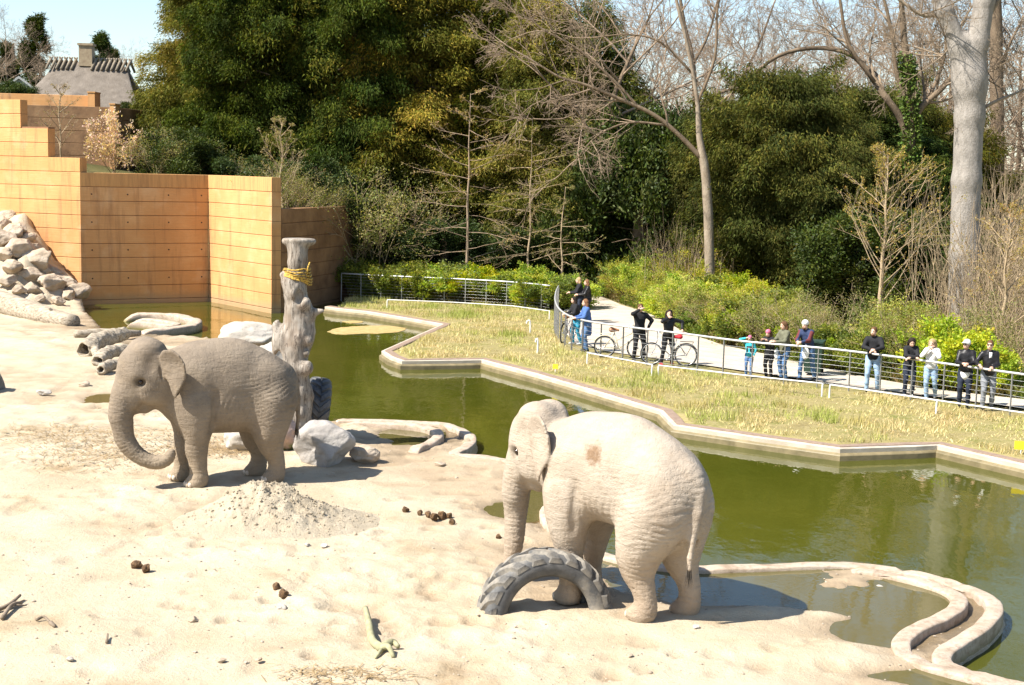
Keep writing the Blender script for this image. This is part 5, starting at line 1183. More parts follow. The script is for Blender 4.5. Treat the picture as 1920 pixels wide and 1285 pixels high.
person('child in pink hat and black coat leaning on the railing', at(1441, 709), R_(-40), 1.45, BLACK, BLACK, SHOE, HB, .10, hat=(PINK, 'beanie'), hands=((-.15, -.36, 1.36), (.10, -.38, 1.36)), lean=.22, fem=1, nod=.1, hem=.72)
person('small child in turquoise and black jacket shading its eyes', at(1403, 705), R_(-15), 1.20, TURQ, BLUEJ, SHOE, HB, hat=(PINK, 'beanie'), hands=((-.14, -.18, 1.66), (.20, -.06, .90)), hint=((-1, -.2, .2), (.8, .4, -.4)), hem=.84, extra=lambda root, up, arms, hq, pel: MB().box(up((0, -.125, 1.18)), (.24, .05, .26)).build('jacket_panel', BLACK, root))
person('woman in black leather jacket and scarf astride the bicycle, hand at her mouth', at(1251, 684), R_(10), 1.72, LEATHER, BLACK, RED, HD, .05, fem=1, hands=((-.06, -.16, 1.50), (.42, -.10, 1.12)), yaw=R_(-12), hint=((-1, -.2, -.5), (1, .3, .1)), extra=scarf(BLACK), feet=((-.22, -.05), (.16, .05)))
person('man in dark jacket filming with both hands raised, beside the cream bicycle', at(1197, 676), R_(8), 1.80, BLACK, BLACK, SHOE, HB, hands=((-.06, -.24, 1.60), (.26, -.05, 1.02)), hint=((-1, -.1, -.6), (1, .35, 0)), extra=camera_phone, glasses=False, feet=((-.15, 0), (.15, .02)))
person('person in long blue coat leaning on the bend of the railing', at(1099, 659), R_(-75), 1.74, BLUEC, BLUEJ, SHOE, HR_, .14, fem=1, hem=.52, lean=.10, hands=((-.10, -.40, 1.12), (.06, -.40, 1.12)))
person('person in black top and turquoise jeans propped on the bend of the railing', at(1081, 646), R_(-70), 1.66, BLACK, CYANJ, WSHOE, HD, .12, fem=1, lean=.22, hands=((-.08, -.45, 1.12), (.06, -.44, 1.12)), feet=((-.1, -.1), (.1, .12)))
person('woman with reddish hair in a dark jacket at the far bend of the path', at(1101, 606), R_(-80), 1.72, LEATHER, BLACK, SHOE, HR_, .16, fem=1, lean=.08, hands=((-.08, -.42, 1.14), (.06, -.42, 1.14)))
person('blond visitor in a dark top half hidden at the far bend of the path', at(1087, 603), R_(-85), 1.76, BLACK, DARKJ, SHOE, HBL, .05, lean=.12, hands=((-.08, -.42, 1.14), (.06, -.42, 1.14)))
# backpack of the man in the beanie hangs on his own back; litter bin behind him
M_BIN = pm('dark_green_bin', (.012, .035, .022), (.022, .05, .032), 6, .5, .1)
b = at(1524, 702); bn = empty('litter_bin', b, R_(-20), 'dark green wheeled litter bin behind the man in the white beanie', 'bin')
V_ = [(-.24, -.26, .08), (.24, -.26, .08), (.24, .22, .08), (-.24, .22, .08), (-.29, -.34, .98), (.29, -.34, .98), (.29, .30, .98), (-.29, .30, .98)]
MB().add(V_, None, [(0, 3, 2, 1), (0, 1, 5, 4), (1, 2, 6, 5), (2, 3, 7, 6), (3, 0, 4, 7), (4, 5, 6, 7)]).build('bin_body', M_BIN, bn, False)
MB().box((0, -.03, 1.01), (.62, .68, .05)).box((0, -.36, 1.02), (.3, .05, .05)).build('lid', M_BIN, bn, False)
for sx in (-.24, .24): MB().tube([(sx - .03, .24, .1), (sx + .03, .24, .1)], .1, 12).build('wheel', SHOE, bn)
MB().tube([(-.26, .34, .95), (-.26, .40, .98), (.26, .40, .98), (.26, .34, .95)], .016, 6).build('handle', M_BIN, bn)

# ================================================================ BICYCLES
M_BT = CM('bicycle_tyre_rubber', (.02, .02, .02)); M_STEEL = pm('bicycle_steel', (.45, .45, .45), (.6, .6, .6), 10, .3, 0, metal=.8); M_CREAM = pm('cream_frame_paint', (.55, .48, .32), (.62, .55, .38), 6, .35, 0); M_GREYF = pm('grey_frame_paint', (.30, .30, .31), (.38, .38, .39), 6, .35, 0); M_TANL = pm('tan_saddle_leather', (.25, .10, .04), (.34, .15, .06), 8, .5, .1)
def wheel(root, c, R):
    w = empty('wheel'); w.parent = root; w.location = c; A = np.linspace(0, 2 * math.pi, 36, endpoint=False); ring = lambda r: np.c_[r * np.cos(A), 0 * A, r * np.sin(A)]
    MB().tube(ring(R), .020, 7, closed=True).build('tyre', M_BT, w); MB().tube(ring(R - .028), .012, 6, closed=True).build('rim', M_STEEL, w); m = MB()
    for k in range(20): a = k * math.pi / 10; m.tube([(0, .02 * (-1) ** k, 0), ((R - .03) * math.cos(a), 0, (R - .03) * math.sin(a))], .0022, 3, False)
    m.tube([(0, -.05, 0), (0, .05, 0)], .022, 8); m.build('spokes', M_STEEL, w)
def bicycle(label, loc, rz, paint, saddle, basket=False, tilt=.05):
    r = empty('bicycle', loc, rz, label, 'bicycle', 'bicycles on the path'); r.rotation_euler = (tilt, 0, rz); R = .335
    wheel(r, (-.53, 0, R), R); wheel(r, (.53, 0, R), R); bb = (-.08, 0, .29); st = (-.22, 0, .78); hd = (.36, 0, .82); hb = (.40, 0, .66); m = MB()
    for a, b in ((bb, hb), (bb, st), (bb, (-.53, 0, R)), (st, (-.53, 0, R)), ((-.17, 0, .55), hd), (hd, hb)): m.tube([a, b], .017, 7)
    m.build('frame', paint, r); MB().tube(catmull(np.array([hb, (.44, 0, .5), (.53, 0, R)]), 4), .014, 6).build('fork', paint, r)
    MB().tube(catmull(np.array([(.22, -.28, 1.0), (.34, -.26, 1.04), (.38, -.08, 1.02), (.38, .08, 1.02), (.34, .26, 1.04), (.22, .28, 1.0)]), 4), .013, 6).tube([hd, (.37, 0, 1.02)], .014, 6).build('handlebar', M_STEEL, r)
    s_ = SDF((-.45, -.16, .78), (.08, .16, 1.0), .016); s_.cone((-.32, 0, .90), (-.10, 0, .89), .085, .035, .04); s_.ell((-.33, 0, .89), (.08, .11, .045), .03); V, Q = s_.mesh(1); sd_ = obj('saddle', mesh_np('saddle', V, None, Q), saddle, r); MB().tube([st, (-.25, 0, .88)], .013, 6).build('seat_post', M_STEEL, r)
    A = np.linspace(0, 2 * math.pi, 20, endpoint=False); m = MB(); m.tube(np.c_[bb[0] + .085 * np.cos(A), 0 * A + .03, bb[2] + .085 * np.sin(A)], .009, 5, closed=True); m.tube([(bb[0], .04, bb[2]), (bb[0] + .12, .05, bb[2] - .12)], .01, 5); m.tube([(bb[0], -.04, bb[2]), (bb[0] - .12, -.05, bb[2] + .12)], .01, 5); m.box((bb[0] + .12, .09, bb[2] - .12), (.08, .08, .02)).box((bb[0] - .12, -.09, bb[2] + .12), (.08, .08, .02)); m.build('crank', M_STEEL, r)
    A = np.linspace(.3, 2.7, 16); m = MB(); m.tube(np.c_[-.53 + (R + .035) * np.cos(A), 0 * A, R + (R + .035) * np.sin(A)], .014, 5); m.tube([(-.75, 0, R + .42), (-.33, 0, R + .42)], .012, 5); m.tube([(-.75, 0, R + .42), (-.55, 0, R)], .008, 5); m.build('mudguard', M_BT if not basket else paint, r)
    if basket:
        m = MB()
        for z, k in ((.80, .8), (.90, .9), (1.0, 1.0)): m.tube(np.array([(.50 - .13 * k, -.17 * k, z), (.50 + .13 * k, -.17 * k, z), (.50 + .13 * k, .17 * k, z), (.50 - .13 * k, .17 * k, z)]), .008, 4, closed=True)
        for a in np.linspace(-1, 1, 7): m.tube([(.40, .14 * a, .78), (.37, .17 * a, 1.0)], .005, 4); m.tube([(.60, .14 * a, .78), (.63, .17 * a, 1.0)], .005, 4)
        m.build('basket', M_BT, r)
    return r
bicycle('cream bicycle with tan saddle parked behind the railing beside the filming man', at(1164, 671), R_(-12), M_CREAM, M_TANL, True)
bicycle('grey bicycle under the woman in the leather jacket', at(1253, 685), R_(170), M_GREYF, CM('red_fabric', (.5, .03, .04)))
bicycle('half-hidden bicycle leaning inside the bend of the railing', at(1064, 640), R_(70), M_GREYF, M_TANL)

# ================================================================ VEGETATION
def tubes_batch(P, r, n):
    """P (N,k,3), r (N,k): many thin tapered branches at once"""
    N, k, _ = P.shape; t = np.gradient(P, axis=1); t /= np.linalg.norm(t, axis=2, keepdims=True) + 1e-12
    m = t.mean(1); up = np.where(np.abs(m[:, 2:3]) < .9, np.array([[0, 0, 1.0]]), np.array([[1.0, 0, 0]]))
    a = np.cross(t, up[:, None, :]); a /= np.linalg.norm(a, axis=2, keepdims=True) + 1e-12; b = np.cross(t, a)
    th = np.arange(n) * 2 * math.pi / n
    V = P[:, :, None, :] + (a[:, :, None, :] * np.cos(th)[None, None, :, None] + b[:, :, None, :] * np.sin(th)[None, None, :, None]) * r[:, :, None, None]
    i = (np.arange(N) * k * n)[:, None, None]; s = (np.arange(k - 1) * n)[None, :, None]; j = np.arange(n)[None, None, :]
    Q = np.stack([i + s + j, i + s + (j + 1) % n, i + s + n + (j + 1) % n, i + s + n + j], -1).reshape(-1, 4)
    return V.reshape(-1, 3), Q
def unit(v): return v / (np.linalg.norm(v, axis=-1, keepdims=True) + 1e-12)
class Branches:
    def __init__(s): s.d = {}
    def add(s, P, r, n): s.d.setdefault((len(P), n), []).append((P, r))
    def mesh(s, name):
        Vs, Qs, off = [], [], 0
        for (k, n), L in s.d.items():
            V, Q = tubes_batch(np.array([a for a, b in L]), np.array([b for a, b in L]), n); Vs.append(V); Qs.append(Q + off); off += len(V)
        return mesh_np(name, np.concatenate(Vs), None, np.concatenate(Qs))
RMIN = [.006]
def grow(B, p, d, L, r, lev, R, cfg):
    """recursive limb; cfg per level: (children, child length factor, spread angle, wander, points, upward pull)"""
    nchild, lf, spread, wander, k, upw = cfg[lev]; P = [np.asarray(p, float)]; d = np.asarray(d, float); st = L / (k - 1)
    for i in range(k - 1):
        d = d + R.normal(0, wander, 3) + (0, 0, upw); d /= np.linalg.norm(d); P.append(P[-1] + d * st)
    P = np.array(P); tp = .45 if lev < len(cfg) - 1 else .25
    B.add(P, r * np.linspace(1, tp, k), 8 if r > .12 else 5 if r > .03 else 3)
    if lev + 1 >= len(cfg): return P
    n = max(1, int(round(nchild * R.uniform(.8, 1.2))))
    for i in range(n):
        f = R.uniform(.25, 1.0) if i else .98; q = f * (k - 1); i0 = min(int(q), k - 2); pt = P[i0] + (P[i0 + 1] - P[i0]) * (q - i0); t_ = unit(P[i0 + 1] - P[i0])
        s_ = np.cross(t_, R.normal(size=3)); s_ /= np.linalg.norm(s_) + 1e-9; a = spread * R.uniform(.6, 1.3) * (1 if i else .3)
        grow(B, pt, t_ * math.cos(a) + s_ * math.sin(a), L * lf * R.uniform(.65, 1.15) * (1.15 - .45 * f), max(r * (1 - .55 * f) * .62, RMIN[0]), lev + 1, R, cfg)
    return P
def leaves(P, Dn, n_each, length, width, spread, seed, cols, jit=.15, scat=.12, quad=True, droop=0.0):
    """leaf faces in sprays; P spray points, Dn spray directions, cols per-spray colour"""
    R = np.random.default_rng(seed); N = len(P) * n_each
    o = np.repeat(P, n_each, 0) + R.normal(0, scat, (N, 3)); ax = unit(np.repeat(Dn, n_each, 0) + R.normal(0, spread, (N, 3)) - np.array([0, 0, droop]))
    sd = unit(np.cross(ax, R.normal(size=(N, 3)))); L = length * R.uniform(.6, 1.35, (N, 1)); W = width * R.uniform(.7, 1.3, (N, 1))
    c = np.repeat(cols, n_each, 0) * R.uniform(1 - jit, 1 + jit, (N, 1)) * (1 + R.normal(0, jit * .35, (N, 3)))
    if quad:
        V = np.stack([o, o + ax * L * .5 + sd * W, o + ax * L, o + ax * L * .5 - sd * W], 1).reshape(-1, 3); return V, None, np.arange(4 * N).reshape(-1, 4), np.clip(np.repeat(c, 4, 0), 0, 1)
    V = np.stack([o - sd * W, o + sd * W, o + ax * L], 1).reshape(-1, 3); return V, np.arange(3 * N).reshape(-1, 3), None, np.clip(np.repeat(c, 3, 0), 0, 1)
def lobed_points(lobes, n, seed, center=None, low=-.5):
    R = np.random.default_rng(seed); C = np.array([l[0] for l in lobes]); r = np.array([l[1] for l in lobes]); A = (r[:, 0] * r[:, 2] + r[:, 0] * r[:, 1]) ; A /= A.sum()
    k = R.choice(len(lobes), n, p=A); d = unit(R.normal(size=(n, 3))); d[:, 2] = np.where(d[:, 2] < low, -d[:, 2], d[:, 2])
    rad = .3 + .8 * R.random(n) ** .7; P = C[k] + d * r[k] * rad[:, None] * (1 + .25 * vnoise(C[k, 0] + d[:, 0] * 2, d[:, 1] * 2, d[:, 2] * 2, seed))[:, None]
    return P, unit(d / r[k]), k
def evergreen(seed, H, Rm, shape, nl, lob, n, pal, leaf, n_each=8, droop=.5, spread=.45, quad=False, base=.3, scat=.14):
    """crown mesh: lobes along a profile, each covered by sprays; pal = list of colours"""
    R = np.random.default_rng(seed); L = []
    for i in range(nl):
        t_ = R.random() ** .85; rr = np.interp(t_, *shape) * Rm; a = R.random() * 6.28; q = math.sqrt(R.random()) * .95 + .08 + (R.random() < .18) * R.uniform(.05, .25)
        s_ = lob * R.uniform(.5, 1.4) * (.55 + .45 * rr / Rm); e_ = R.uniform(.8, 1.3); L.append(((rr * q * math.cos(a), rr * q * math.sin(a), base + t_ * (H - base - lob * .6)), (s_ * e_, s_ / e_, s_ * R.uniform(.6, 1.7))))
    P, Dn, k = lobed_points(L, int(n * 2.0), seed + 1); C_ = np.array([0, 0, H * .4]); dd = unit(P - C_)
    P = C_ + (P - C_) * (1 + .30 * fbm(dd[:, 0] * 2.2, dd[:, 1] * 2.2, dd[:, 2] * 3.5, 3, seed + 9))[:, None]
    gap = fbm(P[:, 0] * .75, P[:, 1] * .75, P[:, 2] * .6, 3, seed + 5); keep = (gap > .0) & (P[:, 2] > -.1); P = P[keep][:n]; Dn = Dn[keep][:n]; k = k[keep][:n]; n = len(P)
    pal = np.array(pal); m_ = np.clip((.5 + .75 * fbm(P[:, 0] * .45, P[:, 1] * .45, P[:, 2] * .3, 3, seed) + R.normal(0, .16, n)) * len(pal), 0, len(pal) - .01).astype(int)
    cols = pal[m_] * R.uniform(.8, 1.2, (n, 1)) * R.uniform(.85, 1.15, (nl, 1))[k]; P = P - np.c_[0 * m_, 0 * m_, .5 * R.random(n) ** 2]
    V, T, Q, c = leaves(P, unit(Dn + (0, 0, .15)), n_each, leaf[0], leaf[1], spread, seed + 2, cols, .22, scat, quad, droop)
    return mesh_np('crown', V, T, Q, False, c)
def conifer(seed, H, Rm, shape, nb, n, pal, leaf, n_each, droop, rise, hang, base=.3, scat=.16, spread=.5, fan=.34):
    """crown of layered boughs: sprays spread over each drooping fan-shaped bough"""
    R = np.random.default_rng(seed); t_ = R.random(nb) ** .9; z0 = base + t_ * (H - base); L = np.interp(t_, *shape) * Rm * R.uniform(.62, 1.22, nb); az = R.random(nb) * 6.28; tl = R.normal(rise, .16, nb)
    w = L ** 1.7; k = R.choice(nb, n, p=w / w.sum()); s = .12 + .9 * R.random(n) ** .62; lat = (R.random(n) * 2 - 1); lw = fan * L[k] * (1.2 - s) + .22; d = np.c_[np.cos(az[k]), np.sin(az[k]), 0 * s]; sd = np.c_[-np.sin(az[k]), np.cos(az[k]), 0 * s]
    P = d * (L[k] * s)[:, None] + sd * (lat * lw)[:, None]; P[:, 2] = z0[k] + tl[k] * L[k] * s - droop * L[k] * s ** 2 - hang * R.random(n) ** 1.6 * (.4 + np.abs(lat)); P = P + R.normal(0, .06, (n, 3)); ok = P[:, 2] > -.05; P = P[ok]; k = k[ok]; d = d[ok]; sd = sd[ok]; lat = lat[ok]; s = s[ok]; n = len(P)
    Dn = unit(d * .8 + sd * (lat * .7)[:, None] + np.array([0, 0, -.35])); pal = np.array(pal); m_ = np.clip((.5 + .7 * fbm(P[:, 0] * .4, P[:, 1] * .4, P[:, 2] * .3, 2, seed) + R.normal(0, .18, n)) * len(pal), 0, len(pal) - .01).astype(int)
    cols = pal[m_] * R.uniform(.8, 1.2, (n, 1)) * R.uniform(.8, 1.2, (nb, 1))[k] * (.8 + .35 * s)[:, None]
    V, T, Q, c = leaves(P, Dn, n_each, leaf[0], leaf[1], spread, seed + 2, cols, .22, scat, False, .25); return mesh_np('crown', V, T, Q, False, c)
def lf(nm, rough, tr, spec):
    t = NT(nm); c = t.attr('Col'); ri = t.n('ShaderNodeObjectInfo').outputs['Random']
    c = t.n('ShaderNodeHueSaturation', {'Hue': t.maprange(ri, 0, 1, .485, .515), 'Saturation': t.maprange(ri, 0, 1, 1.08, .92), 'Value': t.maprange(t.math('FRACT', t.math('MULTIPLY', ri, 7.3)), 0, 1, .85, 1.15), 'Color': c}).outputs[0]
    t.base(c); t.rough(rough); t.b.inputs['Specular IOR Level'].default_value = spec
    x = t.n('ShaderNodeBsdfTranslucent', {0: t.mix(1.0, c, (1.2, 1.25, .5), 'MULTIPLY')}); mx = t.n('ShaderNodeMixShader', {0: tr, 1: t.b.outputs[0], 2: x.outputs[0]}); t.t.links.new(mx.outputs[0], t.out.inputs[0]); return t.m
M_NEEDLE = lf('yew_needles', .75, .25, .08); M_GLOSS = lf('glossy_leaves', .55, .18, .22); M_SPRING = lf('spring_leaves', .55, .42, .3); M_GRASS = lf('grass_blades', .7, .3, .15)
def bark(nm, a, b, sc=5, bump=.8): 
    t = NT(nm); P_ = t.pos(); n1 = t.noise(sc, 5, .65, vec=t.scalevec(P_, (1, 1, .45))); t.base(t.mix(t.maprange(t.noise(sc * 5, 5, .7, vec=P_), .52, .68, 0, .45), t.ramp(n1, [(.3, a), (.7, b)]), tuple(x * .5 for x in a))); t.rough(.9); t.b.inputs['Specular IOR Level'].default_value = .15; t.bump(t.noise(sc * 4, 5, .65, vec=t.scalevec(P_, (1, 1, .6))), bump, .03); return t.m
M_BEECH = bark('grey_beech_bark', (.20, .18, .155), (.36, .325, .285), 6, 1.0); M_PALEB = bark('pale_brown_bark', (.19, .145, .10), (.34, .28, .21), 4); M_BARK = bark('brown_bark', (.12, .085, .055), (.22, .165, .11)); M_LIMB = bark('tan_limb_bark', (.20, .15, .10), (.34, .26, .18), 8); M_TANTWIG = bark('tan_twig_bark', (.30, .22, .13), (.44, .34, .22), 8); M_REDTWIG = bark('reddish_twig_bark', (.23, .165, .11), (.36, .27, .19), 8)  # limb bark is a mottled tan

# ---- crowns made once and shared
SH_YEW = ([0, .12, .35, .6, .85, 1], [.75, .95, 1.0, .82, .5, .12]); SH_BUSH = ([0, .2, .5, .8, 1], [.85, 1, .95, .7, .25]); SH_COL = ([0, .1, .5, .85, 1], [.8, 1, .85, .5, .1])
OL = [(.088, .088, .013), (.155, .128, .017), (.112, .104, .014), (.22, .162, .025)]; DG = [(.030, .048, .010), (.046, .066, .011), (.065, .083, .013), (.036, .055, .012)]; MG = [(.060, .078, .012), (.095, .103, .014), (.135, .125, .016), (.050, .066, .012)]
SH_CONE = ([0, .06, .3, .6, .85, 1], [.75, 1, .92, .66, .36, .05])
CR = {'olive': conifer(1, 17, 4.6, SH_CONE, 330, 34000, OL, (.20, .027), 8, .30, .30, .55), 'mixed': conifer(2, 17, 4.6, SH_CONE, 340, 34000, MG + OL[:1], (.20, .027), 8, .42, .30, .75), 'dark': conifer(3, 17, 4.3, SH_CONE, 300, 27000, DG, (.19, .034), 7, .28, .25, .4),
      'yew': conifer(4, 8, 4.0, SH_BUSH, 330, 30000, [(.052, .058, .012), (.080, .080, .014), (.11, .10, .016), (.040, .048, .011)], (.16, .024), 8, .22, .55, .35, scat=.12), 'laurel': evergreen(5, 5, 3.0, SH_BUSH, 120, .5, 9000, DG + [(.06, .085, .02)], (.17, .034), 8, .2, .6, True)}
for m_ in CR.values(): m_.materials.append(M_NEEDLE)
CR['laurel'].materials.clear(); CR['laurel'].materials.append(M_GLOSS)
trk = MB(); trk.tube(np.array([(0, 0, -.3), (.05, 0, 3), (-.05, .05, 8), (0, 0, 15.5)]), [.42, .33, .24, .06], 9)
for k in range(26): a = k * 2.4; z = 2 + k * .5; trk.tube([(0, 0, z), (1.4 * math.cos(a) * (1 - k / 34), 1.4 * math.sin(a) * (1 - k / 34), z + .3), (3 * math.cos(a) * (1 - k / 30), 3 * math.sin(a) * (1 - k / 30), z + .1)], [.09, .06, .02], 5)
EVT = trk.mesh('trunk'); EVT.materials.append(M_BARK)
def gnd(x, y): return float(ground_z(np.array([x]), np.array([y]))[0])
def evtree(kind, u, y, H, wid, label, name='yew_tree', cat='tree', group='evergreens behind the pond', rz=None, z=None, h0=17.0):
    p = D(u, 560, y); z = gnd(p[0], y) if z is None else z; r = empty(name, (p[0], y, z), rz if rz is not None else u * .37, label, cat, group); s = (wid, wid, H / h0)
    share('trunk', EVT, r, scale=(wid, wid, H / 17.0)); share('crown', CR[kind], r, scale=s); return r
evtree('olive', 398, 74, 16.5, .78, 'tall olive-green yew at the left end of the evergreens, beside the thatched house')
evtree('dark', 462, 71.5, 18.5, .85, 'dark green ivy-clad tree rising between the two leftmost olive yews')
evtree('mixed', 560, 73, 21, 1.05, 'broad mixed-green yew behind the bright ochre wall')
evtree('dark', 660, 71, 20, .80, 'dark tall evergreen directly above the brown wall')
evtree('olive', 775, 73, 19.5, 1.12, 'golden-olive yew above the curving back railing')
evtree('mixed', 905, 74, 18.5, 1.0, 'olive yew behind the tallest bare sapling')
evtree('olive', 1010, 71, 16.5, .9, 'yew right of the tallest bare sapling, under the leaning bare limb')
evtree('mixed', 1100, 80, 16.6, 1.0, 'farther olive conifer whose tip shows against the sky')
evtree('dark', 720, 79, 17, 1.1, 'shadowy evergreen deep behind the golden-olive yew', rz=2); evtree('dark', 960, 82, 15, 1.2, 'shadowy evergreen deep behind the bare saplings', rz=4)
evtree('dark', 520, 79, 19, 1.1, 'shadowy evergreen deep behind the mixed-green yew', rz=1)
evtree('yew', 1440, 63, 10.2, 1.0, 'large dark yew bush behind the family of visitors', h0=8); evtree('yew', 1530, 62, 8.0, .85, 'smaller yew right of the large yew bush', h0=8); evtree('yew', 1352, 67, 8.6, .8, 'yew left of the large yew bush, behind the slim pale trunk', h0=8)
evtree('laurel', 1195, 68, 9.0, 1.2, 'dark glossy laurel mass behind the bend of the path', 'laurel_bush', 'bush', h0=5); evtree('laurel', 1275, 71, 9.0, 1.2, 'second laurel right of the dark glossy laurel mass', 'laurel_bush', 'bush', h0=5); evtree('laurel', 1120, 73, 9.5, 1.2, 'third laurel at the left end of the laurels', 'laurel_bush', 'bush', h0=5)
evtree('yew', 1625, 69, 10.0, .95, 'tall yew directly behind the young tree on the right', h0=8); evtree('yew', 1735, 70, 9.0, .9, 'yew left of the big beech trunk', h0=8); evtree('dark', 1660, 66, 9.5, 1.1, 'dark evergreen behind the young tree on the right', h0=17); evtree('dark', 1740, 62, 7.2, .8, 'low dark evergreen left of the big beech trunk', h0=17); evtree('mixed', 1610, 75, 10.0, 1.1, 'olive evergreen seen through bare branches on the right', h0=17)
evtree('laurel', 1760, 57, 4.2, .9, 'low laurel at the foot of the big beech', 'laurel_bush', 'bush', h0=5); evtree('laurel', 1610, 57, 4.6, .95, 'dark laurel behind the left side of the young tree', 'laurel_bush', 'bush', h0=5); evtree('laurel', 1690, 58, 4.4, .95, 'low laurel left of the big beech', 'laurel_bush', 'bush', h0=5); evtree('laurel', 700, 67.5, 3.4, .7, 'laurel beside the end of the brown wall', 'laurel_bush', 'bush', h0=5)
evtree('laurel', 830, 67.5, 3.0, .9, 'dark laurel low behind the tallest sapling', 'laurel_bush', 'bush', h0=5); evtree('laurel', 950, 68, 3.0, .9, 'dark laurel low behind the middle sapling', 'laurel_bush', 'bush', h0=5); evtree('laurel', 1050, 69, 3.4, .9, 'dark laurel low behind the right sapling', 'laurel_bush', 'bush', h0=5)
evtree('laurel', 350, 67, 2.8, .8, 'bush above the orange wall, left part', 'laurel_bush', 'bush', h0=5); evtree('laurel', 470, 66, 2.4, .8, 'bush above the bright ochre wall', 'laurel_bush', 'bush', h0=5); evtree('laurel', 590, 67.5, 3.4, .8, 'bush above the brown wall', 'laurel_bush', 'bush', h0=5)

# ---- spring shrubs along the path
BR = [(.36, .42, .03), (.44, .46, .04), (.26, .34, .03), (.46, .42, .05)]; YO = [(.40, .40, .05), (.46, .42, .06), (.33, .36, .05), (.38, .30, .08)]; GD = [(.17, .22, .04), (.26, .28, .05), (.13, .17, .035)]
def shrub_mesh(seed, H, Rm, pal, n, leafs, nst=26, twigs=True):
    R = np.random.default_rng(seed); B = Branches(); tips = []; tp = []
    for i in range(nst):
        a = R.random() * 6.28; q = R.random() ** .6; d = np.array([math.cos(a) * q * .9, math.sin(a) * q * .9, 1.0]); L = H * R.uniform(.7, 1.1)
        P = grow(B, (R.normal(0, Rm * .25), R.normal(0, Rm * .25), -.05), unit(d), L, R.uniform(.012, .022), 0, R, [(5, .45, .6, .10, 6, .03), (3, .5, .7, .15, 4, .02), (0, 0, 0, .2, 3, 0)])
    for L_ in B.d.values():
        for P, r in L_:
            if r[0] < .012: tips.append(P[-1]); tp.append(P[-1] - P[0]); tips.append(P[len(P) // 2]); tp.append(P[-1] - P[0])
    tips = np.array(tips); tp = unit(np.array(tp)); k = R.choice(len(tips), n); P = tips[k] + R.normal(0, .10, (n, 3)); P[:, 2] = np.abs(P[:, 2]); pal = np.array(pal); lob = (vnoise(P[:, 0] * 1.5, P[:, 1] * 1.5, P[:, 2] * 1.5, seed) * .5 + .5) * len(pal); cols = pal[np.clip(lob.astype(int), 0, len(pal) - 1)] * R.uniform(.8, 1.2, (n, 1))
    V, T, Q, c = leaves(P, tp[k], 4, leafs[0], leafs[1], .6, seed + 4, cols, .2, .07, True)
    return B.mesh('stems'), mesh_np('foliage', V, None, Q, False, c)
SHR = {'bright': shrub_mesh(11, 1.7, 1.0, BR, 6500, (.11, .034)), 'yellow': shrub_mesh(12, 2.2, 1.0, YO + BR[:1], 4200, (.085, .024), 34), 'green': shrub_mesh(13, 1.6, 1.0, GD + BR[2:3], 5200, (.11, .032)), 'bare': shrub_mesh(14, 2.4, 1.0, [(.30, .26, .10), (.24, .25, .07)], 1500, (.06, .015), 24)}
for k_, (a, b) in SHR.items(): a.materials.append(M_TANTWIG if k_ in ('yellow', 'bare') else M_LIMB); b.materials.append(M_SPRING)
def shrub(kind, x, y, s, label, hz=1.0, group='shrubs along the path'):
    r = empty('shrub', (x, y, gnd(x, y) - .02), x * 3.1 + y, label, 'shrub', group); r.scale = (s * 1.15, s * 1.15, s * hz); share('stems', SHR[kind][0], r); share('foliage', SHR[kind][1], r)
ORD = ['first', 'second', 'third', 'fourth', 'fifth', 'sixth', 'seventh', 'eighth', 'ninth', 'tenth', 'eleventh', 'twelfth', '13th', '14th', '15th', '16th', '17th', '18th', '19th', '20th', '21st', '22nd', '23rd', '24th', '25th', '26th', '27th', '28th']
PO = path_out.copy(); so = arc_s(PO); kinds = ['bright', 'bright', 'bright', 'green', 'bright', 'green', 'yellow', 'bright', 'yellow', 'bright', 'yellow', 'bright', 'bright', 'green', 'yellow', 'green', 'bare', 'green', 'yellow', 'green', 'bare', 'green', 'bare', 'green', 'green', 'bare']
R0 = np.random.default_rng(77)
kk = {}
WORD = {'bright': 'bright yellow-green shrub', 'green': 'leafy green shrub', 'yellow': 'yellow-twigged budding shrub', 'bare': 'nearly bare tan shrub'}
sl_ = np.linspace(1.0, so[-1] - 9.0, 28)
for i_, s_ in enumerate(sl_):
    p = at_s(PO, s_); d_ = at_s(PO, s_ + .3) - p; n_ = np.array([-d_[1], d_[0], 0]); n_ /= np.linalg.norm(n_); kd = kinds[i_ % len(kinds)]; kk[kd] = kk.get(kd, 0) + 1; q = p + n_ * R0.uniform(.75, 1.1)
    shrub(kd, q[0], q[1], R0.uniform(.5, .85), ORD[kk[kd] - 1] + ' ' + WORD[kd] + ' from the left in the front row beside the path')
kk = {}
for i_, s_ in enumerate(np.linspace(.5, so[-1] - 9.0, 16)):
    p = at_s(PO, s_); d_ = at_s(PO, s_ + .3) - p; n_ = np.array([-d_[1], d_[0], 0]); n_ /= np.linalg.norm(n_); kd = ['bright', 'yellow', 'green', 'yellow', 'bare', 'yellow', 'green'][i_ % 7] if i_ < 11 else ['bare', 'yellow', 'bare'][i_ % 3]; kk[kd] = kk.get(kd, 0) + 1; q = p + n_ * R0.uniform(2.0, 3.6)
    shrub(kd, q[0], q[1], R0.uniform(.5, .95), ORD[kk[kd] - 1] + ' ' + WORD[kd] + ' from the left in the taller row behind the path hedge', group='taller shrubs behind the path hedge')
kk = {}
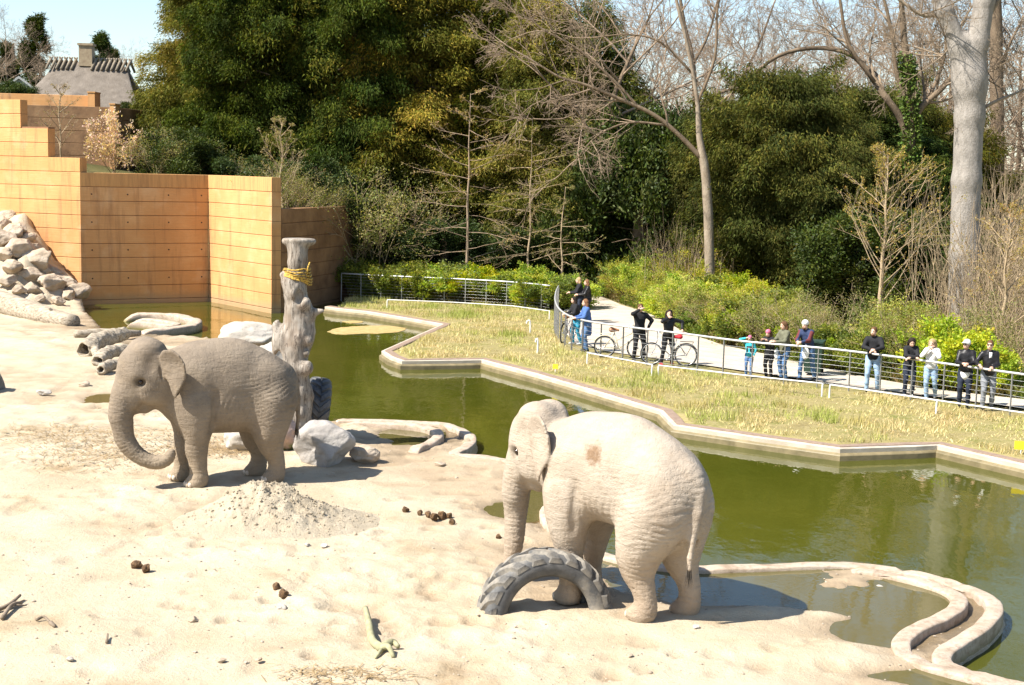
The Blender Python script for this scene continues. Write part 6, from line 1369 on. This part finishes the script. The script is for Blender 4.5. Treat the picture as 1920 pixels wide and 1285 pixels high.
for i_, u in enumerate(np.linspace(672, 1062, 17)):
    P = FENCE_B; s_ = (u - 640) / (1030 - 640) * arc_s(P)[-1]; q = at_s(P, min(s_, arc_s(P)[-1])) + np.array([(u - 1030) / 2600 * 60 if u > 1030 else 0, R0.uniform(1.0, 2.0), 0]); kd = ['green', 'bright', 'green', 'bright', 'bright'][i_ % 5] if u > 780 else 'green'; kk[kd] = kk.get(kd, 0) + 1
    shrub(kd, q[0], q[1], R0.uniform(.65, .95), ORD[kk[kd] - 1] + ' ' + WORD[kd] + ' from the left behind the back railing', .85, 'shrubs behind the back railing')
shrub('bare', *D(690, 560, 66.5)[:2], 1.7, 'tall pale budding shrub right beside the end of the brown wall', 1.0, 'shrubs behind the back railing'); shrub('bare', *D(722, 560, 67)[:2], 1.6, 'pale budding shrub second from the end of the brown wall', 1.0, 'shrubs behind the back railing')
for i_, (u, y, s_, lb) in enumerate([(530, 62.5, 1.0, 'bare pale shrub above the corner of the bright ochre wall'), (565, 64, .9, 'bare shrub above the left end of the brown wall'), (490, 64.5, .9, 'bare shrub above the bright ochre wall, left one'), (300, 66, .9, 'dry tan shrub above the orange wall'), (330, 66.5, .9, 'second dry tan shrub above the orange wall, to the right'), (620, 68, .9, 'bare shrub above the right end of the brown wall')]): shrub('bare', *D(u, 400, y)[:2], s_, lb, 1.0, 'bare shrubs above the walls')
# shrub with pale dead leaves
pk = shrub_mesh(21, 2.3, .4, [(.62, .42, .33), (.55, .36, .27)], 700, (.13, .035), 9); pk[0].materials.append(M_REDTWIG); pk[1].materials.append(M_SPRING); q = D(213, 400, 66.2); r = empty('shrub', (q[0], q[1], gnd(q[0], q[1])), 0, 'small tree holding pinkish dry leaves before the slim pier', 'shrub'); obj('stems', pk[0], None, r); obj('foliage', pk[1], None, r)

# ---- bare trees
CFG = [(7, .62, .75, .07, 8, .02), (7, .6, .75, .12, 6, .03), (6, .55, .75, .16, 5, .03), (5, .55, .8, .2, 4, .02), (4, .6, .8, .2, 3, .0)]
def bare_crown(seed, H, r, cfg=CFG, lead=None):
    R = np.random.default_rng(seed); B = Branches(); z0 = H * .32; P = [(0, 0, -.2)]; d = np.array([0, 0, 1.0]); n = 9
    for i in range(n): d = unit(d + R.normal(0, .05, 3) * (1, 1, .3)); P.append(np.array(P[-1]) + d * (H * .72 / n))
    P = np.array(P); rr = r * np.linspace(1.15, .3, len(P)); T = Branches(); T.add(P, rr, 10)
    for i in range(10):
        f = R.uniform(.35, 1); q = f * (len(P) - 1); i0 = min(int(q), len(P) - 2); pt = P[i0] + (P[i0 + 1] - P[i0]) * (q - i0); a = i * 2.4 + R.normal(0, .4); e = R.uniform(.45, 1.0); d0 = np.array([math.cos(a) * math.cos(e), math.sin(a) * math.cos(e), math.sin(e)])
        grow(B, pt, d0, H * .34 * R.uniform(.7, 1.15), rr[i0] * .5, 1, R, cfg)
    return T.mesh('trunk'), B.mesh('branches')
RMIN[0] = .011
BT = [bare_crown(31, 17, .22), bare_crown(32, 18, .20), bare_crown(33, 15, .18)]
for i_, (a, b) in enumerate(BT): a.materials.append(M_BARK); b.materials.append([M_REDTWIG, M_LIMB, M_REDTWIG][i_])
def bare_tree(k, u, y, s, rz, label, group='bare trees in the background', z=None):
    p = D(u, 400, y); r = empty('bare_tree', (p[0], y, gnd(p[0], y) if z is None else z), rz, label, 'tree', group); r.scale = (s,) * 3; share('trunk', BT[k][0], r); share('branches', BT[k][1], r); return r
for i_, (u, y, s, k) in enumerate([(975, 96, 1.2, 2), (1085, 68, 1.25, 2), (1175, 96, 1.15, 2), (1245, 88, 1.1, 2), (1300, 96, 1.1, 0), (1385, 80, 1.0, 1), (1450, 100, 1.15, 2), (1505, 84, .95, 0), (1575, 92, 1.1, 1), (1640, 78, .95, 2), (1735, 88, 1.1, 0), (1790, 100, 1.2, 1), (1850, 70, .85, 2), (1900, 84, 1.05, 1), (1960, 76, 1.0, 0), (2020, 66, .95, 2)]):
    bare_tree(k, u, y, s, i_ * 1.3, ORD[i_] + ' bare tree from the left in the wood behind the path')
for i_, (u, y, s, k) in enumerate([(1215, 82, 1.0, 0), (1335, 90, 1.05, 2), (1415, 92, 1.0, 1), (1475, 78, .85, 0), (1545, 76, .9, 2), (1610, 96, 1.1, 0), (1690, 80, .95, 1), (1765, 76, .9, 0), (1830, 92, 1.1, 2)]):
    bare_tree(k, u, y, s, i_ * 1.9 + .7, ORD[i_] + ' slender bare tree from the left among the taller bare trees', 'slender bare trees')
for i_, (u, y, s, k) in enumerate([(1020, 120, 1.2, 1), (1130, 130, 1.2, 2), (1230, 125, 1.2, 0), (1350, 135, 1.25, 1), (1420, 122, 1.1, 0), (1530, 130, 1.25, 2), (1620, 120, 1.15, 1), (1700, 132, 1.25, 0), (1810, 125, 1.2, 2), (1890, 118, 1.1, 1)]):
    bare_tree(k, u, y, s, i_ * 2.1 + 1, ORD[i_] + ' farthest bare tree from the left, faint against the sky', 'farthest bare trees')
for i_, (u, y, s, k) in enumerate([(-30, 120, .62, 0), (25, 128, .66, 1), (75, 122, .58, 2), (120, 140, .62, 0), (215, 132, .56, 2)]):
    bare_tree(k, u, y, s, i_ * 2.3, ORD[i_] + ' bare tree from the left around the thatched house', 'bare trees around the house', z=8.5)
# thickets of dry undergrowth behind the right-hand path
RMIN[0] = .008
TH = Branches(); R = np.random.default_rng(5)
for i_ in range(150):
    x, y = R.normal(0, 1.3), R.normal(0, 1.0); d = unit(np.array([R.normal(0, .22), R.normal(0, .22), 1])); grow(TH, (x, y, -.05), d, R.uniform(1.6, 3.8), .012, 0, R, [(4, .4, .35, .06, 5, .03), (2, .5, .5, .1, 3, .02)])
TH = TH.mesh('stems'); TH.materials.append(M_TANTWIG)
for i_, (u, y, s, lb) in enumerate([(1900, 46, 1.15, 'dry tan thicket behind the last visitors, nearest one'), (1870, 50, 1.25, 'dry tan thicket at the foot of the big beech, right side'), (1935, 52, 1.4, 'dry tan thicket at the right edge'), (1960, 46, 1.3, 'dry thicket cut by the right edge'), (1840, 58, 1.5, 'tall dry thicket behind the big beech'), (1920, 62, 1.6, 'tallest dry thicket far right'), (1330, 66, 1.2, 'twiggy thicket behind the slim pale trunk'), (1290, 62, .9, 'twiggy thicket left of the slim pale trunk')]):
    p = D(u, 500, y); r = empty('thicket', (p[0], y, gnd(p[0], y)), i_ * 1.1, lb, 'thicket', 'dry thickets'); r.scale = (s,) * 3; share('stems', TH, r)

def hand_tree(label, y, trunk, rad, limbs, mat, mtw, seed, twigs=7, name='bare_tree', tw_cfg=None, extra=None, mlimb=None):
    """tree whose trunk and main limbs follow measured points (pixel, depth offset)"""
    R = np.random.default_rng(seed); b0 = D(trunk[0][0], trunk[0][1], y); org = np.array([b0[0], y, gnd(b0[0], y)]); W = lambda L: np.array([D(q[0], q[1], y + (q[2] if len(q) > 2 else 0)) for q in L]) - org
    r = empty(name, org, 0, label, 'tree'); P = W(trunk); P = np.vstack([[P[0][0], P[0][1], -.4], P]); P = catmull(P, 5); rr = np.interp(np.linspace(0, 1, len(P)), np.linspace(0, 1, len(rad)), rad)
    m = MB(); m.tube(P, rr, 16); V = np.concatenate(m.V); V = V + unit(V - np.c_[np.interp(V[:, 2], P[:, 2], P[:, 0]), np.interp(V[:, 2], P[:, 2], P[:, 1]), V[:, 2]]) * (.05 * rad[0] * fbm(V[:, 0] * 2, V[:, 1] * 2, V[:, 2] * 1.2, 3, seed))[:, None]; m.V = [V]; m.build('trunk', mat, r)
    cf = tw_cfg or [(0, 0, 0, 0, 2, 0), (5, .6, .7, .13, 6, .02), (5, .55, .7, .17, 5, .02), (4, .55, .8, .2, 4, .0), (3, .6, .8, .2, 3, 0)]
    for (L, r0, r1) in limbs:
        Pl = catmull(W(L), 4); rl = np.linspace(r0, r1, len(Pl)); lb_ = MB().tube(Pl, rl, 9).build('limb', mlimb or mat, r)
        for k in range(twigs):
            i = int(R.uniform(.25, .98) * (len(Pl) - 1)); t_ = unit(Pl[min(i + 1, len(Pl) - 1)] - Pl[max(i - 1, 0)]); s_ = unit(np.cross(t_, R.normal(size=3))); a = R.uniform(.4, 1.1); B = Branches(); grow(B, Pl[i], t_ * math.cos(a) + s_ * math.sin(a) + (0, 0, .15), R.uniform(1.6, 3.4), max(rl[i] * .5, .025), 1, R, cf); obj('branch', B.mesh('branch'), mtw, lb_)
        B = Branches(); grow(B, Pl[-1], unit(Pl[-1] - Pl[-3]), 2.5, r1, 1, R, cf); obj('branch', B.mesh('branch'), mtw, lb_)
    if extra: extra(r, P, rr)
    return r
BY = 50.0; b0 = D(1806, 660, BY); bo = np.array([b0[0], BY, gnd(b0[0], BY)]); bw = lambda u, v, dy=0: D(u, v, BY + dy) - bo
bt_ = empty('beech_tree', bo, 0, 'big pale beech trunk forking near the top at the right', 'tree'); s_ = SDF((-2.6, -1.2, -.4), (2.2, 1.2, 15.5), .07)
s_.chain([bw(1806, 690), bw(1807, 620), bw(1809, 480), bw(1812, 340), bw(1818, 220), bw(1820, 150)], [.74, .60, .53, .50, .50, .55], .2, .2)
s_.chain([bw(1820, 160), bw(1832, 80), bw(1846, 0), bw(1852, -130)], [.46, .38, .34, .30], .35, .2); s_.chain([bw(1814, 165), bw(1798, 90), bw(1770, 20), bw(1745, -60), bw(1728, -130)], [.44, .36, .30, .27, .24], .35, .2)
V, Q = s_.mesh(2); V = V + np.stack([.012 * fbm(V[:, 0] * 2.5 + k * 7, V[:, 1] * 2.5, V[:, 2] * .8, 4, 5 + k) for k in range(3)], -1) * (1, 1, .2); obj('trunk', mesh_np('trunk', V, None, Q), M_BEECH, bt_)
R = np.random.default_rng(8)
for (pts, r0) in [([(1840, 205), (1872, 188), (1912, 172, 1), (1950, 150, 1)], .07), ([(1848, 40), (1880, -10), (1920, -40)], .1), ([(1772, 20), (1735, 30), (1700, 10), (1660, -20)], .09), ([(1790, 70), (1772, 100), (1750, 118)], .04)]:
    Pl = catmull(np.array([bw(*q) for q in pts]), 4); lb_ = MB().tube(Pl, np.linspace(r0, r0 * .4, len(Pl)), 8).build('limb', M_PALEB, bt_); Pl = Pl
    for k in range(6): i = R.integers(3, len(Pl)); B = Branches(); grow(B, Pl[i], unit(R.normal(size=3) + (0, 0, .4)), R.uniform(1, 2.4), .03, 1, R, CFG); obj('branch', B.mesh('branch'), M_LIMB, lb_)
    B = Branches(); grow(B, Pl[-1], unit(Pl[-1] - Pl[-2]), 1.8, r0 * .4, 1, R, CFG); obj('branch', B.mesh('branch'), M_LIMB, lb_)
def ivy_on(lo, hi, n, col):
    def f(r, P, rr):
        R = np.random.default_rng(9); zz = R.uniform(lo, hi, n); a = R.random(n) * 6.28; rad = np.interp(zz, P[:, 2], rr) + R.uniform(0, .18, n); X = np.c_[np.interp(zz, P[:, 2], P[:, 0]) + rad * np.cos(a), np.interp(zz, P[:, 2], P[:, 1]) + rad * np.sin(a), zz]
        cols = np.array(col) * R.uniform(.7, 1.3, (n, 1)); V, T, Q, c = leaves(X, np.c_[np.cos(a), np.sin(a), 0 * a - .4], 3, .14, .05, .5, 3, cols, .25, .06, True); obj('ivy', mesh_np('ivy', V, None, Q, False, c), M_GLOSS, r)
    return f
hand_tree('ivy-wrapped bare tree with spreading limbs left of the big beech', 63, [(1702, 560), (1703, 430), (1706, 330), (1708, 230), (1702, 140), (1694, 60), (1688, -30)], [.30, .26, .24, .23, .2, .17, .14, .1], [([(1706, 240), (1725, 205), (1748, 182), (1768, 165), (1785, 140), (1792, 100)], .17, .07), ([(1708, 290), (1690, 225), (1655, 175), (1625, 130, 1), (1590, 100, 1), (1530, 90, 2), (1460, 105, 2), (1400, 150, 2)], .18, .07), ([(1704, 200), (1680, 130), (1672, 60), (1650, -30)], .12, .06), ([(1640, 155), (1590, 80), (1575, 0), (1560, -60)], .10, .05), ([(1740, 190), (1770, 110, 1), (1775, 40, 1)], .09, .05)], M_BARK, M_LIMB, 62, 5, extra=ivy_on(3.0, 11.5, 2600, (.10, .15, .03)))
hand_tree('slim pale trunk with a long bare limb leaning far to the left', 60, [(1331, 560), (1330, 480), (1328, 400), (1322, 320), (1312, 260), (1306, 180), (1290, 90), (1268, 0), (1250, -80)], [.24, .22, .215, .21, .18, .10, .08, .07, .055], [([(1318, 300), (1275, 255), (1225, 215), (1160, 185), (1100, 160), (1050, 145), (1005, 118)], .115, .04), ([(1200, 205), (1150, 150), (1080, 90), (1010, 50), (980, 10)], .065, .03), ([(1305, 200), (1340, 110), (1345, 20), (1360, -50)], .07, .04), ([(1250, 235), (1180, 230), (1120, 255), (1080, 300)], .055, .025), ([(1300, 140), (1240, 80), (1180, 65), (1120, 70)], .055, .025)], M_PALEB, M_REDTWIG, 63, 8, mlimb=M_BARK)
hand_tree('straight brown trunk right of the big beech', 72, [(1872, 520), (1871, 400), (1870, 240), (1868, 100), (1866, -20), (1866, -120)], [.42, .38, .36, .34, .33, .3, .28], [([(1870, 150), (1890, 90), (1915, 40)], .1, .05), ([(1868, 60), (1845, 10), (1830, -60)], .1, .05)], M_BARK, M_REDTWIG, 64, 5)
hand_tree('dark slender bare tree standing against the sky in the middle right', 82, [(1300, 480), (1302, 380), (1304, 250), (1303, 170), (1296, 100), (1282, 40), (1270, -40)], [.26, .24, .22, .2, .17, .14, .1, .08], [([(1304, 230), (1340, 180), (1380, 160), (1420, 90), (1450, 10)], .12, .05), ([(1300, 120), (1330, 60), (1350, -20)], .09, .04)], M_BARK, M_REDTWIG, 65, 5)

# ---- saplings with tiers of twigs
def sapling(label, u, vb, y, vt, spread, ascend, n, seed, mat=M_TANTWIG, r0=.07, budc=(.40, .27, .12), dens=1.0, first=.18):
    R = np.random.default_rng(seed); b0 = D(u, vb, y); org = np.array([b0[0], y, gnd(b0[0], y)]); top = D(u - 6, vt, y); H = top[2] - org[2]; r = empty('sapling', org, 0, label, 'tree', 'young bare trees')
    P = np.array([(R.normal(0, .04), R.normal(0, .04), z) for z in np.linspace(-.1, H, 9)]); P[0, :2] = 0; MB().tube(catmull(P, 3), np.linspace(r0, .012, 25), 8).build('trunk', mat, r); X = []; Dn = []
    for i in range(n):
        f = first + (1 - first) * (i + R.random()) / n; z = f * H; a = i * 2.4 + R.normal(0, .5); L = spread * np.interp(f, [0, .3, .7, 1], [.8, 1, .7, .15]) * R.uniform(.7, 1.15); e = ascend + R.normal(0, .12); d = np.array([math.cos(a) * math.cos(e), math.sin(a) * math.cos(e), math.sin(e)])
        B = Branches(); grow(B, (np.interp(z, P[:, 2], P[:, 0]), np.interp(z, P[:, 2], P[:, 1]), z), d, L, .022, 0, R, [(5 * dens, .42, .6, .08, 6, .02 if ascend > .5 else .0), (2, .5, .6, .12, 4, .02), (0, 0, 0, .1, 3, 0)])
        obj('branch', B.mesh('branch'), mat, r)
        for L_ in B.d.values():
            for Pq, rq in L_:
                for k in range(1, len(Pq)): X.append(Pq[k]); Dn.append(Pq[k] - Pq[k - 1])
    X = np.array(X); Dn = unit(np.array(Dn)); k = R.choice(len(X), int(len(X) * 1.2)); V, T, Q, c = leaves(X[k] + R.normal(0, .03, (len(k), 3)), Dn[k], 2, .07, .016, .7, seed, np.tile(budc, (len(k), 1)), .25, .02, True); obj('buds', mesh_np('buds', V, None, Q, False, c), M_SPRING, r)
sapling('tallest bare sapling with tiered branches behind the back railing', 874, 548, 64.5, 175, 3.2, .12, 30, 71, M_REDTWIG, .085); sapling('middle bare sapling behind the back railing', 990, 545, 65.5, 225, 2.4, .1, 26, 72, M_TANTWIG, .06, (.30, .27, .08)); sapling('shortest bare sapling beside the far visitors', 1052, 540, 63.5, 350, 1.7, .12, 14, 73, M_TANTWIG, .065, (.30, .26, .10))
sapling('young tree with fanned ascending branches behind the bearded man', 1646, 650, 47.5, 290, 2.7, .75, 34, 74, M_TANTWIG, .11, (.40, .33, .10), 1.2, .22); sapling('young tree with ascending branches behind the last two visitors', 1872, 700, 42.5, 400, 2.1, .8, 24, 75, M_TANTWIG, .09, (.40, .32, .12), 1.1, .25)
sapling('thin bare sapling in front of the brown terrace wall', 113, 330, 66.5, 160, 1.3, .8, 14, 76, M_TANTWIG, .05, (.35, .25, .15), .6); sapling('pale bare sapling above the corner of the bright ochre wall', 528, 385, 62.3, 230, 1.7, .9, 20, 77, M_TANTWIG, .06, (.38, .32, .16), 1.0)

# ---- firs beyond the house
FIR = evergreen(41, 9, 2.2, ([0, .5, 1], [1, .6, .05]), 60, .7, 4500, DG, (.3, .04), 8, .3); FIR.materials.append(M_NEEDLE)
for u, y, s, lb in [(68, 135, 1.05, 'dark fir beyond the thatched house, taller one near the left edge'), (195, 138, .92, 'small dark fir right of the chimney'), (20, 138, .8, 'dark fir cut by the left edge'), (215, 142, .8, 'smaller fir beside the one right of the chimney')]:
    p = D(u, 300, y); r = empty('fir_tree', (p[0], y, 10.0), u, lb, 'tree', 'firs beyond the house'); r.scale = (s,) * 3; share('trunk', EVT, r, scale=(.6, .6, .55)); share('crown', FIR, r)
p = D(20, 170, 105)
for i_, (u, y, s) in enumerate([(15, 100, 1.1), (45, 104, .9), (262, 90, .7)]):
    p = D(u, 250, y); r = empty('laurel_bush', (p[0], y, gnd(p[0], y)), u, ['green bush at the left edge below the white gable', 'green bush beside the white gable', 'bush between the thatched roof and the leftmost yew'][i_], 'bush', 'bushes by the house'); r.scale = (s * .7, s * .7, s * .5); share('crown', CR['laurel'], r)

# ---- grass of the planted bank
R = np.random.default_rng(99); N = 190000; X = R.uniform(-8.5, 17, N); Y = R.uniform(28, 65, N)
ins = inpoly(X, Y, np.vstack([KERB[:, :2] + 0, [(40, 40)], FENCE_F[::-1, :2] + (0, .15), FENCE_B[::-1, :2] + (0, .3), [(-8, 64)]])) & (polydist(X, Y, KERB[:, :2]) > .42)
X = X[ins]; Y = Y[ins]; N = len(X); g1 = fbm(X * .5, Y * .5, octv=3, seed=61); g2 = fbm(X * 1.4, Y * 1.4, octv=3, seed=62); keep = (g2 + R.normal(0, .5, N) > -.35); X = X[keep]; Y = Y[keep]; g1 = g1[keep]; g2 = g2[keep]; N = len(X)
edge = np.minimum(polydist(X, Y, KERB[:, :2]), 5); gm = np.clip(.30 + .9 * g1 + .35 * g2 + R.normal(0, .22, N) + .4 * sstep(52, 60, Y), 0, 1)[:, None]
col = (1 - gm) * np.array([.62, .50, .26]) + gm * np.array([.34, .36, .09]); dry = sstep(.15, .5, fbm(X * .8 + 9, Y * .8, octv=3, seed=63))[:, None]; col = col * (1 - .5 * dry) + np.array([.50, .34, .18]) * .5 * dry; col *= R.uniform(.75, 1.2, (N, 1))
a = R.random(N) * 6.28; h = (.05 + .08 * R.random(N)) * (1 + .7 * np.clip(g2, -.5, 1)) * (1 + .5 * (gm[:, 0] > .6)); w = R.uniform(.008, .018, N); b = np.c_[X, Y, ground_z(X, Y) - .01]; sd = np.c_[np.cos(a), np.sin(a), 0 * a] * w[:, None]; tip = b + np.c_[R.normal(0, .05, N), R.normal(0, .05, N), h]
V = np.stack([b - sd, b + sd, tip], 1).reshape(-1, 3); tag(obj('grass', mesh_np('grass', V, np.arange(3 * N).reshape(-1, 3), None, False, np.clip(np.repeat(col, 3, 0), 0, 1)), M_GRASS), 'straw-coloured and green grass on the planted bank', 'grass', kind='stuff')
# low ground cover under the hedge and the trees
N = 60000; s_ = R.random(N) * (so[-1] - 4); p = at_s(PO, s_); d_ = at_s(PO, s_ + .3) - p; n_ = unit(np.c_[-d_[:, 1], d_[:, 0], 0 * s_]); p = p + n_ * (R.random(N) ** 1.3 * 4.5 + .12)[:, None]; N2 = 14000; q = np.c_[R.uniform(-8, 2.5, N2), R.uniform(60.6, 67, N2), np.zeros(N2)]; q = q[q[:, 1] > np.interp(q[:, 0], FENCE_B[:, 0], FENCE_B[:, 1]) + .3]; p = np.vstack([p, q]); p[:, 2] = ground_z(p[:, 0], p[:, 1]); N = len(p)
mx_ = np.clip(.5 + fbm(p[:, 0] * .7, p[:, 1] * .7, octv=3, seed=64), 0, 1)[:, None]; cols = mx_ * np.array([.14, .19, .025]) + (1 - mx_) * np.array([.20, .15, .06]); dn = unit(np.c_[R.normal(0, .6, (N, 2)), np.ones(N)]); V, T, Q, c = leaves(p + np.c_[0 * p[:, :2], R.random(N) * .28], dn, 1, .14, .03, .3, 5, cols, .25, .02, True)
tag(obj('ground_cover', mesh_np('ground_cover', V, None, Q, False, c), M_SPRING), 'low leafy ground cover under the hedge and trees', 'ground cover', kind='stuff')

# ================================================================ THATCHED HOUSE
t = NT('old_thatch'); P_ = t.pos(); n1 = t.noise(2, 6, .65, vec=P_); t.base(t.ramp(n1, [(.3, (.12, .098, .075)), (.7, (.20, .168, .135))])); t.rough(.95); t.bump(t.noise(9, 5, .7, vec=t.scalevec(P_, (1, 1, .3))), .8, .06); M_THATCH = t.m
M_RIDGE = pm('ridge_straw', (.19, .155, .11), (.30, .25, .18), 4, .95, .8, .04); M_CHIM = pm('chimney_brick', (.26, .19, .12), (.38, .30, .19), 5, .9, .4, .02); M_DARKW = pm('dark_window', (.03, .03, .035), (.06, .06, .06), 5, .2, 0); M_WHITEW = pm('white_render', (.6, .58, .52), (.7, .68, .62), 4, .8, .2)
HY = 104.0; hp_ = D(165, 300, HY); ho = empty('thatched_house', (hp_[0], HY, 7.2), math.radians(4), 'thatched house with chimney behind the ochre walls', 'house'); ho['kind'] = 'thing'
Zr = D(165, 116, HY)[2] - 7.2; xl = D(102, 116, HY)[0] - hp_[0]; xr = D(238, 118, HY)[0] - hp_[0]; xe0 = D(52, 205, HY)[0] - hp_[0]; xe1 = D(280, 205, HY)[0] - hp_[0]; ze = Zr - 3.6
nx, ny = 60, 40; U = np.linspace(0, 1, nx); W_ = np.linspace(-1, 1, ny)
V = np.zeros((ny, nx, 3))
for j, w in enumerate(W_):
    f = abs(w); x0 = xl + (xe0 - xl) * f ** 1.15; x1 = xr + (xe1 - xr) * f ** 1.15; V[j, :, 0] = x0 + (x1 - x0) * U; V[j, :, 1] = w * 3.6; bul = 1.0 - .0 * U; V[j, :, 2] = Zr - 3.6 * f ** .92 + .10 * np.sin(U * 3.14) - .25 * (np.abs(U * 2 - 1) ** 6) * (1 - f)
xd = D(152, 190, HY)[0] - hp_[0]; eye_ = np.exp(-((V[:, :, 0] - xd) / 1.1) ** 2) * sstep(-.55, -.95, W_)[:, None]; V[:, :, 2] += .75 * eye_
V[:, :, 2] += .05 * fbm(V[:, :, 0] * 1.2, V[:, :, 1] * 1.2, octv=3, seed=3)
i = np.arange(ny - 1)[:, None] * nx; j = np.arange(nx - 1)[None]; Q = np.stack([i + j, i + j + 1, i + nx + j + 1, i + nx + j], -1).reshape(-1, 4)
Vl = V.reshape(-1, 3); Vb = Vl - (0, 0, .35); n_ = len(Vl); E_ = []
for k in range(nx - 1): E_ += [(k + 1, k, n_ + k, n_ + k + 1), ((ny - 1) * nx + k, (ny - 1) * nx + k + 1, n_ + (ny - 1) * nx + k + 1, n_ + (ny - 1) * nx + k)]
for k in range(ny - 1): E_ += [(k * nx, (k + 1) * nx, n_ + (k + 1) * nx, n_ + k * nx), ((k + 1) * nx + nx - 1, k * nx + nx - 1, n_ + k * nx + nx - 1, n_ + (k + 1) * nx + nx - 1)]
rf = obj('roof', mesh_np('roof', np.vstack([Vl, Vb]), None, np.vstack([Q, Q[:, ::-1] + n_, E_])), M_THATCH, ho)
for k in range(17):
    xk = xl - .2 + (xr - xl + .4) * k / 16
    if abs(xk - (D(163, 116, HY)[0] - hp_[0])) < .45: continue
    m = MB()
    for sd in (-1, 1): m.tube([(xk + .16 * sd, sd * .75, Zr - .62), (xk, 0, Zr + .12), (xk - .1 * sd, -sd * .12, Zr + .30)], [.10, .12, .05], 6)
    m.build('ridge_bundle', M_RIDGE, rf)
xc = D(163, 116, HY)[0] - hp_[0]; ch = MB().box((xc, 0, Zr + .45), (.95, .95, 1.6)).build('chimney', M_CHIM, rf, False); MB().box((xc, 0, Zr + 1.22), (1.12, 1.12, .16)).build('chimney_cap', M_CHIM, rf, False)
MB().box(((xe0 + xe1) / 2, 0, ze / 2 - .3), (xe1 - xe0 - 1.2, 6.2, ze)).build('wall', M_WHITEW, ho, False)
MB().box((xd, -3.35, ze + .12), (1.6, .3, .62)).build('dormer', M_WHITEW, ho, False)
for k in range(4): MB().box((xd - .57 + k * .38, -3.52, ze + .16), (.30, .05, .42)).build('pane', M_DARKW, ho, False)
g_ = D(36, 170, 112); gh = empty('white_gabled_house', (g_[0], 112, 8.0), .3, 'small white gabled house at the far left edge', 'house'); gh['kind'] = 'thing'; zt_ = D(30, 148, 112)[2] - 8.0
MB().add([(-2.2, 0, 0), (2.2, 0, 0), (2.2, 0, zt_ - 1.6), (0, 0, zt_), (-2.2, 0, zt_ - 1.6), (-2.2, 5, 0), (2.2, 5, 0), (2.2, 5, zt_ - 1.6), (0, 5, zt_), (-2.2, 5, zt_ - 1.6)], [(2, 3, 4), (7, 9, 8)], [(0, 1, 2, 4), (1, 6, 7, 2), (5, 0, 4, 9), (6, 5, 9, 7)]).build('wall', pm('blue_grey_boards', (.32, .36, .38), (.42, .46, .47), 4, .8, .2), gh, False)
for sd in (-1, 1): MB().add([(sd * 2.5, -.3, zt_ - 1.85), (0, -.3, zt_ + .02), (0, 5.3, zt_ + .02), (sd * 2.5, 5.3, zt_ - 1.85), (sd * 2.5, -.3, zt_ - 1.65), (0, -.3, zt_ + .22), (0, 5.3, zt_ + .22), (sd * 2.5, 5.3, zt_ - 1.65)], None, [(0, 1, 2, 3), (4, 7, 6, 5), (0, 4, 5, 1), (3, 2, 6, 7), (0, 3, 7, 4)]).build('roof', M_WHITEW, gh, False)
MB().box((0, -.03, zt_ - 2.0), (.9, .06, 1.1)).build('window', M_DARKW, gh, False)
